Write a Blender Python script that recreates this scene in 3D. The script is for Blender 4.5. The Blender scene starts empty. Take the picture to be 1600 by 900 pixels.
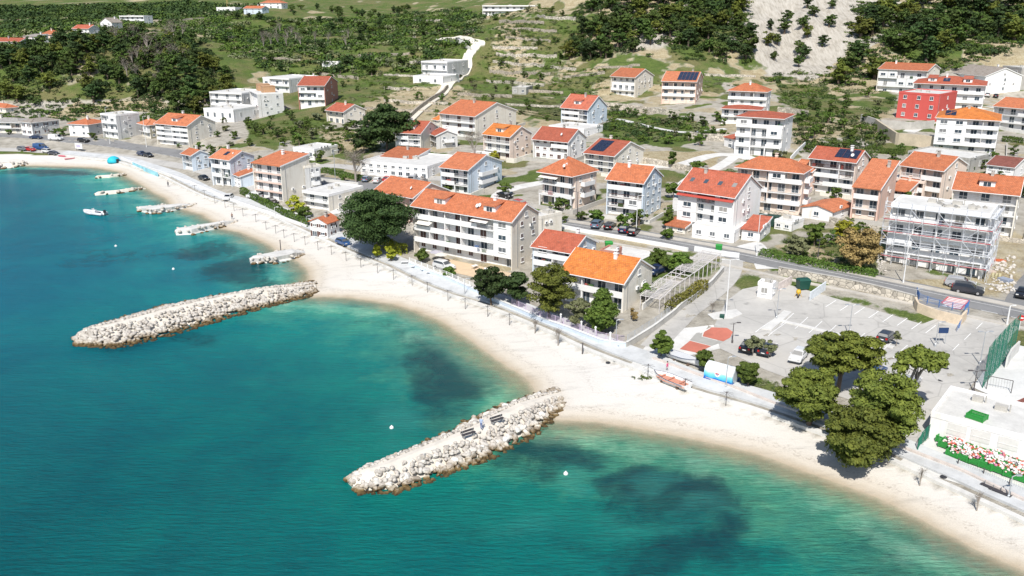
import bpy, bmesh, math, random
import numpy as np
from mathutils import Vector, Matrix
random.seed(7); rng = np.random.default_rng(11)
S = bpy.context.scene
COL = S.collection
# ---------------------------------------------------------------- camera, sky, sun, exposure
SC = 1.2; CAMH = 45.0*SC; PITCH = math.radians(17.94); FPX = 1359.0      # focal length in pixels of the 1600 px wide photo
cam_d = bpy.data.cameras.new('camera'); cam = bpy.data.objects.new('camera', cam_d); COL.objects.link(cam)
cam.location = (0, 0, CAMH); cam.rotation_euler = (math.radians(90) - PITCH, 0, 0)
cam_d.sensor_width = 36; cam_d.lens = FPX / 1600 * 36; cam_d.clip_start = 0.5; cam_d.clip_end = 6000
S.camera = cam
SUN_AZ = math.atan2(-0.21, -0.98)          # compass angle of the sun measured from +Y towards +X
SUN_EL = math.radians(50)
world = bpy.data.worlds.new("World"); S.world = world; world.use_nodes = True
wn = world.node_tree; wn.nodes.clear()
sky = wn.nodes.new('ShaderNodeTexSky'); sky.sky_type = 'NISHITA'; sky.sun_disc = False
sky.sun_elevation = SUN_EL; sky.sun_rotation = SUN_AZ; sky.air_density = 1.0; sky.dust_density = 0.8; sky.ozone_density = 1.5
bgn = wn.nodes.new('ShaderNodeBackground'); bgn.inputs['Strength'].default_value = 0.11
wo = wn.nodes.new('ShaderNodeOutputWorld'); wn.links.new(sky.outputs[0], bgn.inputs[0]); wn.links.new(bgn.outputs[0], wo.inputs[0])
sun_d = bpy.data.lights.new('sun', 'SUN'); sun_d.energy = 5.0; sun_d.angle = math.radians(0.53); sun_d.color = (1, 0.955, 0.89)
sun = bpy.data.objects.new('sun', sun_d); COL.objects.link(sun)
to_sun = Vector((math.sin(SUN_AZ) * math.cos(SUN_EL), math.cos(SUN_AZ) * math.cos(SUN_EL), math.sin(SUN_EL)))
sun.rotation_euler = to_sun.to_track_quat('Z', 'Y').to_euler()
sun.location = to_sun * 300
S.view_settings.view_transform = 'Standard'; S.view_settings.look = 'None'
S.view_settings.gamma = 1; S.view_settings.exposure = 0.10; S.view_settings.use_curve_mapping = False
S.cycles.max_bounces = 5; S.cycles.diffuse_bounces = 3; S.cycles.glossy_bounces = 2; S.cycles.transparent_max_bounces = 10
S.cycles.transmission_bounces = 2
S.cycles.use_adaptive_sampling = True

# ---------------------------------------------------------------- pixel <-> world (photo pixels, 1600 x 900)
CP, SP = math.cos(PITCH), math.sin(PITCH)
def ray(px, py):
    a = (px - 800) / FPX; b = -(py - 450) / FPX
    return np.array([a, CP + b * SP, -SP + b * CP])
def at_z(px, py, z):
    d = ray(px, py); t = (z - CAMH) / d[2]
    return np.array([d[0] * t, d[1] * t, z])
def proj(p):
    x, y, z = p[0], p[1], p[2] - CAMH
    f = y * CP - z * SP; u = y * SP + z * CP
    return 800 + FPX * x / f, 450 - FPX * u / f

# ---------------------------------------------------------------- numpy noise
_perm = rng.permutation(4096)
_val = rng.random(4096)
def vnoise(x, y):
    xi = np.floor(x).astype(np.int64); yi = np.floor(y).astype(np.int64)
    fx = x - xi; fy = y - yi
    fx = fx * fx * (3 - 2 * fx); fy = fy * fy * (3 - 2 * fy)
    def h(a, b): return _val[_perm[(a + _perm[b & 4095]) & 4095]]
    return (h(xi, yi) * (1 - fx) + h(xi + 1, yi) * fx) * (1 - fy) + (h(xi, yi + 1) * (1 - fx) + h(xi + 1, yi + 1) * fx) * fy
def fbm(x, y, o=4):
    s = 0; a = .5; n = 0
    for i in range(o):
        s = s + a * vnoise(x * 2 ** i + 17.3 * i, y * 2 ** i + 9.1 * i); n += a; a *= .5
    return s / n
def sstep(a, b, x):
    t = np.clip((x - a) / (b - a), 0, 1); return t * t * (3 - 2 * t)

# ---------------------------------------------------------------- tagging helpers
def tag(o, label=None, cat=None, group=None, kind=None):
    if label: o['label'] = label
    if cat: o['category'] = cat
    if group: o['group'] = group
    if kind: o['kind'] = kind
    return o
def empty(name, loc, rz=0, **k):
    o = bpy.data.objects.new(name, None); COL.objects.link(o); o.empty_display_size = .5
    o.location = loc; o.rotation_euler = (0, 0, rz); tag(o, **k); return o
def copy_tree(o, parent=None, kids=True):
    c = o.copy(); COL.objects.link(c); c.parent = parent
    if kids:
        for ch in list(o.children): copy_tree(ch, c)
    return c

class MB:
    """collects shapes and links them as one mesh object"""
    def __init__(s): s.v = []; s.f = []; s.m = []
    def add(s, vs, fs, mi=0):
        n = len(s.v); s.v += [tuple(map(float, v)) for v in vs]
        for f in fs: s.f.append(tuple(i + n for i in f)); s.m.append(mi)
        return s
    def box(s, x0, x1, y0, y1, z0, z1, mi=0):
        return s.add([(x0,y0,z0),(x1,y0,z0),(x1,y1,z0),(x0,y1,z0),(x0,y0,z1),(x1,y0,z1),(x1,y1,z1),(x0,y1,z1)],
            [(0,3,2,1),(4,5,6,7),(0,1,5,4),(1,2,6,5),(2,3,7,6),(3,0,4,7)], mi)
    def obox(s, c, ux, sx, sy, z0, z1, mi=0):      # oriented box centred at c (2D), ux = unit 2D axis
        uy = (-ux[1], ux[0]); P = []
        for z in (z0, z1):
            for a, b in ((-1,-1),(1,-1),(1,1),(-1,1)):
                P.append((c[0]+a*sx/2*ux[0]+b*sy/2*uy[0], c[1]+a*sx/2*ux[1]+b*sy/2*uy[1], z))
        return s.add(P, [(0,3,2,1),(4,5,6,7),(0,1,5,4),(1,2,6,5),(2,3,7,6),(3,0,4,7)], mi)
    def prism(s, poly, z0, z1, mi=0):              # poly: list of (x, y), ccw
        n = len(poly)
        vs = [(p[0], p[1], z0) for p in poly] + [(p[0], p[1], z1) for p in poly]
        fs = [tuple(reversed(range(n))), tuple(range(n, 2*n))] + [(i, (i+1) % n, n+(i+1) % n, n+i) for i in range(n)]
        return s.add(vs, fs, mi)
    def slab(s, top, t, mi=0):                      # thick plate under a (near) planar polygon of 3D points
        n = len(top)
        vs = [tuple(p) for p in top] + [(p[0], p[1], p[2] - t) for p in top]
        fs = [tuple(range(n)), tuple(reversed(range(n, 2*n)))] + [(i, n+i, n+(i+1) % n, (i+1) % n) for i in range(n)]
        return s.add(vs, fs, mi)
    def tube(s, a, b, r0, r1=None, n=6, mi=0, cap=True):
        r1 = r0 if r1 is None else r1
        a = Vector(a); b = Vector(b); d = b - a
        if d.length < 1e-6: return s
        d.normalize(); q = d.to_track_quat('Z', 'Y'); vs = []
        for c, r in ((a, r0), (b, r1)):
            for i in range(n):
                t = 2*math.pi*i/n
                vs.append(tuple(c + q @ Vector((r*math.cos(t), r*math.sin(t), 0))))
        fs = [(i, (i+1) % n, n+(i+1) % n, n+i) for i in range(n)]
        if cap: fs += [tuple(reversed(range(n))), tuple(range(n, 2*n))]
        return s.add(vs, fs, mi)
    def lathe(s, prof, n=10, c=(0,0,0), mi=0):     # prof: [(r, z)...]
        vs = []
        for r, z in prof:
            for i in range(n):
                t = 2*math.pi*i/n; vs.append((c[0]+r*math.cos(t), c[1]+r*math.sin(t), c[2]+z))
        fs = [(k*n+i, k*n+(i+1) % n, (k+1)*n+(i+1) % n, (k+1)*n+i) for k in range(len(prof)-1) for i in range(n)]
        fs.append(tuple(reversed(range(n)))); fs.append(tuple(range((len(prof)-1)*n, len(prof)*n)))
        return s.add(vs, fs, mi)
    def mesh(s, name, mats, smooth=False):
        me = bpy.data.meshes.new(name); me.from_pydata(s.v, [], s.f)
        for m in (mats if isinstance(mats, (list, tuple)) else [mats]): me.materials.append(m)
        me.polygons.foreach_set('material_index', s.m)
        if smooth: me.polygons.foreach_set('use_smooth', [True]*len(s.f))
        me.update(); return me
    def build(s, name, mats, parent=None, smooth=False, **k):
        o = bpy.data.objects.new(name, s.mesh(name, mats, smooth)); COL.objects.link(o); o.parent = parent
        tag(o, **k); return o
def link(name, me, parent=None, **k):
    o = bpy.data.objects.new(name, me); COL.objects.link(o); o.parent = parent; tag(o, **k); return o
# ---------------------------------------------------------------- materials
def newmat(name):
    m = bpy.data.materials.new(name); m.use_nodes = True
    nt = m.node_tree; b = nt.nodes['Principled BSDF']; return m, nt, b
def nd(nt, t, **k):
    n = nt.nodes.new(t)
    for a, v in k.items(): setattr(n, a, v)
    return n
def mixc(nt, f, a, b, mode='MIX'):
    n = nd(nt, 'ShaderNodeMix', data_type='RGBA', blend_type=mode)
    for sock, v in ((n.inputs[0], f), (n.inputs[6], a), (n.inputs[7], b)):
        if isinstance(v, (int, float)): sock.default_value = v
        elif isinstance(v, tuple): sock.default_value = (*v[:3], 1)
        else: nt.links.new(v, sock)
    return n.outputs[2]
def mathn(nt, op, a, b=0.0, c=0.0, clamp=False):
    n = nd(nt, 'ShaderNodeMath', operation=op, use_clamp=clamp)
    for i, v in enumerate((a, b, c)):
        if isinstance(v, (int, float)): n.inputs[i].default_value = v
        else: nt.links.new(v, n.inputs[i])
    return n.outputs[0]
def noise(nt, scale, detail=4, rough=.6, vec=None, dist=0):
    n = nd(nt, 'ShaderNodeTexNoise'); n.inputs['Scale'].default_value = scale; n.inputs['Detail'].default_value = detail
    n.inputs['Roughness'].default_value = rough; n.inputs['Distortion'].default_value = dist
    if vec is not None: nt.links.new(vec, n.inputs['Vector'])
    return n
def ramp(nt, f, stops):
    r = nd(nt, 'ShaderNodeValToRGB'); e = r.color_ramp.elements
    while len(e) > 1: e.remove(e[-1])
    e[0].position = stops[0][0]; e[0].color = (*stops[0][1], 1)
    for p, c in stops[1:]:
        x = e.new(p); x.color = (*c, 1)
    nt.links.new(f, r.inputs[0]); return r.outputs[0]
def grey(a): return (a, a, a)
def objpos(nt): return nd(nt, 'ShaderNodeTexCoord').outputs['Object']
def wpos(nt): return nd(nt, 'ShaderNodeNewGeometry').outputs['Position']
def bump(nt, b, h, dist, strength=1):
    n = nd(nt, 'ShaderNodeBump'); n.inputs['Distance'].default_value = dist; n.inputs['Strength'].default_value = strength
    nt.links.new(h, n.inputs['Height']); nt.links.new(n.outputs[0], b.inputs['Normal'])
MC = {}
def plain(name, col, rough=.7, metal=0, var=.12, scale=1.5, bumpd=0, world=False):
    """a paint or render coat with blotchy wear"""
    if name in MC: return MC[name]
    m, nt, b = newmat(name)
    pos = wpos(nt) if world else objpos(nt)
    n = noise(nt, scale, 5, .65, pos); n2 = noise(nt, scale * 9, 3, .6, pos)
    f = mathn(nt, 'ADD', mathn(nt, 'MULTIPLY', n.outputs[0], .7), mathn(nt, 'MULTIPLY', n2.outputs[0], .3))
    c = ramp(nt, f, [(.3, tuple(x * (1 - var) for x in col)), (.7, tuple(min(.9, x * (1 + var * .6)) for x in col))])
    nt.links.new(c, b.inputs['Base Color']); b.inputs['Roughness'].default_value = rough; b.inputs['Metallic'].default_value = metal
    if bumpd: bump(nt, b, n2.outputs[0], bumpd)
    MC[name] = m; return m
def wallmat(name, col, streak=.22):
    """render coat: faint vertical rain streaks, stains near the foot, uneven tone"""
    if name in MC: return MC[name]
    m, nt, b = newmat(name); pos = objpos(nt)
    mp = nd(nt, 'ShaderNodeMapping'); mp.inputs['Scale'].default_value = (1.6, 1.6, .12); nt.links.new(pos, mp.inputs[0])
    s = noise(nt, 1.0, 5, .7, mp.outputs[0]); n = noise(nt, .35, 4, .6, pos); n3 = noise(nt, 6, 3, .6, pos)
    oi = nd(nt, 'ShaderNodeObjectInfo')
    f = mathn(nt, 'ADD', mathn(nt, 'MULTIPLY', s.outputs[0], .6), mathn(nt, 'MULTIPLY', n.outputs[0], .4))
    dirt = tuple(x * (1 - streak) * y for x, y in zip(col, (1, .96, .88)))
    c = ramp(nt, f, [(.32, dirt), (.5, col), (.75, tuple(min(.88, x * 1.04) for x in col))])
    nt.links.new(c, b.inputs['Base Color']); b.inputs['Roughness'].default_value = .85
    bump(nt, b, n3.outputs[0], .03, .4)
    MC[name] = m; return m
def tilemat(name, col):
    """clay roof tiles: rows running down the slope, weathering, single darker tiles"""
    if name in MC: return MC[name]
    m, nt, b = newmat(name); pos = objpos(nt)
    br = nd(nt, 'ShaderNodeTexBrick'); br.inputs['Scale'].default_value = 1.0
    br.inputs['Brick Width'].default_value = .42; br.inputs['Row Height'].default_value = .38; br.inputs['Mortar Size'].default_value = .035
    br.inputs['Color1'].default_value = (*grey(1), 1); br.inputs['Color2'].default_value = (*grey(.68), 1); br.inputs['Mortar'].default_value = (*grey(.35), 1)
    nt.links.new(pos, br.inputs['Vector'])
    w = nd(nt, 'ShaderNodeTexWave', wave_type='BANDS', bands_direction='X'); w.inputs['Scale'].default_value = 1.6
    nt.links.new(pos, w.inputs['Vector'])
    n = noise(nt, .8, 6, .7, pos); n2 = noise(nt, 3.5, 4, .7, pos)
    c = ramp(nt, n.outputs[0], [(.25, tuple(x * y for x, y in zip(col, (.60, .58, .62)))), (.5, col), (.75, tuple(x * y for x, y in zip(col, (1.15, 1.25, 1.4))))])
    c = mixc(nt, .62, c, br.outputs['Color'], 'MULTIPLY')
    d = ramp(nt, n2.outputs[0], [(.35, grey(.72)), (.6, grey(1))])
    c = mixc(nt, .6, c, d, 'MULTIPLY')
    oi = nd(nt, 'ShaderNodeObjectInfo'); c = mixc(nt, 1, c, ramp(nt, oi.outputs['Random'], [(0, (.80, .82, .86)), (.35, (.92, .94, .96)), (.7, (1.0, 1.0, 1.0)), (1, (1.1, 1.25, 1.4))]), 'MULTIPLY')
    lich = noise(nt, 1.7, 6, .75, pos); c = mixc(nt, ramp(nt, lich.outputs[0], [(.56, grey(0)), (.7, grey(.45))]), c, (.33, .25, .19))
    nt.links.new(c, b.inputs['Base Color']); b.inputs['Roughness'].default_value = .8
    bump(nt, b, w.outputs[0], .06, .6)
    MC[name] = m; return m
def leafmat(name, col, col2, trans=.0):
    if name in MC: return MC[name]
    m, nt, b = newmat(name)
    oi = nd(nt, 'ShaderNodeObjectInfo'); n = noise(nt, .9, 3, .6, objpos(nt)); n2 = noise(nt, 5, 2, .6, objpos(nt))
    f = mathn(nt, 'ADD', mathn(nt, 'MULTIPLY', n.outputs[0], .6), mathn(nt, 'MULTIPLY', n2.outputs[0], .4))
    c = ramp(nt, f, [(.35, col), (.65, col2)])
    hs = nd(nt, 'ShaderNodeHueSaturation')
    nt.links.new(mathn(nt, 'MULTIPLY_ADD', oi.outputs['Random'], .022, .492), hs.inputs['Hue'])
    nt.links.new(mathn(nt, 'MULTIPLY_ADD', oi.outputs['Random'], .5, .75), hs.inputs['Value'])
    big = noise(nt, .045, 4, .6, wpos(nt)); vv = mathn(nt, 'MULTIPLY_ADD', big.outputs[0], 1.5, .25)
    nt.links.new(c, hs.inputs['Color']); nt.links.new(mixc(nt, 1, hs.outputs[0], mixc(nt, big.outputs[0], (.55, .62, .7), (1.45, 1.3, 1.0)), 'MULTIPLY'), b.inputs['Base Color'])
    b.inputs['Roughness'].default_value = .75; b.inputs['Specular IOR Level'].default_value = .25
    MC[name] = m; return m
def glassmat(name='window_glass', col=(.03, .045, .06)):
    if name in MC: return MC[name]
    m, nt, b = newmat(name)
    oi = nd(nt, 'ShaderNodeObjectInfo')
    c = ramp(nt, oi.outputs['Random'], [(0, col), (.55, tuple(x * 1.8 for x in col)), (.8, (.16, .17, .18)), (1, (.32, .31, .29))])
    nt.links.new(c, b.inputs['Base Color']); b.inputs['Roughness'].default_value = .08
    MC[name] = m; return m
def metalmat(name, col, rough=.35, metal=.0): return plain(name, col, rough, metal, .08, 2)
ORANGE = tilemat('roof_tiles_orange', (.66, .205, .085)); RED = tilemat('roof_tiles_red', (.58, .145, .075))
BRIGHT = tilemat('roof_tiles_bright_orange', (.78, .245, .05)); BROWN = tilemat('roof_tiles_brown', (.30, .10, .07)); TAN = tilemat('roof_tiles_tan', (.42, .36, .30))
ROOFS = dict(o=ORANGE, r=RED, b=BRIGHT, n=BROWN, t=TAN)
WALLS = dict(white=wallmat('white_render', (.82, .81, .80), .13), grey=wallmat('grey_render', (.58, .58, .57)), cream=wallmat('cream_render', (.74, .70, .62)),
    beige=wallmat('beige_stone_cladding', (.66, .61, .53)), pink=wallmat('pink_render', (.74, .52, .43)), peach=wallmat('peach_render', (.76, .63, .54)), red=wallmat('red_render', (.60, .10, .085), .14),
    brick=wallmat('bare_brick', (.48, .22, .17)), conc=wallmat('bare_concrete', (.42, .41, .38), .4), blue=wallmat('pale_blue_render', (.60, .68, .76)), olive=wallmat('olive_render', (.32, .30, .22)), tanw=wallmat('tan_timber', (.50, .30, .17)), purple=wallmat('plum_render', (.22, .05, .09)))
WHITE = plain('white_paint', (.80, .80, .79), .5, 0, .06); DARK = plain('dark_metal', (.03, .03, .035), .5); GLASS = glassmat()
SHUT = plain('brown_shutters', (.10, .045, .035), .6); STEEL = plain('galvanised_steel', (.45, .46, .47), .4, .6); GREENP = plain('green_plastic', (.03, .28, .05), .5)
FLATR = plain('pale_flat_roofing', (.62, .61, .58), .9, 0, .22, .5); CONC = plain('concrete', (.48, .46, .42), .9, 0, .25, .8, .03)
STONE = None
def stonemat(name, col, scale=2.2, mort=.5):
    m, nt, b = newmat(name); pos = wpos(nt)
    v = nd(nt, 'ShaderNodeTexVoronoi', feature='DISTANCE_TO_EDGE'); v.inputs['Scale'].default_value = scale; nt.links.new(pos, v.inputs['Vector'])
    vc = nd(nt, 'ShaderNodeTexVoronoi'); vc.inputs['Scale'].default_value = scale; nt.links.new(pos, vc.inputs['Vector'])
    sep = nd(nt, 'ShaderNodeSeparateColor'); nt.links.new(vc.outputs['Color'], sep.inputs[0])
    c = ramp(nt, sep.outputs[0], [(0, tuple(x * .6 for x in col)), (.5, col), (1, tuple(x * 1.25 for x in col))])
    e = ramp(nt, v.outputs['Distance'], [(0, grey(mort * .5)), (.08, grey(1))])
    nt.links.new(mixc(nt, .9, c, e, 'MULTIPLY'), b.inputs['Base Color']); b.inputs['Roughness'].default_value = .95
    bump(nt, b, v.outputs['Distance'], .1, .7); return m
STONE = stonemat('dry_stone', (.42, .37, .30)); STONEW = stonemat('pale_stone', (.55, .50, .42), 1.2)
# ---------------------------------------------------------------- coast and terrain
SHORE = [(0,262),(30,259),(60,259),(100,260),(150,262),(185,268),(204,279),(222,289),(240,301),(260,310),(264,318),(289,328),(315,335),(332,346),(346,357),
 (375,363),(400,373),(420,382),(440,398),(460,406),(478,419),(483,432),(480,446),(478,458),(487,464),(515,464),(545,465),(573,469),(614,475),(648,485),(689,502),(718,521),
 (746,540),(775,562),(800,578),(817,588),(829,600),(838,616),(850,640),(864,656),(895,658),(930,660),(965,665),(1002,671),(1045,679),(1089,688),(1161,704),(1200,715),(1237,730),(1301,753),
 (1373,779),(1431,808),(1489,840),(1526,860),(1600,893),(1700,938)]
shore_w = [tuple(at_z(x, y, 0)[:2]) for x, y in SHORE]
shore_w = [(-820, 500), (-360, 360), (-245, 322)] + shore_w + [(105, 36), (190, -70)]
SEA = np.array(shore_w + [(190, -400), (-1400, -400), (-1400, 500)])
SEG = np.array(shore_w)
def inside(poly, X, Y):
    r = np.zeros(X.shape, bool); n = len(poly)
    for i in range(n):
        x1, y1 = poly[i]; x2, y2 = poly[(i+1) % n]
        if y1 == y2: continue
        c = ((y1 > Y) != (y2 > Y)) & (X < (x2-x1)*(Y-y1)/(y2-y1)+x1)
        r ^= c
    return r
def dist_poly(seg, X, Y, closed=False):
    d = np.full(X.shape, 1e9); n = len(seg)
    for i in range(n if closed else n-1):
        a = seg[i]; b = seg[(i+1) % n]; ab = b-a; L = ab@ab
        if L < 1e-9: continue
        t = np.clip(((X-a[0])*ab[0]+(Y-a[1])*ab[1])/L, 0, 1)
        d = np.minimum(d, (X-a[0]-t*ab[0])**2+(Y-a[1]-t*ab[1])**2)
    return np.sqrt(d)
# control points: photo pixel and ground elevation
CPX = [(1000,585,2.2),(900,545,2.2),(800,495,2.2),(700,455,2.2),(600,415,2.2),(500,368,2.1),(400,330,2.1),(300,295,2.1),(200,255,2.2),(100,242,2.2),(20,238,2.4),
 (1100,620,2.3),(1200,655,2.3),(1300,690,2.4),(1400,705,2.4),(1500,750,2.4),(1600,800,2.4),(1560,700,2.9),(1450,640,3.0),
 (1150,560,2.9),(1100,500,3.3),(1200,520,3.2),(1300,560,3.2),(1400,580,3.2),(1500,560,3.3),(1300,500,3.4),(1200,470,3.5),(1450,520,3.5),(1590,540,3.6),
 (880,360,4.9),(960,372,5.0),(1050,390,5.0),(1130,405,5.0),(1215,422,5.0),(1300,440,5.0),(1400,460,4.9),(1480,478,4.6),(1560,500,4.2),(1600,508,4.2),
 (800,425,3.0),(700,410,2.8),(650,390,2.8),(930,470,3.2),(1000,450,3.6),(1060,470,3.5),(560,360,2.8),(450,320,2.9),(350,285,2.9),
 (780,345,4.6),(680,300,4.6),(600,285,4.5),(480,270,4.2),(380,255,3.8),(260,240,3.4),(150,225,3.2),(0,213,3.3),(-100,205,3.4),
 (1000,345,5.8),(900,325,5.8),(1150,365,5.8),(1250,345,6.2),(1350,355,6.5),(1450,300,7.4),(1560,380,6.3),(1380,430,5.3),(1600,420,5.4),(1530,435,5.0),
 (820,300,5.8),(720,290,5.4),(960,275,7.0),(1100,285,7.2),(1200,260,8.0),(1300,300,7.2),(860,250,7.6),(780,245,7.2),(660,235,7.2),(720,215,8.2),
 (560,240,5.6),(450,245,5.0),(400,215,6.0),(490,215,7.0),(450,185,8.5),(540,195,8.0),(500,166,10.5),(400,185,6.5),(450,145,11.5),(330,190,6.0),(260,215,4.5),(160,208,4.2),(60,200,4.2),
 (915,200,10.2),(850,205,9.5),(1000,190,10.8),(1100,230,9.2),(1050,250,8.4),(990,152,13.5),(1075,160,13.5),(1150,190,11.5),(1220,240,9.5),(1180,150,14.5),
 (1300,240,9.8),(1380,235,10.2),(1450,190,13.0),(1540,172,13.6),(1550,240,10.2),(1600,235,10.2),(1440,150,15.5),(1600,140,16.5),(1540,145,15.5),(1300,200,12),(1350,170,14),
 (150,163,7.5),(40,170,6.5),(260,165,7.5),(330,160,8.0),(-60,165,7),
 (800,180,11.5),(680,190,9.5),(620,165,11.5),(700,150,12.5),(800,140,15),(880,130,17),(760,110,18.5),(690,125,16.5),(600,130,15.5),(540,130,14.0),(470,120,15)]
# control points: photo pixel and distance; elevation follows from the sight line
CPY = [(1000,112,345),(1000,60,378),(1000,5,415),(880,60,400),(900,10,450),(1120,110,350),(1120,50,385),(1120,0,425),(1220,115,352),(1220,60,385),(1220,0,425),(1330,110,350),(1330,50,385),(1330,0,425),
 (1450,95,345),(1450,50,385),(1450,0,430),(1590,95,335),(1600,50,380),(1600,0,430),(1000,-60,470),(1220,-60,480),(1450,-60,490),(1700,-40,480),(1700,60,380),
 (760,75,400),(750,30,470),(800,5,520),(850,30,430),(700,60,440),(650,30,540),(600,95,400),(600,60,480),(600,20,640),(480,90,420),(480,50,520),(430,12,600),
 (300,125,370),(300,85,425),(300,45,510),(300,20,600),(150,120,370),(150,75,405),(190,50,440),(150,35,520),(150,15,650),(40,110,375),(50,72,410),(30,50,500),(30,20,680),(-60,110,375),(-60,60,430),(-80,20,650),
 (0,-20,1100),(400,-20,1000),(800,-30,900),(1200,-80,900),(1600,-80,900),(2000,-40,700),(-300,-30,1100),(-300,70,420)]
tp = [tuple(at_z(x, y, e*SC)) for x, y, e in CPX]
for x, y, D in CPY:
    D = D*SC; d = ray(x, y); t = D / d[1]; tp.append((d[0]*t, D, CAMH + d[2]*t))
tp += [(a*SC, b*SC, c*SC) for a, b, c in [(-1200, 1500, 110), (0, 1600, 120), (1200, 1500, 140), (150, 60, 4), (160, 120, 7), (140, 30, 3), (260, 60, 12), (300, 250, 30), (-600, 600, 30), (600, 600, 110)]]
tp = np.array(tp)
def tps_fit(P, lam):
    n = len(P); X = P[:, :2] / 100
    r = np.sqrt(((X[:, None]-X[None])**2).sum(-1)); K = r*r*np.log(r+1e-9)
    A = np.zeros((n+3, n+3)); A[:n, :n] = K + lam*np.eye(n); A[:n, n] = 1; A[:n, n+1:] = X; A[n, :n] = 1; A[n+1:, :n] = X.T
    return X, np.linalg.solve(A, np.concatenate([P[:, 2], [0, 0, 0]]))
TX, TW = tps_fit(tp, .002)
def tps(X, Y):
    x = X/100; y = Y/100; r = TW[-3] + TW[-2]*x + TW[-1]*y
    for i in range(len(TX)):
        d2 = (x-TX[i, 0])**2+(y-TX[i, 1])**2; r = r + TW[i]*.5*d2*np.log(d2+1e-12)
    return r
def axis(lo, a, b, hi, s, g):
    v = list(np.arange(a, b, s)); st = s
    while v[-1] < hi: st = min(st*g, 40); v.append(v[-1]+st)
    st = s; u = [v[0]]
    while u[-1] > lo: st = min(st*g, 40); u.append(u[-1]-st)
    return np.array(u[1:][::-1]+v)
GX = axis(-1300, -250, 225, 1300, 1.25, 1.09); GY = axis(-250, 62, 500, 1900, 1.25, 1.035)
XX, YY = np.meshgrid(GX, GY)
sea = inside(SEA, XX, YY); sdist = dist_poly(SEG, XX, YY); SD = np.where(sea, -sdist, sdist)
base = tps(XX, YY)
base = np.where(SD > 0, np.maximum(base, 1.2), base)
# farmed terraces: stepped ground inland, away from the built-up strip
bs = base/SC
ter_w = sstep(12, 15, bs) * (1 - sstep(38, 50, bs)) * sstep(-60, -20, XX + 100) * (1 - sstep(30, 75, XX))
stp = 2.0; q = base/stp + .5*(fbm(XX/60, YY/60, 2)-.5); fr = q-np.floor(q)
base = base + ter_w*stp*(sstep(.72, .98, fr)-fr)*.9
hn = (fbm(XX/14, YY/14, 4)-.5)
base = base + hn*np.clip((bs-9)/10, 0, 1)*3.0 + (fbm(XX/45, YY/45, 3)-.5)*np.clip((bs-16)/10, 0, 1)*5*(1-ter_w)
# gullies in the scree slope
sc = at_z(1235, 90, 28)
gul = np.abs(vnoise((XX*.9-YY*.25)/11, (XX*.2+YY)/70)-.5)*2
gw = np.exp(-((XX-150)/46)**2)*sstep(20, 27, bs)
base = base + gw*(gul-.5)*6
beach = .115*SD + .5*np.maximum(0, SD-32) + (fbm(XX/5, YY/5, 3)-.5)*.12*sstep(0, 6, SD)
k = .5
hin = np.minimum(beach, base)-k*np.log1p(np.exp(-np.clip(np.abs(beach-base)/k, 0, 40)))
H = np.where(SD > 0, hin, np.maximum(-4.5, .10*SD)-.02)
def hgt(x, y):
    x = np.asarray(x, float); y = np.asarray(y, float)
    i = np.clip(np.searchsorted(GX, x)-1, 0, len(GX)-2); j = np.clip(np.searchsorted(GY, y)-1, 0, len(GY)-2)
    fx = np.clip((x-GX[i])/(GX[i+1]-GX[i]), 0, 1); fy = np.clip((y-GY[j])/(GY[j+1]-GY[j]), 0, 1)
    return (H[j, i]*(1-fx)+H[j, i+1]*fx)*(1-fy)+(H[j+1, i]*(1-fx)+H[j+1, i+1]*fx)*fy
def P(px, py):
    """the point of the ground seen at a photo pixel"""
    d = ray(px, py); ys = np.concatenate([np.arange(55, 600, 1.0), np.arange(600, 1900, 5.0)]); t = ys/d[1]
    z = CAMH+d[2]*t; g = hgt(d[0]*t, ys); w = np.nonzero(z <= np.maximum(g, 0))[0]
    if len(w) == 0: y = 1850.
    else:
        i = max(w[0], 1); a, b = ys[i-1], ys[i]
        for _ in range(14):
            m = (a+b)/2; tt = m/d[1]
            if CAMH+d[2]*tt <= max(float(hgt(d[0]*tt, m)), 0): b = m
            else: a = m
        y = (a+b)/2
    t = y/d[1]; return np.array([d[0]*t, y, CAMH+d[2]*t])
def PW(pts): return [tuple(P(x, y)[:2]) for x, y in pts]
def inpoly(poly_px, soft=0):
    poly = np.array(PW(poly_px)); m = inside(poly, XX, YY)
    if not soft: return m.astype(float)
    d = dist_poly(poly, XX, YY, True); sd = np.where(m, d, -d) + (fbm(XX/6, YY/6, 3)-.5)*soft*2
    return sstep(-soft/2, soft/2, sd)

# ground cover weights, stored on the vertices: R bare/dry soil, G green cover, B rock and scree ; town paving is what is left ; sand separate
z = np.zeros_like(XX); wild = sstep(7.5, 10.5, bs) * (1 - 0)
town = np.maximum.reduce([inpoly(p, 5) for p in [
 [(-400,262),(-400,190),(0,186),(130,196),(330,205),(480,240),(600,232),(620,190),(780,200),(950,200),(940,172),(1030,140),(1120,160),(1130,130),(1230,150),(1250,215),(1390,215),(1400,110),(1700,100),(1750,940),(1500,900),(1200,715),(850,600),(480,420),(100,262)]]])
sand_m = (1 - sstep(-2, 2, SD - 40))*0
prom_px = [(87,243),(144,249),(188,255),(248,275),(277,289),(326,312),(400,330),(481,367),(544,396),(617,428),(689,460),(747,478),(800,498),(855,521),(910,547),(985,576),(1077,614),(1200,651),(1385,721),(1600,820),(1700,868)]
prom_w = np.array(PW(prom_px))
sand_poly = np.concatenate([np.array([(-820, 500), (-290,330)]), prom_w, SEG[::-1][:-3]])
sand_m = inside(sand_poly, XX, YY).astype(float); sand_m = np.maximum(sand_m, (SD < 3).astype(float))
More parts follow.
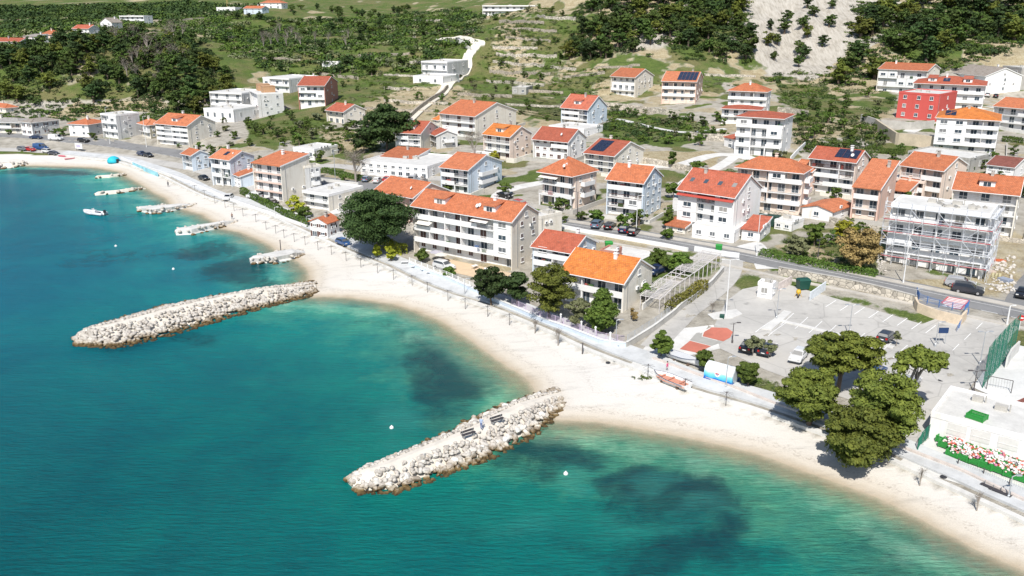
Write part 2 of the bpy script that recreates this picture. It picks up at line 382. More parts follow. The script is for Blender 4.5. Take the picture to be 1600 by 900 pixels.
grass_l = [[(0,230),(40,235),(80,242),(60,248),(30,258),(0,262)],[(1150,445),(1175,428),(1215,440),(1205,462),(1160,455)],[(1290,458),(1330,462),(1430,492),(1480,508),(1440,503),(1300,468)],
 [(1560,535),(1600,540),(1600,520),(1575,512)],[(1160,590),(1200,590),(1240,620),(1225,635),(1170,612)],[(1010,420),(1040,418),(1060,430),(1030,440),(1008,436)],
 [(385,190),(440,172),(500,168),(520,190),(470,205),(430,235),(390,225)],[(440,205),(540,200),(600,225),(560,250),(470,238)],
 [(950,175),(1080,185),(1130,215),(1060,225),(960,222),(935,205)],[(1215,130),(1290,135),(1330,170),(1395,150),(1400,170),(1340,190),(1260,175),(1220,160)],
 [(770,150),(870,160),(900,170),(880,190),(800,180)],[(1190,395),(1240,370),(1380,400),(1370,430),(1200,408)],[(1370,225),(1420,225),(1430,240),(1370,240)],[(240,165),(330,165),(330,190),(200,190)]]
grass = np.maximum.reduce([inpoly(p, 2.5) for p in grass_l])
dirt_l = [[(1215,385),(1240,378),(1310,398),(1300,412),(1225,400)],[(500,205),(560,205),(575,235),(520,240)],[(1380,430),(1500,440),(1520,465),(1420,452)],[(1530,400),(1590,400),(1590,460),(1520,455)],[(700,400),(790,420),(760,440),(700,415)],
 [(1490,60),(1620,70),(1620,118),(1560,112),(1500,96)],[(630,135),(720,135),(760,170),(850,175),(760,200),(640,190),(560,195),(560,165)],[(1230,190),(1290,185),(1280,235),(1240,225)],[(120,160),(250,150),(260,175),(60,185)],[(940,240),(1120,235),(1110,260),(1000,262)]]
dirt = np.maximum.reduce([inpoly(p, 4) for p in dirt_l])
scree = np.maximum.reduce([inpoly(p, 5) for p in [[(1160,-20),(1360,-20),(1365,40),(1330,70),(1300,110),(1270,125),(1200,118),(1165,60)],[(1340,0),(1420,0),(1400,40),(1350,60)]]])
rock = np.maximum(scree, .8*sstep(.55, .7, fbm(XX/16+3, YY/16, 4))*sstep(24, 32, bs)*(XX > 60))
gnoise = fbm(XX/22, YY/22, 5); gn2 = fbm(XX/7+5, YY/7, 4)
left_g = sstep(40, -60, XX)*.13
green = wild*sstep(.40, .56, gnoise*.65 + gn2*.35 + left_g + .02*ter_w)
green = np.maximum(green*(1-town), grass); green = green*(1-dirt)*(1-sand_m)*(1-rock*.9)
dry = np.maximum(wild*(1-green)*(1-town), dirt)*(1-sand_m)*(1-rock)
# town gardens
tg = town*(1-sand_m)*sstep(.55, .62, fbm(XX/9+40, YY/9, 3))*sstep(3.8, 5, H)*.8
green = np.maximum(green, tg*(1-dirt)); dry = np.maximum(dry, town*(1-sand_m)*sstep(.52, .6, fbm(XX/12+80, YY/12, 3))*.6*sstep(3.4, 4.6, H)*(1-green))
nV = XX.size; nx = len(GX); ny = len(GY)
me = bpy.data.meshes.new('ground'); me.vertices.add(nV)
me.vertices.foreach_set('co', np.stack([XX, YY, H], -1).astype(np.float32).ravel())
ii, jj = np.meshgrid(np.arange(nx-1), np.arange(ny-1)); a = (jj*nx+ii).ravel()
quad = np.stack([a, a+1, a+nx+1, a+nx], -1).astype(np.int32)
me.loops.add(quad.size); me.loops.foreach_set('vertex_index', quad.ravel())
me.polygons.add(len(quad)); me.polygons.foreach_set('loop_start', np.arange(0, quad.size, 4, dtype=np.int32)); me.polygons.foreach_set('loop_total', np.full(len(quad), 4, np.int32))
me.polygons.foreach_set('use_smooth', np.ones(len(quad), bool)); me.update()
at = me.attributes.new('cover', 'FLOAT_COLOR', 'POINT')
at.data.foreach_set('color', np.stack([dry, green, rock, sand_m], -1).astype(np.float32).ravel())
at = me.attributes.new('shore', 'FLOAT', 'POINT'); at.data.foreach_set('value', SD.astype(np.float32).ravel())
ground = bpy.data.objects.new('ground', me); COL.objects.link(ground); tag(ground, kind='structure')
def ground_mat():
    m, nt, b = newmat('ground_cover'); pos = wpos(nt)
    A = nd(nt, 'ShaderNodeAttribute', attribute_name='cover'); sep = nd(nt, 'ShaderNodeSeparateColor'); nt.links.new(A.outputs['Color'], sep.inputs[0])
    SA = nd(nt, 'ShaderNodeAttribute', attribute_name='shore')
    n1 = noise(nt, .35, 5, .65, pos); n2 = noise(nt, 2.5, 4, .7, pos); n3 = noise(nt, .06, 4, .6, pos)
    def edge(s, sharp=.35):   # break the edge of a cover up with noise
        return mathn(nt, 'MULTIPLY_ADD', mathn(nt, 'SUBTRACT', mathn(nt, 'ADD', s, mathn(nt, 'MULTIPLY', n2.outputs[0], .9)), .95), 3.0, .5, clamp=True)
    town = ramp(nt, n1.outputs[0], [(.3, (.28, .255, .21)), (.5, (.42, .39, .33)), (.7, (.52, .49, .43))])
    dryc = ramp(nt, mathn(nt, 'ADD', mathn(nt, 'MULTIPLY', n2.outputs[0], .6), mathn(nt, 'MULTIPLY', n1.outputs[0], .4)), [(.34, (.16, .13, .06)), (.44, (.34, .27, .16)), (.52, (.42, .36, .23)), (.66, (.56, .50, .36))])
    n6 = noise(nt, 7, 4, .75, pos)
    g = ramp(nt, mathn(nt, 'ADD', mathn(nt, 'MULTIPLY', n2.outputs[0], .5), mathn(nt, 'MULTIPLY', n6.outputs[0], .5)), [(.36, (.022, .042, .010)), (.46, (.065, .105, .022)), (.54, (.11, .165, .036)), (.66, (.26, .27, .10))])
    g2 = ramp(nt, n1.outputs[0], [(.35, (.05, .085, .02)), (.6, (.15, .19, .05))])
    g = mixc(nt, .35, g, g2); g = mixc(nt, ramp(nt, n3.outputs[0], [(.45, grey(0)), (.62, grey(.7))]), g, ramp(nt, n2.outputs[0], [(.3, (.09, .08, .035)), (.6, (.26, .22, .11))]))
    mp = nd(nt, 'ShaderNodeMapping'); mp.inputs['Scale'].default_value = (1, .18, .3); nt.links.new(pos, mp.inputs[0])
    ns = noise(nt, .8, 5, .7, mp.outputs[0])
    r = ramp(nt, ns.outputs[0], [(.3, (.30, .27, .22)), (.5, (.47, .435, .375)), (.7, (.56, .53, .47))])
    c = mixc(nt, edge(sep.outputs[0]), town, dryc); c = mixc(nt, edge(sep.outputs[2]), c, r); c = mixc(nt, edge(sep.outputs[1]), c, g)
    # sand: paler and dry up the beach, darker and wet at the waterline, strewn pebbles
    st = mathn(nt, 'MULTIPLY_ADD', n1.outputs[0], 2.0, SA.outputs['Fac'])
    mp2 = nd(nt, 'ShaderNodeMapping'); mp2.inputs['Rotation'].default_value = (0, 0, math.radians(45)); mp2.inputs['Scale'].default_value = (.25, 1.2, 1); nt.links.new(pos, mp2.inputs[0])
    n5 = noise(nt, .6, 6, .7, mp2.outputs[0])
    sp = ramp(nt, mathn(nt, 'MULTIPLY', st, 1/24), [(-0.1 if 0 else 0, (.30, .24, .16)), (.05, (.47, .395, .29)), (.12, (.61, .55, .46)), (.24, (.665, .63, .57)), (.6, (.68, .655, .615))])
    sv = ramp(nt, n5.outputs[0], [(.3, grey(.82)), (.48, grey(1)), (.7, grey(1.0))]); sp = mixc(nt, 1, sp, sv, 'MULTIPLY')
    vv = nd(nt, 'ShaderNodeTexVoronoi'); vv.inputs['Scale'].default_value = 1.1; nt.links.new(pos, vv.inputs['Vector'])
    pk = ramp(nt, vv.outputs['Distance'], [(0, grey(.72)), (.09, grey(1))]); sp = mixc(nt, .6, sp, pk, 'MULTIPLY')
    wr = ramp(nt, mathn(nt, 'MULTIPLY', mathn(nt, 'MULTIPLY_ADD', n5.outputs[0], 5, SA.outputs['Fac']), 1/24), [(.20, grey(0)), (.235, grey(1)), (.27, grey(0)), (.42, grey(0)), (.45, grey(.6)), (.5, grey(0))])
    wr = mixc(nt, 1, wr, ramp(nt, n2.outputs[0], [(.5, grey(0)), (.62, grey(.55))]), 'MULTIPLY'); sp = mixc(nt, wr, sp, (.26, .21, .16))
    nf = noise(nt, 9, 3, .8, pos); sp = mixc(nt, 1, sp, ramp(nt, nf.outputs[0], [(.35, grey(.86)), (.6, grey(1.03))]), 'MULTIPLY')
    c = mixc(nt, A.outputs['Alpha'], c, sp)
    nt.links.new(c, b.inputs['Base Color']); b.inputs['Roughness'].default_value = .95; b.inputs['Specular IOR Level'].default_value = .2
    hb = mathn(nt, 'MULTIPLY', n2.outputs[0], mathn(nt, 'SUBTRACT', 1.15, A.outputs['Alpha']))
    bump(nt, b, hb, .5, .8)
    return m
me.materials.append(ground_mat())

# ---------------------------------------------------------------- sea
WXa = axis(-1300, -225, 90, 200, 1.0, 1.08); WYa = axis(-250, 60, 345, 620, 1.0, 1.06)
WX, WY = np.meshgrid(WXa, WYa); wsea = inside(SEA, WX, WY); wd = dist_poly(SEG, WX, WY); WD = np.where(wsea, wd, -wd)
nxx = (fbm(WX/12, WY/12, 5)-.5)*17; nyy = (fbm(WX/12+31, WY/12+7, 5)-.5)*17
def blob(px, py, rx, ry, amp, sh=1.5):
    c = at_z(px, py, 0)[:2]; e1 = at_z(px+rx, py, 0)[:2]; e2 = at_z(px, py+ry, 0)[:2]
    a = np.linalg.norm(e1-c)*1.15; b_ = np.linalg.norm(e2-c)*1.25
    return amp*np.exp(-((((WX+nxx-c[0])/a)**2+((WY+nyy-c[1])/b_)**2)**sh))
weed = sum(blob(*q) for q in [(700,590,58,32,1.1),(745,565,35,25,.7),(690,540,60,14,.35),(640,470,40,10,.0),(600,520,60,12,.25),(660,650,60,18,.25),
 (890,712,55,20,.9),(840,735,40,25,.5),(975,752,28,12,.9),(1045,765,36,20,1.0),(1000,790,50,20,.6),(1095,820,40,40,.75),(1060,865,80,40,.55),(1160,880,60,20,.3),(1150,785,50,10,.25),(1215,860,60,15,.35),
 (385,415,55,22,.95),(330,385,50,10,.5),(300,396,30,8,.4),(210,335,40,5,.3),(75,268,60,4,.9),(130,270,40,3,.5),(180,400,80,14,.3),(420,445,60,10,.5),(300,528,60,12,.5),(150,548,60,14,.5),(560,505,60,10,.2),(700,820,90,25,.25),(900,850,70,25,.3),(1330,830,80,20,.25),(1400,870,60,15,.3)])
pale = sum(blob(*q) for q in [(615,640,35,16,.55),(650,690,40,14,.3),(740,625,40,8,.4),(600,600,25,10,.35),(1000,757,25,7,.5),(910,750,22,12,.5),(1060,795,40,8,.5),(1010,820,50,10,.3),(790,800,70,16,.35),(1260,790,80,26,.3),(560,470,60,8,.4),(200,420,80,10,.25),(420,600,90,14,.15),(330,350,40,6,.4)])
gr = (fbm(WX/40+9, WY/40, 4)-.5)
me = bpy.data.meshes.new('sea'); nV = WX.size; nx = len(WXa); ny = len(WYa); me.vertices.add(nV)
me.vertices.foreach_set('co', np.stack([WX, WY, WX*0], -1).astype(np.float32).ravel())
ii, jj = np.meshgrid(np.arange(nx-1), np.arange(ny-1)); a = (jj*nx+ii).ravel(); quad = np.stack([a, a+1, a+nx+1, a+nx], -1).astype(np.int32)
keep = (WD.ravel()[quad] > -4).any(1); quad = quad[keep]
me.loops.add(quad.size); me.loops.foreach_set('vertex_index', quad.ravel()); me.polygons.add(len(quad))
me.polygons.foreach_set('loop_start', np.arange(0, quad.size, 4, dtype=np.int32)); me.polygons.foreach_set('loop_total', np.full(len(quad), 4, np.int32))
me.polygons.foreach_set('use_smooth', np.ones(len(quad), bool)); me.update()
far = sstep(90, 230, WY - .45*WX)
for nm, v in (('offshore', WD), ('weed', weed), ('pale', pale+gr*.5), ('west', far)):
    at = me.attributes.new(nm, 'FLOAT', 'POINT'); at.data.foreach_set('value', v.astype(np.float32).ravel())
seao = bpy.data.objects.new('sea', me); COL.objects.link(seao); tag(seao, kind='structure')
def sea_mat():
    m, nt, b = newmat('sea_water'); pos = wpos(nt)
    at = {n: nd(nt, 'ShaderNodeAttribute', attribute_name=n).outputs['Fac'] for n in ('offshore', 'weed', 'pale', 'west')}
    n1 = noise(nt, .12, 5, .65, pos); n2 = noise(nt, .8, 4, .7, pos)
    d = mathn(nt, 'ADD', at['offshore'], mathn(nt, 'MULTIPLY', mathn(nt, 'SUBTRACT', n1.outputs[0], .5), 26))
    d = mathn(nt, 'ADD', d, mathn(nt, 'MULTIPLY', mathn(nt, 'SUBTRACT', n2.outputs[0], .5), 5))
    near = ramp(nt, mathn(nt, 'MULTIPLY', d, 1/60), [(0, (.36, .47, .30)), (.06, (.20, .42, .27)), (.15, (.065, .27, .17)), (.32, (.005, .175, .145)), (.6, (.001, .125, .125)), (1, (.001, .105, .115))])
    west = ramp(nt, mathn(nt, 'MULTIPLY', d, 1/60), [(0, (.34, .47, .36)), (.06, (.13, .40, .33)), (.15, (.02, .27, .25)), (.32, (.001, .175, .215)), (.6, (.001, .132, .19)), (1, (.001, .128, .20))])
    c = mixc(nt, at['west'], near, west); nb = noise(nt, .022, 5, .7, pos, .5); c = mixc(nt, 1, c, ramp(nt, nb.outputs[0], [(.34, (.66, .74, .84)), (.5, (1, 1, 1)), (.66, (1.2, 1.24, 1.1))]), 'MULTIPLY')
    n3 = noise(nt, .3, 6, .72, pos, .6); wsum = mathn(nt, 'ADD', at['weed'], mathn(nt, 'MULTIPLY', mathn(nt, 'SUBTRACT', n3.outputs[0], .5), 1.5))
    wf = ramp(nt, wsum, [(.10, grey(0)), (.35, grey(.3)), (.6, grey(.62)), (1, grey(.86))])
    wf = mathn(nt, 'MULTIPLY', wf, mathn(nt, 'MULTIPLY', at['weed'], 3, clamp=True), clamp=True)
    c = mixc(nt, mathn(nt, 'MULTIPLY', wf, mathn(nt, 'MULTIPLY_ADD', at['offshore'], .14, -.15, clamp=True), clamp=True), c, (.003, .040, .058))
    c = mixc(nt, mathn(nt, 'MAXIMUM', mathn(nt, 'MULTIPLY', at['pale'], .6), 0, clamp=True), c, (.04, .27, .235))
    # faint streaks of surface texture
    mp = nd(nt, 'ShaderNodeMapping'); mp.inputs['Rotation'].default_value = (0, 0, math.radians(-22)); mp.inputs['Scale'].default_value = (.35, 1.7, 1); nt.links.new(pos, mp.inputs[0])
    w1 = noise(nt, 1.3, 5, .7, mp.outputs[0], .4); w2 = noise(nt, .35, 3, .6, mp.outputs[0]); wl = noise(nt, .02, 3, .5, pos)
    nt.links.new(c, b.inputs['Base Color']); b.inputs['Roughness'].default_value = .2; b.inputs['IOR'].default_value = 1.33
    b.inputs['Specular IOR Level'].default_value = .06
    al = mathn(nt, 'MULTIPLY_ADD', mathn(nt, 'ADD', at['offshore'], mathn(nt, 'MULTIPLY', mathn(nt, 'SUBTRACT', n2.outputs[0], .5), 3.0)), .16, .1, clamp=True)
    nt.links.new(al, b.inputs['Alpha'])
    h = mathn(nt, 'ADD', w1.outputs[0], mathn(nt, 'MULTIPLY', w2.outputs[0], .8))
    bump(nt, b, h, .55, .9)
    return m
me.materials.append(sea_mat())

# ---------------------------------------------------------------- sheets and ribbons laid over the ground
def drape(poly, off, mat, name, thick=0, kind='structure', step=2.0, **k):
    bm = bmesh.new(); vs = [bm.verts.new((p[0], p[1], 0)) for p in poly]; bm.faces.new(vs)
    xs = [p[0] for p in poly]; ys = [p[1] for p in poly]
    for ax, lo, hi in ((0, min(xs), max(xs)), (1, min(ys), max(ys))):
        v = math.ceil(lo/step)*step
        while v < hi:
            n = (1, 0, 0) if ax == 0 else (0, 1, 0); co = (v, 0, 0) if ax == 0 else (0, v, 0)
            bmesh.ops.bisect_plane(bm, geom=bm.verts[:]+bm.edges[:]+bm.faces[:], plane_co=co, plane_no=n, dist=1e-4); v += step
    for f in bm.faces: 
        if f.normal.z < 0: f.normal_flip()
    bm.normal_update()
    for f in bm.faces:
        if f.normal.z < 0: f.normal_flip()
    co = np.array([v.co for v in bm.verts]); hz = hgt(co[:, 0], co[:, 1])
    for v, z_ in zip(bm.verts, hz): v.co.z = z_+off
    if thick:
        r = bmesh.ops.extrude_face_region(bm, geom=bm.faces[:])
        # extruded region becomes the top; the original stays below
        for e in r['geom']:
            if isinstance(e, bmesh.types.BMVert): e.co.z += thick
    m2 = bpy.data.meshes.new(name); bm.to_mesh(m2); bm.free(); m2.materials.append(mat)
    o = link(name, m2); tag(o, kind=kind, **k); return o
def smooth_line(pts, n=6):
    pts = [np.array(p, float) for p in pts]; out = []
    for i in range(len(pts)-1):
        p0 = pts[max(i-1, 0)]; p1 = pts[i]; p2 = pts[i+1]; p3 = pts[min(i+2, len(pts)-1)]
        for t in np.linspace(0, 1, n, endpoint=False):
            out.append(.5*((2*p1)+(-p0+p2)*t+(2*p0-5*p1+4*p2-p3)*t*t+(-p0+3*p1-3*p2+p3)*t**3))
    out.append(pts[-1]); return out
def ribbon(line, w, off, mat, name, side=0, thick=0, kind='structure', nw=None, **k):
    """strip of width w along a world polyline; side -1/0/1 puts it right of, on, or left of the line"""
    L = [np.array(p) for p in line]; n = len(L); nw = nw or max(1, int(w/1.5)); V = []; 
    for i in range(n):
        d = L[min(i+1, n-1)]-L[max(i-1, 0)]; d = d/np.linalg.norm(d); nn = np.array([-d[1], d[0]])
        o = (side-1)*w/2
        for j in range(nw+1):
            q = L[i]+nn*(o+w*j/nw); V.append((q[0], q[1], float(hgt(q[0], q[1]))+off+thick))
    F = [(i*(nw+1)+j+1, i*(nw+1)+j, (i+1)*(nw+1)+j, (i+1)*(nw+1)+j+1) for i in range(n-1) for j in range(nw)]
    F = [tuple(f) for f in F]; mb = MB(); mb.add(V, F)
    if thick:   # skirts
        m = len(V); V2 = []; F2 = []
        for i in range(n):
            for j in (0, nw):
                v = V[i*(nw+1)+j]; V2 += [v, (v[0], v[1], v[2]-thick-.4)]
        for i in range(n-1):
            for e in (0, 2): F2.append((i*4+e, (i+1)*4+e, (i+1)*4+e+1, i*4+e+1))
        mb.add(V2, F2)
    return mb.build(name, mat, kind=kind, **k)
def resample(line, step):
    L = [np.array(p, float) for p in line]; out = [L[0]]; acc = 0
    for a, b_ in zip(L, L[1:]):
        d = np.linalg.norm(b_-a); 
        if d == 0: continue
        t = step-acc
        while t <= d: out.append(a+(b_-a)*t/d); t += step
        acc = d-(t-step)
    return out
def asphalt(name, col, sc=.6, cracks=False):
    m, nt, b = newmat(name); pos = wpos(nt); n1 = noise(nt, .12*sc/.6, 5, .65, pos); n2 = noise(nt, 3, 4, .7, pos); n3 = noise(nt, .6, 5, .75, pos, 1.0)
    f = mathn(nt, 'ADD', mathn(nt, 'MULTIPLY', n1.outputs[0], .6), mathn(nt, 'ADD', mathn(nt, 'MULTIPLY', n3.outputs[0], .3), mathn(nt, 'MULTIPLY', n2.outputs[0], .1)))
    c = ramp(nt, f, [(.3, tuple(x*.72 for x in col)), (.5, col), (.68, tuple(x*1.18 for x in col))])
    if cracks:
        v = nd(nt, 'ShaderNodeTexVoronoi', feature='DISTANCE_TO_EDGE'); v.inputs['Scale'].default_value = .13; v.inputs['Randomness'].default_value = 1; wv = mixc(nt, .12, pos, noise(nt, .5, 4, .6, pos).outputs['Color'], 'ADD'); nt.links.new(wv, v.inputs['Vector'])
        c = mixc(nt, .5, c, ramp(nt, v.outputs['Distance'], [(0, grey(.55)), (.015, grey(1))]), 'MULTIPLY')
        s_ = noise(nt, .45, 3, .5, pos); c = mixc(nt, .55, c, ramp(nt, s_.outputs[0], [(.28, grey(.45)), (.36, grey(1))]), 'MULTIPLY')
    nt.links.new(c, b.inputs['Base Color']); b.inputs['Roughness'].default_value = .9; return m
ASPH = asphalt('road_asphalt', (.21, .21, .21), cracks=True); PARK = asphalt('worn_parking_asphalt', (.44, .425, .395), cracks=True); PAVE = asphalt('promenade_paving', (.52, .53, .53), 2); PALE = asphalt('pale_concrete', (.60, .59, .56), 2)
TRACK = asphalt('dirt_track', (.66, .62, .53)); COURT = asphalt('court_surface', (.60, .60, .58)); MARK = plain('road_paint', (.78, .78, .76), .7, 0, .2, 3, world=True); REDP = plain('red_paint', (.55, .10, .11), .7, 0, .25, 2, world=True)
REDG = asphalt('red_play_surface', (.50, .16, .11)); GREYG = asphalt('grey_play_surface', (.36, .35, .32))
KERBC = asphalt('pavement_concrete', (.46, .43, .38), 2)
# ---------------------------------------------------------------- roads, promenade, parking
def wl(px, n=6): return smooth_line([P(x, y)[:2] for x, y in px], n)
prom_line = smooth_line(PW(prom_px), 5)
# side=2 puts the strip on the left of the line (inland, walking from west to east the sea is on the right)
ribbon(prom_line, 3.9, .22, PAVE, 'promenade', side=2, thick=.1)
ribbon(prom_line, .7, .26, PALE, 'promenade_kerb', side=1, thick=.16)
ROAD_PX = [(-160,209),(0,214),(70,219),(140,226),(200,234),(250,241),(290,249),(330,262),(420,280),(480,288),(560,296),(640,312),(730,333),(800,345),(880,357),(960,371),(1050,387),(1130,402),(1215,420),(1300,437),(1400,457),(1480,474),(1560,491),(1640,509),(1760,530)]
road_line = wl(ROAD_PX)
ribbon(road_line, 7.2, .06, ASPH, 'main_road', side=1)
ribbon([p for p in road_line], 1.5, .05, PALE, 'pavement', side=0, thick=.12, nw=1).location = (0, 0, 0)
def offset(line, o):
    L = [np.array(p) for p in line]; out = []
    for i in range(len(L)):
        d = L[min(i+1, len(L)-1)]-L[max(i-1, 0)]; d = d/np.linalg.norm(d); out.append(L[i]+np.array([-d[1], d[0]])*o)
    return out
bpy.data.objects.remove(bpy.data.objects['pavement'])
rr = [p for p in road_line if p[0] > 8]
ribbon(offset(rr, 4.6), 1.6, .05, KERBC, 'pavement', side=1, thick=.12, nw=1)
ribbon(offset(rr, -4.2), .9, .05, KERBC, 'pavement', side=1, thick=.12, nw=1)
def dash(line, on, gap, w, name, mat=MARK, off=.075):
    R = resample(line, .5); mb = MB(); i = 0; n1 = int(on*2); n2 = int(gap*2)
    while i+n1 < len(R):
        a, c = R[i], R[i+n1]; d = (c-a)/np.linalg.norm(c-a); nn = np.array([-d[1], d[0]])*w/2; 
        k = 3; V = []
        for q in range(k+1):
            p = R[i+round(q*n1/k)]
            for s_ in (-1, 1):
                u = p+nn*s_; V.append((u[0], u[1], float(hgt(*u))+off))
        mb.add(V, [(2*q, 2*q+2, 2*q+3, 2*q+1) for q in range(k)]); i += n1+n2
    return mb.build(name, mat, kind='structure')
dash(offset(road_line, 0), 2.5, 2.0, .16, 'road_centre_line')
dash(offset(rr, 3.35), 8, .0, .12, 'road_edge_line'); dash(offset(rr, -3.35), 8, .0, .12, 'road_edge_line')
# side streets
def street(px, w, name='side_street', mat=ASPH, off=.052, th=0): return ribbon(wl(px), w, off, mat, name, side=1, thick=th)
street([(1655,395),(1610,420),(1580,452),(1560,492)], 6.0)
street([(1128,404),(1120,430),(1085,462),(1040,500),(1000,540)], 4.2, 'lane', PARK)
street([(560,296),(640,282),(720,285)], 5, 'side_street', PARK)
street([(430,283),(500,262),(560,268),(600,280)], 5, 'side_street', PARK)
street([(1215,420),(1190,380),(1150,385)], 4, 'driveway', PALE)
street([(780,338),(800,325),(800,300),(900,280),(960,262),(1060,262),(1130,244),(1200,262)], 4.5, 'side_street', PALE)
street([(1140,243),(1110,262),(1060,285),(1050,330)], 3.5, 'side_street', PALE)
street([(1600,200),(1560,168),(1480,178),(1410,205)], 4, 'side_street', PALE)
street([(640,196),(668,170),(700,147),(722,126),(737,108),(738,92),(748,78),(758,68),(740,62),(715,58),(680,66)], 5.0, 'dirt_track', TRACK, .2, .45)
street([(1130,200),(1060,205),(960,185),(900,205)], 3, 'side_street', PALE)
# old road by the western beach
street([(-60,236),(60,239),(120,243),(200,250),(300,268),(330,282),(400,300)], 5, 'side_street', PARK, .05)
# parking
park_poly = PW([(1115,512),(1135,470),(1160,452),(1215,440),(1300,465),(1440,507),(1490,488),(1545,500),(1592,508),(1560,560),(1520,600),(1440,700),(1408,704),(1370,640),(1290,612),(1200,580),(1125,545)])
drape(park_poly, .05, PARK, 'car_park')
drape(PW([(985,570),(1030,515),(1115,508),(1125,545),(1060,560),(1040,590),(1010,590)]), .045, PALE, 'forecourt')
# red and grey play surface
drape(PW([(1100,519),(1112,512),(1136,513),(1145,519),(1141,528),(1130,534),(1098,526)]), .075, REDG, 'play_surface')
drape(PW([(1098,519.5),(1096,526.5),(1129,535),(1112,541),(1078,532),(1088,521)]), .072, GREYG, 'play_surface')
drape(PW([(1078,533),(1111,541.5),(1090,552),(1062,546)]), .075, REDG, 'play_surface')
drape(PW([(1520,606),(1560,551),(1590,540),(1700,560),(1740,640),(1600,640)]), .08, COURT, 'sports_court')
drape(PW([(1400,726),(1457,682),(1600,722),(1740,760),(1740,830),(1600,786)]), .05, PALE, 'yard')
drape(PW([(955,398),(975,382),(1012,390),(1020,398),(990,412)]), .05, PALE, 'yard')
drape(PW([(690,402),(800,427),(780,442),(700,424)]), .05, asphalt('sandy_yard', (.55,.42,.28)), 'yard')
drape(PW([(470,300),(560,300),(565,330),(520,335)]), .05, PALE, 'yard')
def markq(mb, a, c, w, off=.085):
    a = np.array(a); c = np.array(c); d = (c-a)/np.linalg.norm(c-a); nn = np.array([-d[1], d[0]])*w/2; V = []
    for t in np.linspace(0, 1, 5):
        for s_ in (-1, 1):
            u = a+(c-a)*t+nn*s_; V.append((u[0], u[1], float(hgt(*u))+off))
    mb.add(V, [(2*q, 2*q+2, 2*q+3, 2*q+1) for q in range(4)])
mk = MB()
for (a0, a1, b0, b1, n) in [((1290,480),(1446,521),(1306,470),(1462,509),7),((1220,508),(1395,560),(1240,490),(1418,540),8),((1180,520),(1200,526),(1208,500),(1228,505),1),((1462,565),(1470,600),(1482,560),(1492,590),0)]:
    for i in range(n+1):
        t = i/max(n, 1)
        p = P(a0[0]+(a1[0]-a0[0])*t, a0[1]+(a1[1]-a0[1])*t)[:2]; q = P(b0[0]+(b1[0]-b0[0])*t, b0[1]+(b1[1]-b0[1])*t)[:2]; markq(mk, p, q, .14)
for t in np.linspace(0, 1, 7):
    x = 1420+t*110; y = 610-t*100; markq(mk, P(x-5, y+5)[:2], P(x+5, y-5)[:2], .12)
mk.build('parking_bay_lines', MARK, kind='structure')
# kerbed islands of the car park
def kerb_island(px, name='traffic_island'): drape(PW(px), .05, PALE, name, thick=.14)
kerb_island([(1189,515),(1205,517),(1237,489),(1225,486)])
ribbon([P(1214,502)[:2], P(1290,520)[:2], P(1395,545)[:2]], .9, .05, PALE, 'traffic_island', side=1, thick=.13, nw=1)
kerb_island([(1105,492),(1150,484),(1160,492),(1145,498),(1115,500)])
# red and white crossing and the lettering on the side street
cw = MB(); cr = MB()
A, B_, C_, D_ = [np.array(P(*q)[:2]) for q in ((1465,479),(1481,463.5),(1516,470),(1502,484.5))]
crb = drape([tuple(A+(A-C_)*.02), tuple(D_), tuple(C_), tuple(B_)], .078, REDP, 'crossing_red_ground', step=1.5)
for i in range(7):
    t = (i+.75)/7.6; markq(cw, (A+(B_-A)*t)+(D_-A)*.07, (D_+(C_-D_)*t)-(D_-A)*.07, .42, .096)
cw.build('crossing_stripes', MARK, kind='structure')
tcu = bpy.data.curves.new('stop_lettering', 'FONT'); tcu.body = 'STOP'; tcu.size = 2.2; tcu.align_x = 'CENTER'; tcu.extrude = .004
st = bpy.data.objects.new('road_lettering', tcu); COL.objects.link(st); q = P(1566, 447); st.location = (q[0], q[1], q[2]+.12)
st.rotation_euler = (0, 0, math.atan2(*(np.array(P(1580,452)[:2])-np.array(P(1555,446)[:2]))[::-1])+math.pi); tcu.materials.append(MARK); tag(st, kind='structure')
for x, y in [(950,568),(962,566),(1474,747),(1478,576),(1470,595),(1180,543),(1350,540)]:
    q = P(x, y); m_ = MB(); m_.lathe([(.38, 0), (.38, .02)], 16, (0, 0, 0)); o = m_.build('manhole_cover', DARK); o.location = (q[0], q[1], q[2]+.2 if y > 560 and x < 1000 or x == 1474 else q[2]+.07)
    tag(o, 'round dark manhole cover set in pale paving', 'manhole cover', 'manhole covers in the paving')
# ---------------------------------------------------------------- houses
WIN_CACHE = {}
def window_mesh(w, h, style):
    k = (round(w, 1), round(h, 1), style)
    if k in WIN_CACHE: return WIN_CACHE[k]
    f = MB(); t = .09; d = .07
    f.box(-w/2, w/2, -d, .02, 0, t); f.box(-w/2, w/2, -d, .02, h-t, h); f.box(-w/2, -w/2+t, -d, .02, t, h-t); f.box(w/2-t, w/2, -d, .02, t, h-t)
    if w > .95: f.box(-.035, .035, -d, .02, t, h-t)
    if h < 1.7: f.box(-w/2-.1, w/2+.1, -d-.1, .02, -.07, -.002)
    fm = f.mesh('window_frame', WHITE)
    p = MB()
    if style == 's': 
        p.box(-w/2+t, w/2-t, -.055, .01, t, h-t)
        for i in range(1, int(h/.22)): p.box(-w/2+t, w/2-t, -.075, -.055, i*.22, i*.22+.05)
        pm = p.mesh('shutter', SHUT)
    else: p.box(-w/2+t, w/2-t, -.03, .01, t, h-t); pm = p.mesh('pane', GLASS)
    sm = None
    if style == 'o':   # open shutters either side
        sm = []
        for a_ in (-w/2-.5, w/2+.02): q = MB(); q.box(a_, a_+.48, -.08, -.03, 0, h); sm.append(q.mesh('shutter', SHUT))
    WIN_CACHE[k] = (fm, pm, sm); return WIN_CACHE[k]
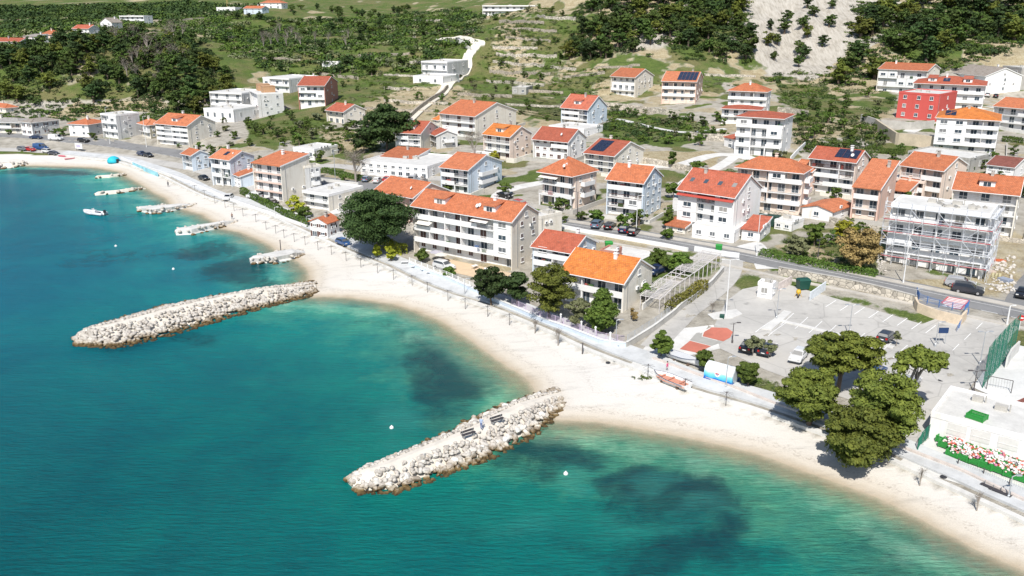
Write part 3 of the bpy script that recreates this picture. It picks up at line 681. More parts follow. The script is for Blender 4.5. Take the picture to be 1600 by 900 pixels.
def put_window(par, x, y, z, face, w, h, style, fine, door=False):
    """face: 0 front (-y), 1 right (+x), 2 left (-x)"""
    fm, pm, sm = window_mesh(w, h, style)
    rz = {0: 0, 1: math.pi/2, 2: -math.pi/2}[face]
    o = link('balcony_door' if door else 'window', fm, par); o.location = (x, y, z); o.rotation_euler = (0, 0, rz)
    link('shutter' if style == 's' else 'pane', pm, o)
    if sm and fine:
        for s_ in sm: link('shutter', s_, o)
    return o
CLUT = [plain('faded_red_cloth', (.38, .09, .08), .9), plain('blue_cloth', (.10, .16, .30), .9), plain('green_plants', (.05, .12, .03), .9), plain('dark_chairs', (.07, .06, .06), .8)]
RAILS = [WHITE, STEEL, SHUT]
def house(name, label, nb, ney, L, R, fl=3, roof='gable', rcol='o', wall='white', fc=3, sc=2, balc='', rh=None, style='g', side_wall=None, ov=.45, cat='house',
          ridge=None, chim=1, solar=None, dish=0, fine=True, base_z=None, dormer=0, sbalc='', rail='white', inset=1.05, awn=None, doors=True, skip=0, shed_rise=3, wcol=None, roof_t=.2, atticwin=True, group=None, depth=None, extra=None):
    N = P(*nb); ez = N[2] if base_z is None else base_z
    # eave height from the near corner: vertical through N seen at row ney
    lo, hi = 0, 40
    for _ in range(30):
        m = (lo+hi)/2
        if proj((N[0], N[1], ez+m))[1] > ney: lo = m
        else: hi = m
    h = lo; ze = ez+h; Ne = np.array([N[0], N[1]])
    if nb[1] < 76:      # nearly level with the eye: take the width from the outline and a common heading
        a_ = math.radians(-22); W_ = abs(N[1]*(nb[0]-L[0])/FPX/math.cos(a_)); L = proj((N[0]-W_*math.cos(a_), N[1]-W_*math.sin(a_), ze)); depth = depth or max(8, abs(N[1]*(R[0]-nb[0])/FPX/math.sin(-a_)*.6)); depth = min(depth, 12)
    Lw = (Ne-np.array([math.cos(a_), math.sin(a_)])*W_ if nb[1] < 76 else at_z(L[0], L[1], ze)[:2]); W = np.linalg.norm(Ne-Lw); ux = (Ne-Lw)/W; uy = np.array([-ux[1], ux[0]])
    if depth: D = depth
    else:
        Rw = at_z(R[0], R[1], ze)[:2]; D = max(3.0, float((Rw-Ne)@uy))
        # split the error of a non-rectangular outline
        e = math.atan2(float((Rw-Ne)@ux), D); 
        if abs(e) < .7:
            D = np.linalg.norm(Rw-Ne); a = math.atan2(ux[1], ux[0])-e*.5; ux = np.array([math.cos(a), math.sin(a)]); uy = np.array([-ux[1], ux[0]])
    W = min(W, 45); D = min(D, 24)
    ctr = Ne-ux*W/2+uy*D/2; ang = math.atan2(ux[1], ux[0])
    root = empty(name, (ctr[0], ctr[1], ez), ang); tag(root, label, cat, group)
    wm = WALLS[wall]; rm = ROOFS.get(rcol, ORANGE); hw, hd = W/2, D/2
    has = any(c in 'brl' for c in balc); yb = -hd+(inset if has else 0)
    fh = h/fl
    rh = rh if rh is not None else min(D, W)*.5*math.tan(math.radians(24))
    if nb[1] < 76: ez = min(float(hgt(*(ctr+ux*a*hw+uy*b*hd))) for a in (-1, 0, 1) for b in (-1, 0, 1))+.6; root.location.z = ez
    # walls
    wb = MB()
    mats = [wm, WALLS[side_wall] if side_wall else wm]
    z0 = -4.0
    if roof == 'gable':       # ridge along x; gables left and right
        yf = yb; slope = rh/(hd)
        zf = h if not has else h+0.0
        wb.box(-hw, hw, yf, hd, z0, h-.02)
        for sx in (-1, 1):
            x = sx*hw; x2 = x-sx*.3
            wb.add([(x,yf,h-.02),(x,hd,h-.02),(x,0,h+rh-.06),(x,yf,h-.02+slope*(yf+hd)-.03),(x2,yf,h-.02),(x2,hd,h-.02),(x2,0,h+rh-.06),(x2,yf,h-.02+slope*(yf+hd)-.03)],
                [(0,1,2,3),(7,6,5,4),(0,3,7,4),(3,2,6,7),(2,1,5,6)], 1)
        # side-wall skin
        wb.box(hw, hw+.02, yf, hd, z0, h-.02, 1); wb.box(-hw-.02, -hw, yf, hd, z0, h-.02, 1)
        if has: wb.box(hw-.25, hw, -hd+.02, yf, z0, h-.05, 1); wb.box(-hw, -hw+.25, -hd+.02, yf, z0, h-.05, 1)
    elif roof == 'gside':     # ridge along y; gable faces the front
        wb.box(-hw, hw, yb, hd, z0, h-.02)
        for y, s_ in ((yb, 1), (hd, -1)):
            wb.add([(-hw,y,h-.02),(hw,y,h-.02),(0,y,h+rh-.06),(-hw,y+s_*.3,h-.02),(hw,y+s_*.3,h-.02),(0,y+s_*.3,h+rh-.06)], [(0,1,2),(5,4,3),(0,2,5,3),(2,1,4,5)])
        wb.box(hw, hw+.02, yb, hd, z0, h-.02, 1)
    elif roof == 'shed':
        wb.box(-hw, hw, yb, hd, z0, h-.02); s1 = shed_rise/D
        for sx in (-1, 1):
            x = sx*hw; x2 = x-sx*.3
            wb.add([(x,yb,h-.02),(x,hd,h-.02),(x,hd,h+shed_rise-.05),(x,yb,h+s1*(yb+hd)-.04),(x2,yb,h-.02),(x2,hd,h-.02),(x2,hd,h+shed_rise-.05),(x2,yb,h+s1*(yb+hd)-.04)], [(0,1,2,3),(7,6,5,4),(0,3,7,4),(3,2,6,7),(2,1,5,6)], 1)
        wb.box(-hw+.3, hw-.3, hd-.3, hd, h-.02, h+shed_rise-.06)
        if has: wb.box(hw-.25, hw, -hd+.02, yb, z0, h-.05, 1); wb.box(-hw, -hw+.25, -hd+.02, yb, z0, h-.05, 1)
        wb.box(hw, hw+.02, yb, hd, z0, h-.02, 1)
    else:
        wb.box(-hw, hw, yb, hd, z0, h-.02); wb.box(hw, hw+.02, yb, hd, z0, h-.03, 1)
        if has and roof == 'flat': wb.box(hw-.25, hw, -hd+.02, yb, z0, h-.05, 1); wb.box(-hw, -hw+.25, -hd+.02, yb, z0, h-.05, 1)
    wb.build('wall', mats, root)
    # roof
    rb = MB(); T = roof_t; o = ov
    if roof == 'gable':
        s1 = rh/hd; ye = -hd-o; ye2 = hd+o
        rb.slab([(-hw-o*.6, ye, h-s1*o+T), (hw+o*.6, ye, h-s1*o+T), (hw+o*.6, 0, h+rh+T), (-hw-o*.6, 0, h+rh+T)], T)
        rb.slab([(hw+o*.6, ye2, h-s1*o+T), (-hw-o*.6, ye2, h-s1*o+T), (-hw-o*.6, .0, h+rh+T-.002), (hw+o*.6, .0, h+rh+T-.002)], T)
        rr_ = rb.build('roof', rm, root)
        rg = MB(); n = max(4, int(W/1.0)); rg.tube((-hw-o*.6, 0, h+rh+T), (hw+o*.6, 0, h+rh+T), .13, n=6); rg.build('ridge_tiles', rm, rr_)
        fb = MB()   # white verge boards on the gables
        for sx in (-1, 1):
            x = sx*(hw+o*.6); 
            for (ya, za, yc, zc) in ((ye, h-s1*o, 0, h+rh), (ye2, h-s1*o, 0, h+rh)):
                fb.add([(x, ya, za-.08), (x, yc, zc-.08), (x, yc, zc+T+.03), (x, ya, za+T+.03), (x+sx*.1, ya, za-.08), (x+sx*.1, yc, zc-.08), (x+sx*.1, yc, zc+T+.03), (x+sx*.1, ya, za+T+.03)], [(0,1,2,3),(7,6,5,4),(3,2,6,7),(0,4,5,1),(0,3,7,4)])
        fb.tube((-hw-o*.6, ye-.07, h-s1*o+.05), (hw+o*.6, ye-.07, h-s1*o+.05), .08, n=5)
        fb.build('gutter', WHITE, rr_)
    elif roof == 'gside':
        s1 = rh/hw; xe = hw+o
        rb.slab([(xe, -hd-o*.6, h-s1*o+T), (xe, hd+o*.6, h-s1*o+T), (0, hd+o*.6, h+rh+T), (0, -hd-o*.6, h+rh+T)], T)
        rb.slab([(-xe, hd+o*.6, h-s1*o+T), (-xe, -hd-o*.6, h-s1*o+T), (0, -hd-o*.6, h+rh+T-.002), (0, hd+o*.6, h+rh+T-.002)], T)
        rr_ = rb.build('roof', rm, root)
    elif roof == 'hip':
        a = min(hw, hd); rl = max(hw, hd)-a; e = h+.02
        if W >= D: r1, r2 = (-rl, 0, h+rh), (rl, 0, h+rh)
        else: r1, r2 = (0, -rl, h+rh), (0, rl, h+rh)
        c = [(-hw-o,-hd-o,e),(hw+o,-hd-o,e),(hw+o,hd+o,e),(-hw-o,hd+o,e)]
        V = c+[r1, r2]; 
        if W >= D: F = [(0,1,5,4),(1,2,5),(2,3,4,5),(3,0,4)]
        else: F = [(0,1,4),(1,2,5,4),(2,3,5),(3,0,4,5)]
        n0 = len(V); V += [(x, y, z_-.18) for x, y, z_ in c]; F += [(0,n0,n0+1,1),(1,n0+1,n0+2,2),(2,n0+2,n0+3,3),(3,n0+3,n0,0),(n0+3,n0+2,n0+1,n0)]
        rb.add(V, F); rr_ = rb.build('roof', rm, root)
        rg = MB()
        rg.tube(r1, r2, .13, n=5)
        for i, q in enumerate(c): rg.tube(q, (r1 if (q[0] < 0 if W >= D else q[1] < 0) else r2), .12, n=5)
        rg.build('ridge_tiles', rm, rr_)
        g = MB(); 
        for i in range(4):
            a_, b__ = c[i], c[(i+1) % 4]; g.tube((a_[0]*1.004, a_[1]*1.004, a_[2]-.06), (b__[0]*1.004, b__[1]*1.004, b__[2]-.06), .09, n=5)
        g.build('gutter', WHITE, rr_)
    elif roof == 'shed':
        s1 = shed_rise/D
        rb.slab([(-hw-o*.5, -hd-o, h-s1*o+T), (hw+o*.5, -hd-o, h-s1*o+T), (hw+o*.5, hd+o*.5, h+shed_rise+s1*o*.5+T), (-hw-o*.5, hd+o*.5, h+shed_rise+s1*o*.5+T)], T)
        rr_ = rb.build('roof', rm, root)
        fb = MB(); x = hw+o*.5
        fb.add([(x,-hd-o,h-s1*o-.1),(x,hd+o*.5,h+shed_rise-.05),(x,hd+o*.5,h+shed_rise+T+.08),(x,-hd-o,h-s1*o+T+.03),(x+.1,-hd-o,h-s1*o-.1),(x+.1,hd+o*.5,h+shed_rise-.05),(x+.1,hd+o*.5,h+shed_rise+T+.08),(x+.1,-hd-o,h-s1*o+T+.03)], [(0,1,2,3),(7,6,5,4),(3,2,6,7),(0,4,5,1),(0,3,7,4)])
        fb.build('verge_board', WHITE, rr_)
    else:
        y_ = -hd if has else yb
        rb.box(-hw+.02, hw-.02, y_+.02, hd-.02, h-.02, h+.12); rr_ = rb.build('roof', FLATR, root)
        pb = MB(); pt = .22; ph = .45
        pb.box(-hw-.06, hw+.06, y_-.06, y_+pt, h-.25, h+ph); pb.box(-hw-.06, hw+.06, hd-pt, hd+.06, h-.25, h+ph); pb.box(-hw-.06, -hw+pt, y_+pt, hd-pt, h-.25, h+ph); pb.box(hw-pt, hw+.06, y_+pt, hd-pt, h-.25, h+ph)
        pb.build('parapet', WALLS[wcol] if wcol else wm, root)
        rs = random.Random(label)
        for i in range(rs.randint(1, 3)):
            v = MB(); sx = rs.uniform(.4, .9); v.box(-sx, sx, -.4, .4, 0, .7); v.tube((sx+.3, 0, 0), (sx+.3, 0, 1.0), .09)
            o_ = v.build('roof_vent', [CONC], rr_); o_.location = (rs.uniform(-hw*.6, hw*.6), rs.uniform(-hd*.3, hd*.6), h+.12)
    rs = random.Random(label+'x')
    # chimneys
    for i in range(chim):
        if roof == 'flat': continue
        c = MB(); cw_ = .3; hh = 1.2; c.box(-cw_, cw_, -cw_, cw_, -1.4, hh); c.box(-cw_-.08, cw_+.08, -cw_-.08, cw_+.08, hh-.35, hh-.22); c.box(-cw_-.1, cw_+.1, -cw_-.1, cw_+.1, hh+.25, hh+.34)
        for a_ in (-.2, .2): c.box(a_-.06, a_+.06, -.2, .2, hh, hh+.25)
        o_ = c.build('chimney', wm if rs.random() < .6 else CONC, rr_)
        if roof == 'gable': o_.location = (rs.uniform(-.7, .7)*hw, rs.choice((.12, -.15))*hd, h+rh*.9)
        elif roof == 'gside': o_.location = (rs.choice((.25, -.25))*hw, rs.uniform(-.2, .7)*hd, h+rh*.75)
        elif roof == 'shed': o_.location = (rs.uniform(-.6, .6)*hw, .5*hd, h+shed_rise*.78)
        else: o_.location = (rs.uniform(-.25, .25)*hw, rs.choice((.1, -.15))*hd, h+rh*.8)
    # solar panels on the front slope
    if solar:
        for (fx0, fx1, fy0, fy1) in solar:
            s_ = MB(); x0 = -hw+W*fx0; x1 = -hw+W*fx1
            if roof == 'gable': f0 = lambda y: h+rh*(1-abs(y)/hd)+T+.12
            elif roof == 'shed': f0 = lambda y: h+shed_rise*(y+hd)/D+T+.12
            elif roof == 'flat': f0 = lambda y: h+.5+.35*(y+hd)
            else: f0 = lambda y: h+rh*(1-abs(y)/(hd+o))+.14
            y0 = -hd+hd*fy0; y1 = -hd+hd*fy1; nx_ = max(1, round((x1-x0)/1.7)); ny_ = max(1, round((y1-y0)/1.05))
            for i in range(nx_):
                for j in range(ny_):
                    xa = x0+(x1-x0)*i/nx_+.04; xb = x0+(x1-x0)*(i+1)/nx_-.04; ya = y0+(y1-y0)*j/ny_+.04; yc = y0+(y1-y0)*(j+1)/ny_-.04
                    s_.slab([(xa,ya,f0(ya)),(xb,ya,f0(ya)),(xb,yc,f0(yc)),(xa,yc,f0(yc))], .06)
            s_.build('solar_panel', SOLAR, rr_)
    for i in range(dish):
        d_ = MB(); d_.lathe([(.02,0),(.22,.03),(.36,.09),(.44,.17),(.42,.18),(.2,.06)], 12); o_ = d_.build('satellite_dish', WHITE, rr_)
        o_.location = (rs.uniform(.2, .8)*hw, -hd*rs.uniform(.3, .8), h+rh*.45+.5 if roof != 'flat' else h+.9); o_.rotation_euler = (math.radians(60), 0, rs.uniform(-.6, .3)); 
    for i in range(dormer):
        x = -hw+W*(i+.5)/dormer; d_ = MB(); y0 = -hd*.62; zt = h+rh*.38
        d_.box(x-.55, x+.55, y0, y0+1.0, zt+.0, zt+.08) if dormer > 2 else None
        if dormer > 2:
            s1 = rh/hd; ya, yc = -hd*.62, -hd*.62+1.1; f0 = lambda y: h+rh*(1-abs(y)/hd)+T+.07
            d_ = MB(); d_.slab([(x-.45,ya,f0(ya)),(x+.45,ya,f0(ya)),(x+.45,yc,f0(yc)),(x-.45,yc,f0(yc))], .08); d_.build('skylight', GLASS, rr_)
        else:
            d_ = MB(); wd2 = 1.5; y0 = -hd*.72; zt = h+rh*.28; hh = 1.5; back = -hd*.1
            d_.box(x-wd2, x+wd2, y0, back, zt-.5, zt+hh-.1); dm = d_.build('dormer', wm, rr_)
            q = MB(); q.slab([(x-wd2-.25,y0-.35,zt+hh),(x+wd2+.25,y0-.35,zt+hh),(x+wd2+.25,back+.4,zt+hh+.6),(x-wd2-.25,back+.4,zt+hh+.6)], .16); q.build('dormer_roof', rm, dm)
            put_window(dm, x, y0-.01, zt+.1, 0, 1.6, 1.1, 'g', fine)
            for c_ in dm.children:
                if c_.name.startswith('window'): c_.parent = dm
    # storeys: windows, doors, balconies
    rs0 = rs.random(); cols_ = [rs.random() for _ in range(11)]; enc = []
    for k in range(fl):
        zf = k*fh; b = balc[k] if k < len(balc) else '.'
        st_ = style if isinstance(style, str) and len(style) == 1 else style[k % len(style)]
        n = fc
        for i in range(n):
            if (k+i) in () : continue
            x = -hw+W*(i+.5)/n + rs.uniform(-.15, .15)
            if b in 'brl' and (b != 'l' or x > 0) or (k == 0 and rs.random() < .35 and fl > 1):
                ww = min(1.7, W/n*.55); put_window(root, x, yb-.01, zf+.12, 0, ww, min(2.1, fh*.76), st_ if rs.random() < .6 else 'g', fine, True)
            else: ww = min(1.25, W/n*.5); put_window(root, x, yb-.01, zf+fh*.36, 0, ww, fh*.42, st_, fine)
        if (fine or sc) and skip != 1:
            for i in range(sc):
                y = yb+(hd-yb)*(i+.5)/max(1, sc)+rs.uniform(-.25, .25); put_window(root, hw+.022, y, zf+fh*.38, 1, 1.0, fh*.38, st_, fine)
        if b in 'brlp':
            q = MB(); x0 = -hw+.0 if b != 'l' else 0.0; x1 = hw; yo = -hd; xa = x0+.26 if (has and roof in ('gable','shed','flat')) else x0-.0; xb = x1-.26 if (has and roof in ('gable','shed','flat')) else x1
            if k > 0:
                q.box(xa, xb, yo, yb-.02, zf-.2, zf)
                seg = max(1, round((xb-xa)/4.2)) if fine and b == 'b' else 0; kinds = []
                for i in range(seg):
                    a0 = xa+(xb-xa)*i/seg; a1 = xa+(xb-xa)*(i+1)/seg; rv = cols_[(i*7+k*(3 if rs0 > .5 else 0)) % 11]
                    if rv < .62: q.box(a0, a1, yo-.02, yo+.12, zf-.22, zf+.92)
                    elif rv < .9 or not has: kinds.append((a0, a1))
                    else:
                        q.box(a0+.05, a1-.05, yo-.02, yb-.03, zf-.2, zf+fh-.24); kinds.append(None); enc.append((k, (a0+a1)/2, yo-.03, zf+.9, min(2.0, (a1-a0)*.6)))
                if not seg and (b == 'b' or (b == 'l' and rail == 'white')):
                    q.box(xa, xb, yo-.02, yo+.12, zf-.22, zf+.92)
                    if not (has and roof in ('gable','shed','flat')): q.box(xb-.12, xb, yo+.12, yb-.02, zf, zf+.92); q.box(xa, xa+.12, yo+.12, yb-.02, zf, zf+.92)
                q_ = q.build('balcony', WHITE if rail == 'white' else (WALLS[rail] if rail in WALLS else WHITE), root)
                if b == 'r' or (b == 'l' and rail != 'white'):
                    g = MB(); nb_ = int((xb-xa)/.22)
                    for i in range(nb_+1): xx = xa+(xb-xa)*i/nb_; g.box(xx-.02, xx+.02, yo+.02, yo+.06, zf, zf+.95)
                    g.box(xa, xb, yo, yo+.08, zf+.95, zf+1.02); g.build('railing', WHITE if rs.random() < .5 else STEEL, q_)
                for gk in kinds:
                    if gk:
                        g = MB(); g.box(gk[0], gk[1], yo, yo+.07, zf+.9, zf+.97); g.box(gk[0], gk[1], yo+.01, yo+.05, zf+.1, zf+.15)
                        for i in range(int((gk[1]-gk[0])/.2)+1): xx = gk[0]+i*.2; g.box(xx-.018, xx+.018, yo+.01, yo+.05, zf, zf+.92)
                        g.build('railing', RAILS[int(rs0*2.99)], q_)
                for i in range(1, seg):
                    if cols_[(i*3+5) % 11] < .55: d_ = MB(); xm = xa+(xb-xa)*i/seg; d_.box(xm-.09, xm+.09, yo+.0, yb-.03, zf-.19, zf+fh-.23); d_.build('dividing_wall', wm, q_)
                for e_ in enc: put_window(q_, e_[1], e_[2], e_[3], 0, e_[4], 1.1, 'g', fine)
                enc.clear()
                if fine and seg and rs.random() < .55:     # laundry, chairs and planters behind the parapet
                    for i in range(rs.randint(1, 3)):
                        l_ = MB(); x_ = rs.uniform(xa+.5, xb-.9); l_.box(x_, x_+rs.uniform(.5, 1.3), yo+.25, yo+.6, zf+.02, zf+rs.uniform(.75, 1.25)); l_.build('balcony_clutter', CLUT[rs.randint(0, 3)], q_)
            elif k == 0:
                for i in range(max(2, int(W/4))+1):
                    xx = -hw+.2+(W-.4)*i/max(2, int(W/4)); q.box(xx-.16, xx+.16, yo+.05, yo+.37, -1, fh-.21)
                q.build('pillars', WHITE, root)
        if k < len(sbalc) and sbalc[k] in 'br':
            q = MB(); q.box(hw+.03, hw+1.2, yb+(hd-yb)*.25, yb+(hd-yb)*.75, zf-.18, zf); q.box(hw+1.1, hw+1.2, yb+(hd-yb)*.25, yb+(hd-yb)*.75, zf, zf+.9); q.box(hw+.03, hw+1.1, yb+(hd-yb)*.25, yb+(hd-yb)*.25+.1, zf, zf+.9); q.box(hw+.03, hw+1.1, yb+(hd-yb)*.75-.1, yb+(hd-yb)*.75, zf, zf+.9); q.build('balcony', WHITE, root)
    if roof == 'gable' and atticwin and fine and rh > 1.6: put_window(root, hw+.022, .2, h+.1, 1, 1.0, 1.0, 'g', fine)
    if awn:     # awnings: storey, x0, x1, colour
        for (k, fx0, fx1, mt) in awn:
            q = MB(); zt = (k+1)*fh-.35; x0 = -hw+W*fx0; x1 = -hw+W*fx1
            q.slab([(x0,-hd-1.0,zt-.7),(x1,-hd-1.0,zt-.7),(x1,yb-.05,zt+.1),(x0,yb-.05,zt+.1)], .05); q.build('awning', mt, root)
    if fine:
        dp = MB(); dp.tube((hw+.09, yb+.35, 0), (hw+.09, yb+.35, h-.1), .05, n=5); dp.build('downpipe', STEEL, root)
        for i in range(rs.randint(1, 3)):
            ac = MB(); ac.box(0, .32, -.42, .42, 0, .6); ac.box(.32, .335, -.3, .1, .1, .5, 1); o_ = ac.build('air_conditioner', [WHITE, DARK], root); o_.location = (hw+.03, rs.uniform(yb+1, hd-1), fh*rs.randint(1, max(1, fl-1))+.3)
    house.last = dict(root=root, W=W, D=D, h=h, hw=hw, hd=hd, yb=yb, fh=fh, N=N, ux=ux, uy=uy)
    print('HOUSE %-34s W%.1f D%.1f h%.1f fl%d ang%.0f z%.1f' % (name+' '+str(nb), W, D, h, fl, math.degrees(ang), ez))
    return root
def solarmat():
    m, nt, b = newmat('solar_cells'); pos = objpos(nt); br = nd(nt, 'ShaderNodeTexBrick'); br.inputs['Scale'].default_value = 1; br.offset = 0
    br.inputs['Brick Width'].default_value = .16; br.inputs['Row Height'].default_value = .16; br.inputs['Mortar Size'].default_value = .006
    br.inputs['Color1'].default_value = (.01,.015,.04,1); br.inputs['Color2'].default_value = (.012,.02,.05,1); br.inputs['Mortar'].default_value = (.1,.12,.16,1); nt.links.new(pos, br.inputs['Vector'])
    nt.links.new(br.outputs[0], b.inputs['Base Color']); b.inputs['Roughness'].default_value = .15; return m
SOLAR = solarmat()
AW_W = plain('white_awning_cloth', (.72, .70, .64), .9); AW_R = plain('red_awning_cloth', (.45, .07, .05), .9)
F = dict
# western row along the road
house('row_house', 'long two-storey house under a grey-brown roof, at the left edge of the photo', (34,209), 192, (-40,187), (52,187), 2, 'hip', 't', 'cream', 6, 1, '.b', rh=1.3, side_wall='purple')
house('house', 'grey-sided two-storey house with flat grey-brown roof, second from the left edge', (52,213), 192, (33,190), (90,187), 2, 'hip', 't', 'white', 2, 3, '', rh=1.2, side_wall='grey', style='o')
house('cottage', 'small white house under a bright orange hipped roof, left of the tall white modern block', (140,214), 195, (118,192), (155,190), 2, 'hip', 'o', 'white', 2, 1, '', side_wall='grey', rh=1.8)
house('apartment_house', 'white and grey flat-roofed modern block with wide window bands, between two small orange-roofed houses', (186,219), 181, (154,179), (219,177), 3, 'flat', 'o', 'white', 3, 1, '.bb', side_wall='grey')
house('house', 'olive-sided house under a low orange hipped roof, right of the tall white modern block', (232,218), 196, (211,193), (257,194), 2, 'hip', 'o', 'cream', 2, 2, '.b', side_wall='olive', rh=1.9)
house('apartment_house', 'four-storey white house with balconies and an orange gabled roof above the western road', (296,230), 197, (256,191), (326,190), 4, 'gable', 'o', 'white', 3, 2, '.bbb', side_wall='cream', dormer=1)
house('house', 'small white house with orange porch roof standing on the seaward side of the western road', (302,268), 243, (281,240), (326,240), 2, 'gable', 'o', 'white', 2, 2, '.r', side_wall='blue')
house('apartment_house', 'white three-storey seafront house with arched balconies, one solar panel on its orange roof', (363,292), 250, (329,246), (396,243), 3, 'gable', 'o', 'white', 3, 2, 'bbb', side_wall='blue', solar=[(.45,.62,.35,.75)], dish=1, dormer=0)
house('annex', 'pale blue gabled annex joined right of the arched seafront house', (377,294), 276, (365,272), (405,263), 2, 'gable', 'o', 'white', 2, 1, '', side_wall='blue')
house('apartment_house', 'cream four-storey block with an orange lean-to roof and glazed balconies behind the long hedge', (443,316), 260, (408,252), (470,250), 4, 'shed', 'o', 'white', 3, 0, 'rrrr', side_wall='cream', shed_rise=1.8, rail='pink')
house('apartment_house', 'brown-roofed extension with dark balconies behind the orange shed-roofed block', (479,303), 262, (469,260), (500,259), 3, 'flat', 'n', 'cream', 1, 2, '.rr', side_wall='grey', sbalc='.bb')
house('villa', 'white flat-roofed two-storey villa beside the yellow-green bush and the big dark pine', (515,331), 306, (476,299), (562,292), 2, 'flat', 'o', 'white', 2, 2, '.r', side_wall='cream')
r_ = house('garden_house', 'tiny white seafront house with orange roof and dark shutters, left of the big dark pine', (512,373), 349, (490,344), (523,342), 2, 'gside', 'o', 'white', 2, 1, '', style='o')
# modern complex up the slope
house('villa', 'white modern villa wing with blue-glazed ground floor, below the dark pine wood', (380,176), 147, (344,143), (400,141), 3, 'flat', 'o', 'white', 3, 1, '.br', side_wall='grey')
house('villa', 'grey-sided modern villa with dark window band beside the blue-glazed wing', (405,184), 147, (377,142), (443,146), 3, 'flat', 'o', 'white', 2, 2, '.b.', side_wall='grey', chim=0)
M2 = house.last
for tx, lab in ((-.55, 'left'), (.45, 'right')):
    t = MB(); t.box(-2.6, 2.6, -2.6, 2.6, 0, 2.7); t.box(-2.7, 2.7, -2.7, 2.7, 2.7, 2.85); o_ = t.build('roof_room', WALLS['tanw'], M2['root']); o_.location = (tx*M2['hw']*1.2, .1, M2['h']+.13)
house('villa', 'low white flat-roofed terrace building below the modern villas', (366,191), 173, (321,170), (404,166), 1, 'flat', 'o', 'white', 4, 2, '', side_wall='white')
house('villa', 'white cubic house with an overhanging upper floor, left of the brick-sided block', (453,146), 124, (421,121), (484,119), 2, 'flat', 'o', 'white', 3, 2, '.b', side_wall='grey')
house('apartment_house', 'three-storey block with a brick-red side wall and orange stepped roof on the green slope', (509,166), 134, (464,134), (533,128), 3, 'gable', 'r', 'white', 4, 1, '.bb', side_wall='brick', rh=3)
house('house', 'small cream house with red gabled roof in the garden above the big dark tree', (538,195), 175, (510,172), (570,171), 2, 'gable', 'r', 'cream', 3, 2, 'b.', side_wall='cream')
house('bungalow', 'low white flat-roofed house with three large dark openings above the hedge', (492,251), 235, (456,232), (530,228), 1, 'flat', 'o', 'white', 3, 2, '', side_wall='cream')
# middle of the town
house('restaurant', 'long low white building with a row of dark windows behind the small car park', (668,279), 262, (582,249), (696,244), 2, 'flat', 'o', 'white', 9, 3, '')
house('house', 'orange lean-to roofed hall on top of the long low white building', (644,262), 249, (600,243), (662,240), 1, 'shed', 'o', 'white', 2, 1, '', shed_rise=1.5)
house('apartment_house', 'white house with two red gables and one small dormer above the low white restaurant', (658,237), 209, (621,206), (676,200), 3, 'gable', 'r', 'white', 2, 1, 'bbb', side_wall='cream', dormer=1, rh=3)
house('house_wing', 'right wing with its own red gable, joined to the white house with a small dormer', (682,233), 212, (671,208), (698,204), 2, 'gable', 'r', 'white', 1, 2, '.b', side_wall='grey', sbalc='.b')
house('apartment_house', 'tall grey-sided orange-roofed house with nine dark side windows, behind the bare pale tree', (743,217), 182, (705,175), (778,170), 3, 'gable', 'o', 'white', 3, 3, '.lr', side_wall='cream', style='s')
house('apartment_house', 'white house with bright orange stepped roof and orange balcony cloth, right of the bare tree', (797,251), 214, (756,209), (829,208), 3, 'gable', 'b', 'cream', 3, 2, 'brr', side_wall='peach', dormer=1, style='s', rh=2.6)
house('apartment_house', 'white house with two gabled bays and brown shutters, under a weathered red-brown roof', (887,252), 222, (832,217), (917,215), 3, 'gable', 'r', 'white', 5, 2, '..l', side_wall='white', style='s', rh=3, dish=1)
house('apartment_house', 'white gabled house with red roof and blue-white side, above the low white terrace', (918,198), 171, (880,167), (944,166), 3, 'gable', 'r', 'white', 3, 2, '.bb', side_wall='blue', rh=4.2, dormer=1)
house('annex', 'low white flat terrace building with a small orange porch below the red-roofed house', (912,215), 203, (861,197), (938,197), 1, 'flat', 'o', 'white', 4, 2, '')
house('house', 'white house with orange gabled roof high on the terraces, left of the pink solar-roofed house', (991,153), 121, (953,119), (1024,118), 3, 'gable', 'o', 'white', 4, 3, '.b.', side_wall='cream', rh=3)
house('house', 'pink-sided house with half its roof covered by dark solar panels on the upper terraces', (1086,162), 128, (1034,127), (1107,121), 3, 'gable', 'o', 'peach', 4, 3, '.bb', side_wall='pink', solar=[(.42,.98,.1,.95)], rh=3)
house('villa', 'white villa with orange hipped roof and black crest ornament in its gable', (1195,180), 144, (1137,143), (1215,141), 3, 'hip', 'o', 'white', 4, 1, '..b', side_wall='white', rh=2.6)
VC = house.last
house('annex', 'white porch wing under a low red roof before the white hipped-roof villa', (1186,195), 172, (1127,170), (1196,168), 2, 'hip', 'r', 'white', 4, 1, '.r', rh=1.0)
house('apartment_house', 'tall white block with long plain balconies and a narrow sloping stair tower', (1218,247), 186, (1150,182), (1243,179), 4, 'hip', 'r', 'white', 4, 1, 'bbbb', rh=1.3)
house('apartment_house', 'cream-sided house with dark solar tubes on its red roof, behind the hipped pink-cream block', (959,273), 244, (916,238), (999,232), 3, 'gable', 'r', 'cream', 3, 2, '.rr', side_wall='cream', solar=[(.1,.55,.15,.9)], dish=1, rh=3)
house('apartment_house', 'pink-cream block with tall orange hipped roof and two dishes, beside the blue-white house', (892,328), 276, (836,270), (941,268), 3, 'hip', 'o', 'peach', 4, 2, 'bbb', side_wall='peach', rh=3.6, dish=2, sbalc='.bb', awn=[(2,.05,.6,AW_W)], inset=1.6)
house('apartment_house', 'blue-white four-storey house with three rows of balcony doors, behind four parked cars', (1003,342), 286, (945,281), (1043,276), 4, 'gable', 'o', 'white', 3, 3, '.bbb', side_wall='blue', rh=2.8)
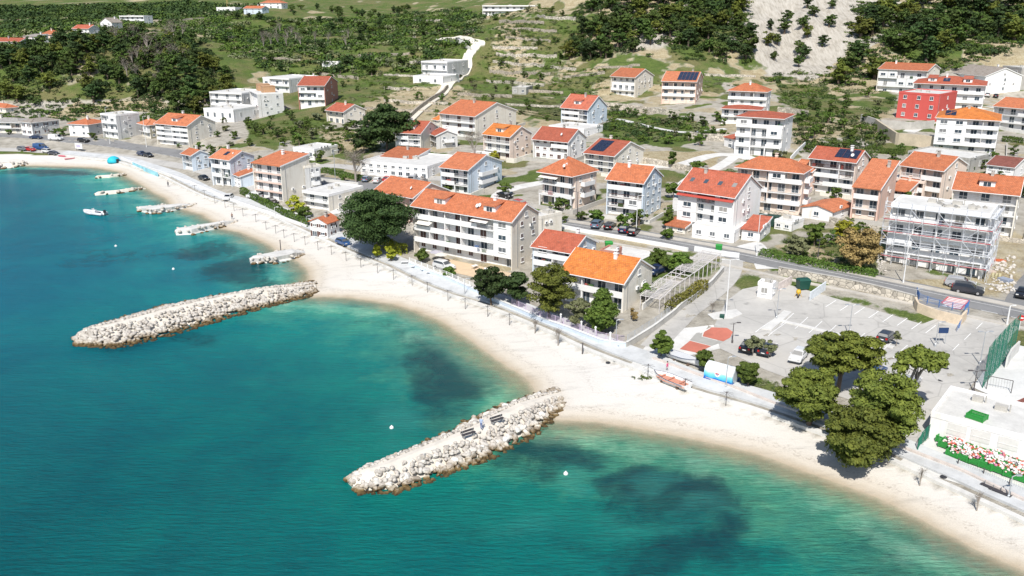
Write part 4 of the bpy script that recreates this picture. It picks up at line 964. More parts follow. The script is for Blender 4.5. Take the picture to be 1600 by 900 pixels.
house('apartment_house', 'white four-storey house with four skylights in its large red roof beside the main road', (1143,372), 308, (1065,294), (1181,292), 4, 'gable', 'r', 'white', 4, 1, '.bbb', side_wall='white', rh=3.6, dormer=4, awn=[(3,.0,1.0,AW_R)], dish=1)
house('terrace_house', 'low white terrace in front of the four-skylight house', (1146,380), 363, (1086,352), (1160,350), 1, 'flat', 'o', 'white', 3, 1, '')
house('garage', 'small white hut with an orange roof beside the sloping driveway', (1186,378), 361, (1160,357), (1200,348), 1, 'shed', 'r', 'white', 1, 1, '', shed_rise=1.2, chim=0)
house('garden_house', 'tiny garden house with a weathered orange roof behind the roadside bushes', (1070,366), 356, (1044,350), (1080,350), 1, 'shed', 'o', 'cream', 2, 1, '', shed_rise=.8, chim=0)
house('apartment_house', 'peach four-storey block with a wide orange hipped roof and three long white balconies', (1247,338), 271, (1150,262), (1269,263), 4, 'hip', 'o', 'peach', 5, 1, '.bbb', side_wall='peach', rh=2.4, sbalc='.bbb')
house('apartment_house', 'white terraced house with a large blue solar array on its red roof', (1331,308), 254, (1266,246), (1356,246), 4, 'gable', 'r', 'white', 3, 1, '.bbb', side_wall='peach', solar=[(.5,.97,.2,.95)], rh=2.2, dish=1)
house('apartment_house', 'pink house with a steep orange lean-to roof between the solar house and the scaffolded block', (1369,346), 296, (1334,291), (1396,280), 3, 'shed', 'o', 'peach', 2, 1, '.rb', side_wall='pink', shed_rise=4.2)
house('garage', 'garage with a flat-pitched orange roof in front of the pink lean-to house', (1299,347), 331, (1259,322), (1320,318), 1, 'gside', 'o', 'white', 1, 1, '', rh=.9, chim=0)
house('house', 'small pink house with a tiny orange lean-to roof behind the scaffolded block', (1416,322), 300, (1392,296), (1429,289), 2, 'shed', 'o', 'peach', 2, 1, '.b', side_wall='pink', shed_rise=1.5)
house('apartment_house', 'peach house with an orange gabled roof and tall blank side wall behind the scaffolded block', (1467,317), 267, (1413,257), (1499,256), 3, 'gable', 'o', 'peach', 3, 1, '.bb', side_wall='peach', rh=2.5)
house('apartment_house', 'white house with stepped orange roofs and stone balustrades, right of the scaffolded block', (1580,372), 305, (1489,298), (1614,292), 4, 'gable', 'o', 'white', 3, 1, '.rrr', side_wall='cream', rh=2.6, dormer=1)
house('house', 'white house with a dark red-brown roof at the right edge, above the stepped orange roofs', (1581,283), 262, (1543,257), (1606,252), 2, 'gable', 'n', 'white', 3, 1, '')
house('apartment_house', 'large white block with curved balcony under a bright orange hipped roof, one dark solar panel', (1553,244), 189, (1464,185), (1575,180), 4, 'hip', 'b', 'white', 4, 1, '.bbb', rh=2.8, solar=[(.12,.3,.2,.6)])
house('apartment_house', 'long white block with red roof, dormers and two tilted solar collectors behind the red annex', (1533,175), 134, (1428,131), (1556,128), 3, 'hip', 'r', 'white', 6, 1, '.ll', rh=2.4, dormer=2, solar=[(.4,.5,.3,.7)], dish=1)
house('annex', 'bright red cube-shaped annex with small white windows on open ground-floor pillars', (1462,190), 149, (1412,144), (1478,143), 3, 'flat', 'o', 'red', 3, 1, '', side_wall='red')
house('villa', 'white orange-roofed villa with long balconies, directly below the right slope woods', (1444,151), 111, (1379,107), (1455,107), 3, 'gable', 'o', 'white', 3, 1, '.bb', side_wall='cream', rh=2.2)
house('house', 'grey-roofed white house behind the red-roofed block, near two parked cars', (1536,147), 119, (1486,113), (1557,114), 2, 'gable', 't', 'white', 4, 1, '.b', rh=3.2)
house('house', 'orange-roofed house with an arched ground floor at the right edge of the photo', (1606,207), 171, (1563,165), (1625,165), 3, 'gable', 'o', 'white', 3, 1, '.rb', rh=2.4)
house('unfinished_house', 'bare concrete unfinished building at the right edge below the yellow cliff', (1591,141), 107, (1567,104), (1610,104), 2, 'flat', 'o', 'conc', 2, 1, '', side_wall='conc')
# seafront
house('apartment_house', 'large white four-storey seafront block with brown shutters, cluttered balconies and a beige end wall', (800,423), 346, (643,321), (842,332), 4, 'gable', 'o', 'white', 8, 2, '.bbb', side_wall='beige', rh=2.6, style='s', dish=2, inset=1.5, awn=[(3,.62,.78,AW_W),(2,.05,.2,AW_W)], dormer=2)
BIG = house.last
house('annex', 'blank grey flat-roofed extension joined behind the large seafront block', (845,378), 341, (826,336), (876,333), 3, 'flat', 'o', 'cream', 0, 0, '')
house('apartment_house', 'pink house with a long weathered orange roof between the big pine and the seafront block', (647,352), 309, (589,297), (695,296), 3, 'gable', 'o', 'pink', 4, 1, '.b.', side_wall='pink', rh=2.6, dish=1, style='s')
house('house', 'red-roofed house with wide white balconies behind the bright orange-roofed house', (893,436), 395, (836,383), (925,377), 3, 'gable', 'r', 'white', 3, 1, '.bb', side_wall='blue', rh=2.2, style='s')
house('house', 'white seafront house with a plain bright orange roof and grey blank gable beside the pergola', (973,489), 442, (879,422), (1016,418), 2, 'gable', 'b', 'white', 4, 0, 'bb', side_wall='cream', rh=2.9, dish=0, sbalc='')
put_window(house.last['root'], house.last['hw']+.03, 2.2, 2.8, 1, 1.3, 1.2, 'g', True)
house('outbuilding', 'small dark brick chimney hut joined behind the bright orange-roofed house', (958,410), 396, (940,392), (966,388), 1, 'flat', 'r', 'brick', 1, 1, '')
house('transformer_hut', 'small white flat-roofed kiosk hut beside the car park entrance hedge', (1205,468), 447, (1184,444), (1216,443), 1, 'flat', 'o', 'white', 1, 1, '', fine=False)
# scattered on the hill
house('modern_house', 'white modern cube house beside the dirt track on the terraces', (699,122), 98, (668,96), (711,94), 2, 'flat', 'o', 'white', 3, 2, '.r', side_wall='grey')
house('terrace_house', 'long low white base with one blue opening below the modern cube house', (692,134), 121, (648,119), (713,117), 1, 'flat', 'o', 'white', 2, 1, '')
house('hut', 'tiny white flat-roofed hut alone in the green slope above the brick-sided block', (529,105), 97, (508,96), (537,95), 1, 'flat', 'o', 'white', 1, 1, '', fine=False)
house('stone_hut', 'small stone hut at the left edge of the cabbage field', (822,148), 138, (802,137), (826,135), 1, 'flat', 'o', 'conc', 2, 0, '', fine=False)
house('farmhouse', 'long low white house with a red roof, leftmost on the hill', (32,74), 67, (-20,66), (40,65), 1, 'gable', 'r', 'white', 4, 1, '', fine=False, rh=1.6)
house('farmhouse', 'white dark-roofed house, second from the left on the left hill', (58,70), 59, (33,58), (62,57), 2, 'shed', 't', 'white', 2, 1, '', fine=False, shed_rise=1)
house('farmhouse', 'orange-walled low house with a pale orange roof on the left hill', (84,62), 56, (60,55), (92,53), 1, 'hip', 'o', 'peach', 3, 1, '', fine=False, rh=2.5)
house('farmhouse', 'white two-storey house with a straight red roof on the left hill', (140,57), 44, (110,44), (146,42), 2, 'gable', 'r', 'white', 3, 1, '', fine=False, rh=1.8)
house('farmhouse', 'white gabled house left of the white concrete block on the left hill', (176,47), 36, (155,37), (184,33), 2, 'gside', 't', 'white', 2, 1, '', fine=False, rh=2.5)
house('farmhouse', 'long white concrete block, the largest building on the left hill', (226,40), 27, (182,28), (233,26), 2, 'flat', 'o', 'white', 5, 1, '.b', fine=False)
house('farmhouse', 'long flat white building under a construction crane near the top edge', (368,20), 12, (336,12), (374,11), 1, 'flat', 'o', 'white', 4, 1, '', fine=False)
house('farmhouse', 'blue-white house with an orange roof right of the crane at the top edge', (410,22), 14, (379,14), (418,13), 2, 'gable', 'o', 'blue', 3, 1, '', fine=False, rh=1.5)
house('farmhouse', 'white house with a pale roof at the top edge, right of the blue-white one', (440,14), 6, (405,6), (448,5), 2, 'hip', 'o', 'white', 3, 1, '', fine=False, rh=2)
house('hotel', 'wide white building cut by the top edge above the dirt track', (842,9), -6, (757,-6), (852,-7), 2, 'flat', 'o', 'white', 8, 1, '.b', fine=False)

house('apartment_house', 'white house with wide side balconies right of the low white restaurant', (732,304), 266, (688,261), (784,252), 3, 'gable', 'o', 'white', 3, 2, 'bbb', side_wall='blue', rh=2.8, sbalc='.bb')
house('annex', 'small white wing with a red lean-to roof left of the tall white block', (1150,233), 218, (1132,214), (1160,212), 2, 'shed', 'r', 'white', 1, 1, '', shed_rise=1, chim=0)
house('garden_house', 'small bright orange roof behind the twin-gabled red roofs', (686,196), 188, (676,186), (694,184), 1, 'gable', 'b', 'cream', 1, 1, '', chim=0, rh=1)
house('carport', 'grey concrete flat-roofed carport with a dark open front below the large white block', (1512,272), 250, (1432,236), (1530,240), 1, 'flat', 'o', 'conc', 3, 1, '', side_wall='conc')
house('annex', 'peach flat-roofed terrace house between the pink lean-to and the peach gabled house', (1440,314), 286, (1392,277), (1452,272), 2, 'flat', 'o', 'peach', 3, 1, '.b', side_wall='peach')
house('cottage', 'orange-roofed cottage cut by the left edge above the row houses', (10,178), 169, (-20,166), (16,166), 1, 'hip', 'o', 'cream', 2, 1, '', fine=False, rh=1.6)
house('house', 'narrow white house with small orange gable between the peach hipped block and the solar house', (1266,300), 268, (1246,262), (1284,262), 3, 'gable', 'o', 'peach', 1, 1, '.bb', side_wall='pink', rh=1.8)
house('house', 'white two-storey house with red roof behind the blue-white four-storey house', (1045,258), 238, (1012,232), (1066,231), 2, 'gable', 'r', 'white', 3, 2, '.b', side_wall='cream', rh=2) if 0 else None
house('garage', 'low white garage with flat roof left of the bright orange stepped house', (752,262), 248, (724,244), (768,240), 1, 'flat', 'o', 'white', 2, 1, '')
house('garage', 'flat-roofed white garage on the lane behind the dark green container', (1236,362), 350, (1212,345), (1252,342), 1, 'flat', 'o', 'white', 2, 0, '')
# ---------------------------------------------------------------- scaffolded block
house('scaffolded_block', 'new four-storey flat-roofed white block wrapped in scaffolding with red toe boards', (1531,437), 338, (1392,321), (1562,324), 4, 'flat', 'o', 'white', 5, 2, 'bbbb', side_wall='white', inset=1.1, chim=0)
SB = house.last; sb = SB['root']
SCAF = plain('scaffold_tube', (.66, .68, .71), .4, .2); PLANK = plain('scaffold_planks', (.68, .70, .73), .8); REDB = plain('scaffold_red_board', (.50, .09, .10), .7)
sf = empty('scaffolding', (sb.location.x, sb.location.y, sb.location.z), sb.rotation_euler.z); tag(sf, 'grey tube scaffolding with red boards round the new flat-roofed block', 'scaffolding')
hw, hd, hh = SB['hw'], SB['hd'], SB['h']; nb_ = 9
def scaf_bay(a, b, par):
    """one run of scaffold from a to b (2D, local), standing off outwards by 1 m"""
    a = np.array(a, float); b = np.array(b, float); L_ = np.linalg.norm(b-a); d = (b-a)/L_; n_ = np.array([d[1], -d[0]]); k_ = max(2, round(L_/2.4)); lv = 5
    for i in range(k_+1):
        m_ = MB(); c = a+d*L_*i/k_
        for o_ in (.15, 1.05): p = c+n_*o_; m_.tube((p[0], p[1], -1), (p[0], p[1], hh+.9), .045, n=5)
        for l in range(1, lv+1): z_ = hh*(l-.12)/lv*1.0; p, q = c+n_*.15, c+n_*1.05; m_.tube((p[0],p[1],z_), (q[0],q[1],z_), .05, n=4)
        m_.build('standard', SCAF, par)
    for l in range(1, lv+1):
        z_ = hh*(l-.1)/lv; m_ = MB(); p0 = a+n_*.6; p1 = b+n_*.6; c = (p0+p1)/2
        m_.obox(c, d, L_, .8, z_, z_+.06); m_.build('deck', PLANK, par)
        for dz in (.5, 1.0):
            m_ = MB(); p, q = a+n_*1.08, b+n_*1.08; m_.tube((p[0],p[1],z_+dz), (q[0],q[1],z_+dz), .045, n=4); m_.build('guard_rail', SCAF, par)
        m_ = MB(); c = (a+b)/2+n_*1.04; m_.obox(c, d, L_, .05, z_+.07, z_+.2); m_.build('toe_board', REDB if l in (1, 3, 4) else PLANK, par)
    for i in range(0, k_, 2):
        m_ = MB()
        for l in range(lv-1):
            z0 = hh*(l+.9)/lv; z1 = hh*(l+1.9)/lv; p = a+d*L_*(i+(l % 2))/k_+n_*1.12; q = a+d*L_*(i+1-(l % 2))/k_+n_*1.12; m_.tube((p[0],p[1],z0), (q[0],q[1],z1), .045, n=4)
        m_.build('brace', SCAF, par)
scaf_bay((-hw-.9, -hd-.15), (hw+.9, -hd-.15), sf); scaf_bay((hw+.15, -hd-.9), (hw+.15, hd), sf)
# roof litter: stacks of blocks and insulation on the unfinished roof
for i in range(9):
    m_ = MB(); a_, b_ = random.uniform(.4, 1.2), random.uniform(.3, .8)
    for j in range(3): m_.box(-a_, a_, -b_+j*.25, -b_+j*.25+.2, 0, .25+.15*(j % 2))
    o = m_.build('block_stack', CONC, None); tag(o, 'low stack of grey blocks lying on the flat roof of the scaffolded block', 'block stack', 'block stacks on the new roof')
    lx, ly = random.uniform(-.85, .85)*hw, random.uniform(-.2, .85)*hd; c_, s_ = math.cos(sb.rotation_euler.z), math.sin(sb.rotation_euler.z)
    o.location = (sb.location.x+c_*lx-s_*ly, sb.location.y+s_*lx+c_*ly, sb.location.z+hh+.125); o.rotation_euler.z = random.random()*3

# ---------------------------------------------------------------- low sports building and yard at the right edge
def px_wall(px, h, t, mat, name, label, cat, base=-.6, cap=None, **k):
    L_ = resample([P(*q)[:2] for q in px], 1.2); L_.append(np.array(P(*px[-1])[:2])); m_ = MB()
    n = len(L_); V = []
    for i in range(n):
        d = L_[min(i+1, n-1)]-L_[max(i-1, 0)]; d = d/(np.linalg.norm(d)+1e-9); nn = np.array([-d[1], d[0]])*t/2; g = float(hgt(*L_[i]))
        for s_ in (-1, 1):
            u = L_[i]+nn*s_; V += [(u[0], u[1], g+base), (u[0], u[1], g+h)]
    F = []
    for i in range(n-1):
        a_, b_ = i*4, i*4+4; F += [(a_, b_, b_+1, a_+1), (a_+2, a_+3, b_+3, b_+2), (a_+1, b_+1, b_+3, a_+3)]
    F += [(0, 1, 3, 2), (4*n-4, 4*n-2, 4*n-1, 4*n-3)]
    m_.add(V, F); c0 = V[len(V)//8*4]; r = empty(name, (c0[0], c0[1], float(hgt(c0[0], c0[1])))) if cap else None
    if not cap: o = m_.build(name, mat); tag(o, label, cat, **k); return o
    tag(r, label, cat, **k); inv = Matrix.Translation(-Vector(r.location)); m_.v = [tuple(inv @ Vector(v)) for v in m_.v]; m_.build('wall_body', mat, r)
    c = MB(); W2 = []
    for i in range(n):
        d = L_[min(i+1, n-1)]-L_[max(i-1, 0)]; d = d/(np.linalg.norm(d)+1e-9); nn = np.array([-d[1], d[0]])*(t/2+.06); g = float(hgt(*L_[i]))
        for s_ in (-1, 1):
            u = L_[i]+nn*s_; W2 += [tuple(inv @ Vector((u[0], u[1], g+h+.003))), tuple(inv @ Vector((u[0], u[1], g+h+.09)))]
    F = []
    for i in range(n-1):
        a_, b_ = i*4, i*4+4; F += [(a_, b_, b_+1, a_+1), (a_+2, a_+3, b_+3, b_+2), (a_+1, b_+1, b_+3, a_+3)]
    c.add(W2, F); c.build('coping', cap, r); return r
LB = house('sports_building', 'low white building with a flat sand-coloured roof and blank rectangular panels at the right edge', (1660,735), 703, (1455,648), (1700,650), 1, 'flat', 't', 'white', 0, 0, '', depth=10, chim=0)
B_ = house.last
for x0 in (-.72, -.36, .05):
    m_ = MB(); a_ = B_['hw']*x0; m_.box(a_, a_+2.2, -B_['hd']-.05, -B_['hd']+.02, B_['h']*.28, B_['h']*.86); m_.box(a_, a_+2.2, -B_['hd']-.08, -B_['hd']-.05, B_['h']*.5, B_['h']*.53); m_.build('wall_panel', plain('cream_panel', (.70, .69, .66), .7), LB)
for a_, z_ in ((.45, .66), (.45, .46)):
    m_ = MB(); x_ = B_['hw']*a_; m_.box(x_, x_+1.0, -B_['hd']-.06, -B_['hd']+.02, B_['h']*z_, B_['h']*(z_+.14)); m_.build('sign_plate', plain('blue_sign', (.03, .09, .28), .5), LB)
# ---------------------------------------------------------------- breakwaters
def rockmat():
    m, nt, b = newmat('limestone_boulder'); pos = wpos(nt); n = noise(nt, .9, 5, .7, pos); n2 = noise(nt, 5, 4, .7, pos); oi = nd(nt, 'ShaderNodeObjectInfo')
    f = mathn(nt, 'ADD', mathn(nt, 'MULTIPLY', n.outputs[0], .6), mathn(nt, 'MULTIPLY', n2.outputs[0], .4))
    f = mathn(nt, 'ADD', f, mathn(nt, 'MULTIPLY_ADD', oi.outputs['Random'], .3, -.15))
    c = ramp(nt, f, [(.3, (.34, .30, .26)), (.5, (.58, .545, .49)), (.7, (.70, .68, .64))])
    sx = nd(nt, 'ShaderNodeSeparateXYZ'); nt.links.new(pos, sx.inputs[0]); zz = mathn(nt, 'ADD', sx.outputs[2], mathn(nt, 'MULTIPLY', mathn(nt, 'SUBTRACT', n.outputs[0], .5), .9))
    wet = ramp(nt, zz, [(0, (.08, .055, .02)), (.28, (.26, .18, .07)), (.6, (.85, .80, .72)), (.85, grey(1))])
    nt.links.new(mixc(nt, 1, c, wet, 'MULTIPLY'), b.inputs['Base Color']); b.inputs['Roughness'].default_value = .9; bump(nt, b, n2.outputs[0], .08, .7); return m
ROCK = rockmat()
def rock_mesh(seed, sub=2):
    r_ = random.Random(seed); bm = bmesh.new(); bmesh.ops.create_icosphere(bm, subdivisions=sub, radius=1)
    pl = [(Vector((r_.gauss(0,1), r_.gauss(0,1), r_.gauss(0,1))).normalized(), r_.uniform(.42, .78)) for _ in range(11)]
    sc_ = Vector((r_.uniform(.9, 1.25), r_.uniform(.75, 1.0), r_.uniform(.6, .8)))
    for v in bm.verts:
        for n_, d_ in pl:
            t = v.co.dot(n_)
            if t > d_: v.co -= n_*(t-d_)*.92
        v.co += Vector((r_.uniform(-.04, .04), r_.uniform(-.04, .04), r_.uniform(-.04, .04)))
        v.co = Vector((v.co.x*sc_.x, v.co.y*sc_.y, v.co.z*sc_.z))
    me_ = bpy.data.meshes.new('boulder'); bm.to_mesh(me_); bm.free(); me_.materials.append(ROCK); return me_
ROCKS = [rock_mesh(i) for i in range(8)]
ALLROCK = []
GRAVEL = asphalt('breakwater_top', (.66, .61, .53), 2)
def jetty(label, up, lo, zc=1.5, r=.9, dens=1.0, zu=1.0, path=.36, concrete=False):
    U = resample([at_z(x, y, zu)[:2] for x, y in up], .5); Lw = resample([at_z(x, y, 0)[:2] for x, y in lo], .5)
    n = 40; U = [U[int(i*(len(U)-1)/(n-1))] for i in range(n)]; Lw = [Lw[int(i*(len(Lw)-1)/(n-1))] for i in range(n)]
    root = empty('breakwater', (*((U[0]+Lw[0])/2), 0)); tag(root, label, 'breakwater'); ox = Vector(root.location)
    core = MB(); V = []; fr = [0, .22, .5-path/2, .5, .5+path/2, .78, 1.0]
    for i in range(n):
        a_, b_ = U[i], Lw[i]; e = min(1, i/3); w_ = np.linalg.norm(b_-a_); g = max(float(hgt(*((a_+b_)/2))), 0)*.7
        for f_, z_ in zip(fr, (-.9, .3, zc, zc+.12, zc, .3, -.9)):
            p = a_+(b_-a_)*f_; e2 = min(1, .25+(n-1-i)/9*.75); V.append((p[0]-ox[0], p[1]-ox[1], (z_ if z_ < 0 else z_*(.35+.65*e)*e2)+(g*.45 if z_ > 0 else 0)))
    m = len(fr); F = [(i*m+j, (i+1)*m+j, (i+1)*m+j+1, i*m+j+1) for i in range(n-1) for j in range(m-1)]+[tuple(range(m))]
    core.add(V, F); core.build('core', [PALE if concrete else GRAVEL], root)
    r_ = random.Random(label); L_ = sum(np.linalg.norm(((U[i+1]+Lw[i+1])-(U[i]+Lw[i]))/2) for i in range(n-1)); w_ = np.mean([np.linalg.norm(a_-b_) for a_, b_ in zip(U, Lw)])
    N_ = int(L_*w_*(1-path)/(r*r)*.78*dens)
    for k in range(N_):
        t = r_.random()*(n-1); i = min(int(t), n-2); ft = t-i; s_ = r_.random(); s_ = s_*(.5-path/2) if r_.random() < .45 else 1-s_*(.5-path/2)
        if t < 2.2: s_ = r_.random()
        a_ = U[i]*(1-ft)+U[i+1]*ft; b_ = Lw[i]*(1-ft)+Lw[i+1]*ft; p = a_+(b_-a_)*s_; e = min(1, t/3)
        q = min(s_, 1-s_)/(.5-path/2); z_ = -.35+(zc+.45)*min(1, q)*(.35+.65*e); rr = r*r_.uniform(.62, 1.25)*(1.15 if q < .6 else .9); g = max(float(hgt(*p)), 0); z_ = z_*min(1, .35+(n-1-t)/9*.65)
        if g > zc*.8 and r_.random() < .35: continue
        ALLROCK.append((p[0], p[1], max(z_, g-.1), rr, label))
JA = 'long rubble breakwater, the left of the two large ones'; JB = 'long rubble breakwater nearest the camera, with benches and a person on its path'
jetty(JB, [(536,736),(600,706),(660,681),(700,662),(760,631),(820,609),(872,597)], [(560,772),(620,772),(700,742),(760,722),(830,688),(862,660),(884,632)], 1.7, .50, 1.5, path=.22)
jetty(JA, [(112,520),(150,499),(250,469),(350,452),(450,437),(492,430)], [(118,541),(185,545),(250,531),(330,506),(400,486),(470,468),(498,460)], 1.8, .54, 1.35, path=.12)
jetty('short rubble groyne with a smooth pale top, nearest to the left large breakwater', [(389,401),(430,391),(478,386)], [(392,413),(430,413),(455,408),(480,398)], 1.2, .7, 1.0, path=.6, concrete=True)
jetty('short groyne with pale flat top, second from the left large breakwater', [(272,356),(310,350),(372,343)], [(276,369),(302,368),(340,358),(374,348)], 1.2, .75, 1.0, path=.5, concrete=True)
jetty('short groyne with broad pale top right of the moored inflatable boat', [(212,322),(250,319),(304,316)], [(217,331),(237,336),(270,331),(306,322)], 1.1, .75, 1.0, path=.6, concrete=True)
jetty('thin dark rock groyne, second farthest on the western beach', [(147,299),(180,296),(228,290)], [(149,306),(185,303),(230,295)], .9, .8, 1.2, path=.2)
jetty('thin rock groyne, farthest on the western beach', [(148,274),(170,272),(200,269)], [(149,279),(172,278),(202,273)], .8, .8, 1.2, path=.2)
jetty('rock spur with dark boulders at the left edge below the grass', [(40,252),(20,253),(-30,255)], [(44,258),(20,263),(-30,267)], 1.2, .9, 1.0, path=.2)
ALLROCK.sort(key=lambda q: -q[3]/(q[0]**2+q[1]**2)**.5*(1.0 if q[2] > -.2 else .5))
for k, (x, y, z_, r_, lab) in enumerate(ALLROCK[:290]):
    o = link('boulder', ROCKS[k % 8]); o.location = (x, y, z_); o.scale = (r_, r_, r_); o.rotation_euler = (random.uniform(-.5, .5), random.uniform(-.5, .5), random.uniform(0, 6.28))
    tag(o, 'pale limestone boulder in the slope of the near breakwater' if lab == JB else 'pale limestone boulder in the slope of the left large breakwater' if lab == JA else 'pale limestone boulder of a short groyne', 'boulder', 'boulders of the near breakwater' if lab == JB else 'boulders of the left large breakwater' if lab == JA else 'boulders of the short groynes')
def merged(items, meshes, name, label, cat):
    """one object out of many copies: items = (mesh index, matrix)"""
    VV = []; FF = []; n0 = 0; arrs = []
    for me_ in meshes:
        v = np.empty(len(me_.vertices)*3); me_.vertices.foreach_get('co', v); lt = np.empty(len(me_.polygons), int); me_.polygons.foreach_get('loop_total', lt); li = np.empty(len(me_.loops), int); me_.loops.foreach_get('vertex_index', li); arrs.append((v.reshape(-1, 3), lt, li))
    LT = []
    for i, M in items:
        v, lt, li = arrs[i]; M = np.array(M); VV.append(v @ M[:3, :3].T+M[:3, 3]); FF.append(li+n0); LT.append(lt); n0 += len(v)
    V = np.concatenate(VV); LI = np.concatenate(FF); LT = np.concatenate(LT)
    me_ = bpy.data.meshes.new(name); me_.vertices.add(len(V)); me_.vertices.foreach_set('co', V.astype(np.float32).ravel()); me_.loops.add(len(LI)); me_.loops.foreach_set('vertex_index', LI.astype(np.int32))
    me_.polygons.add(len(LT)); st_ = np.concatenate([[0], np.cumsum(LT)[:-1]]); me_.polygons.foreach_set('loop_start', st_.astype(np.int32)); me_.polygons.foreach_set('loop_total', LT.astype(np.int32)); me_.update()
    mats = []; 
    for m0 in meshes:
        if m0.materials[0] not in mats: mats.append(m0.materials[0])
    for m0 in mats: me_.materials.append(m0)
    me_.polygons.foreach_set('material_index', np.concatenate([np.full(len(meshes[i].polygons), mats.index(meshes[i].materials[0])) for i, M in items]).astype(np.int32)); me_.update(); o = link(name, me_); tag(o, label, cat, kind='stuff'); return o
LOW = [rock_mesh(50+i, 1) for i in range(6)]
def TRS(x, y, z, s, rz, rx=0, ry=0, sz=None):
    return Matrix.Translation((x, y, z)) @ Matrix.Rotation(rz, 4, 'Z') @ Matrix.Rotation(rx, 4, 'X') @ Matrix.Rotation(ry, 4, 'Y') @ Matrix.Diagonal((s, s, sz or s, 1))
merged([(k % 6, TRS(x, y, z_, r_, random.random()*6.3, random.uniform(-.5, .5))) for k, (x, y, z_, r_, lab) in enumerate(ALLROCK[290:])], LOW, 'breakwater_rubble', 'smaller and farther boulders packed along the breakwaters', 'rubble')
# small stones strewn where the near breakwater meets the sand and along the yard fence
it = []
for k in range(260):
    x, y = random.choice([(random.uniform(1415,1470), 0), (random.uniform(1190,1320), 1)]) if 0 else (random.uniform(1432, 1472), 0)
    q = P(x, 700+(x-1432)*.55+random.uniform(-6, 7)); it.append((k % 6, TRS(q[0], q[1], q[2]+.05, random.uniform(.12, .34), random.random()*6)))
merged(it, LOW, 'stone_heap', 'loose heap of small pale stones beside the green mesh fence of the yard', 'stones')
# ---------------------------------------------------------------- trees and shrubs
PINE = leafmat('pine_needles', (.030, .058, .014), (.095, .145, .032)); PINED = leafmat('dark_pine_needles', (.018, .040, .014), (.060, .100, .028)); PINEB = leafmat('olive_green_needles', (.05, .072, .014), (.17, .195, .036)); LEAF = leafmat('broad_leaves', (.04, .08, .015), (.13, .19, .035))
OLIVE = leafmat('olive_leaves', (.09, .11, .055), (.21, .23, .13)); YEL = leafmat('yellow_green_leaves', (.16, .20, .015), (.42, .42, .05)); RUST = leafmat('rust_spring_leaves', (.14, .10, .045), (.34, .25, .12)); HEDGE = leafmat('hedge_leaves', (.04, .085, .018), (.11, .17, .03)); HEDGEY = leafmat('yellow_hedge_leaves', (.12, .14, .02), (.30, .28, .06))
TWIG = leafmat('grey_twigs', (.10, .085, .075), (.22, .19, .165)); BARK = plain('bark', (.16, .12, .09), .95, 0, .3, 2); BARKG = plain('grey_bark', (.34, .30, .26), .95, 0, .3, 2)
def leaves(c, nrm, size, rg):
    """square leaf clumps at c facing about nrm"""
    n = len(c); nrm = nrm+rg.normal(0, .55, (n, 3)); nrm /= np.linalg.norm(nrm, axis=1)[:, None]+1e-9
    t = np.cross(nrm, rg.normal(0, 1, (n, 3))); t /= np.linalg.norm(t, axis=1)[:, None]+1e-9; b = np.cross(nrm, t)
    s = size*rg.uniform(.55, 1.25, (n, 1)); w = s*rg.uniform(.45, .9, (n, 1))
    return np.stack([c-t*s-b*w*.3, c+b*w-t*s*.1, c+t*s+b*w*.2, c-b*w], 1)
def leaf_mesh(name, quads, mat):
    V = quads.reshape(-1, 3); n = len(V)//4; me_ = bpy.data.meshes.new(name); me_.vertices.add(len(V)); me_.vertices.foreach_set('co', V.astype(np.float32).ravel())
    me_.loops.add(n*4); me_.loops.foreach_set('vertex_index', np.arange(n*4, dtype=np.int32)); me_.polygons.add(n); me_.polygons.foreach_set('loop_start', np.arange(0, n*4, 4, dtype=np.int32)); me_.polygons.foreach_set('loop_total', np.full(n, 4, np.int32)); me_.update(); me_.materials.append(mat); return me_
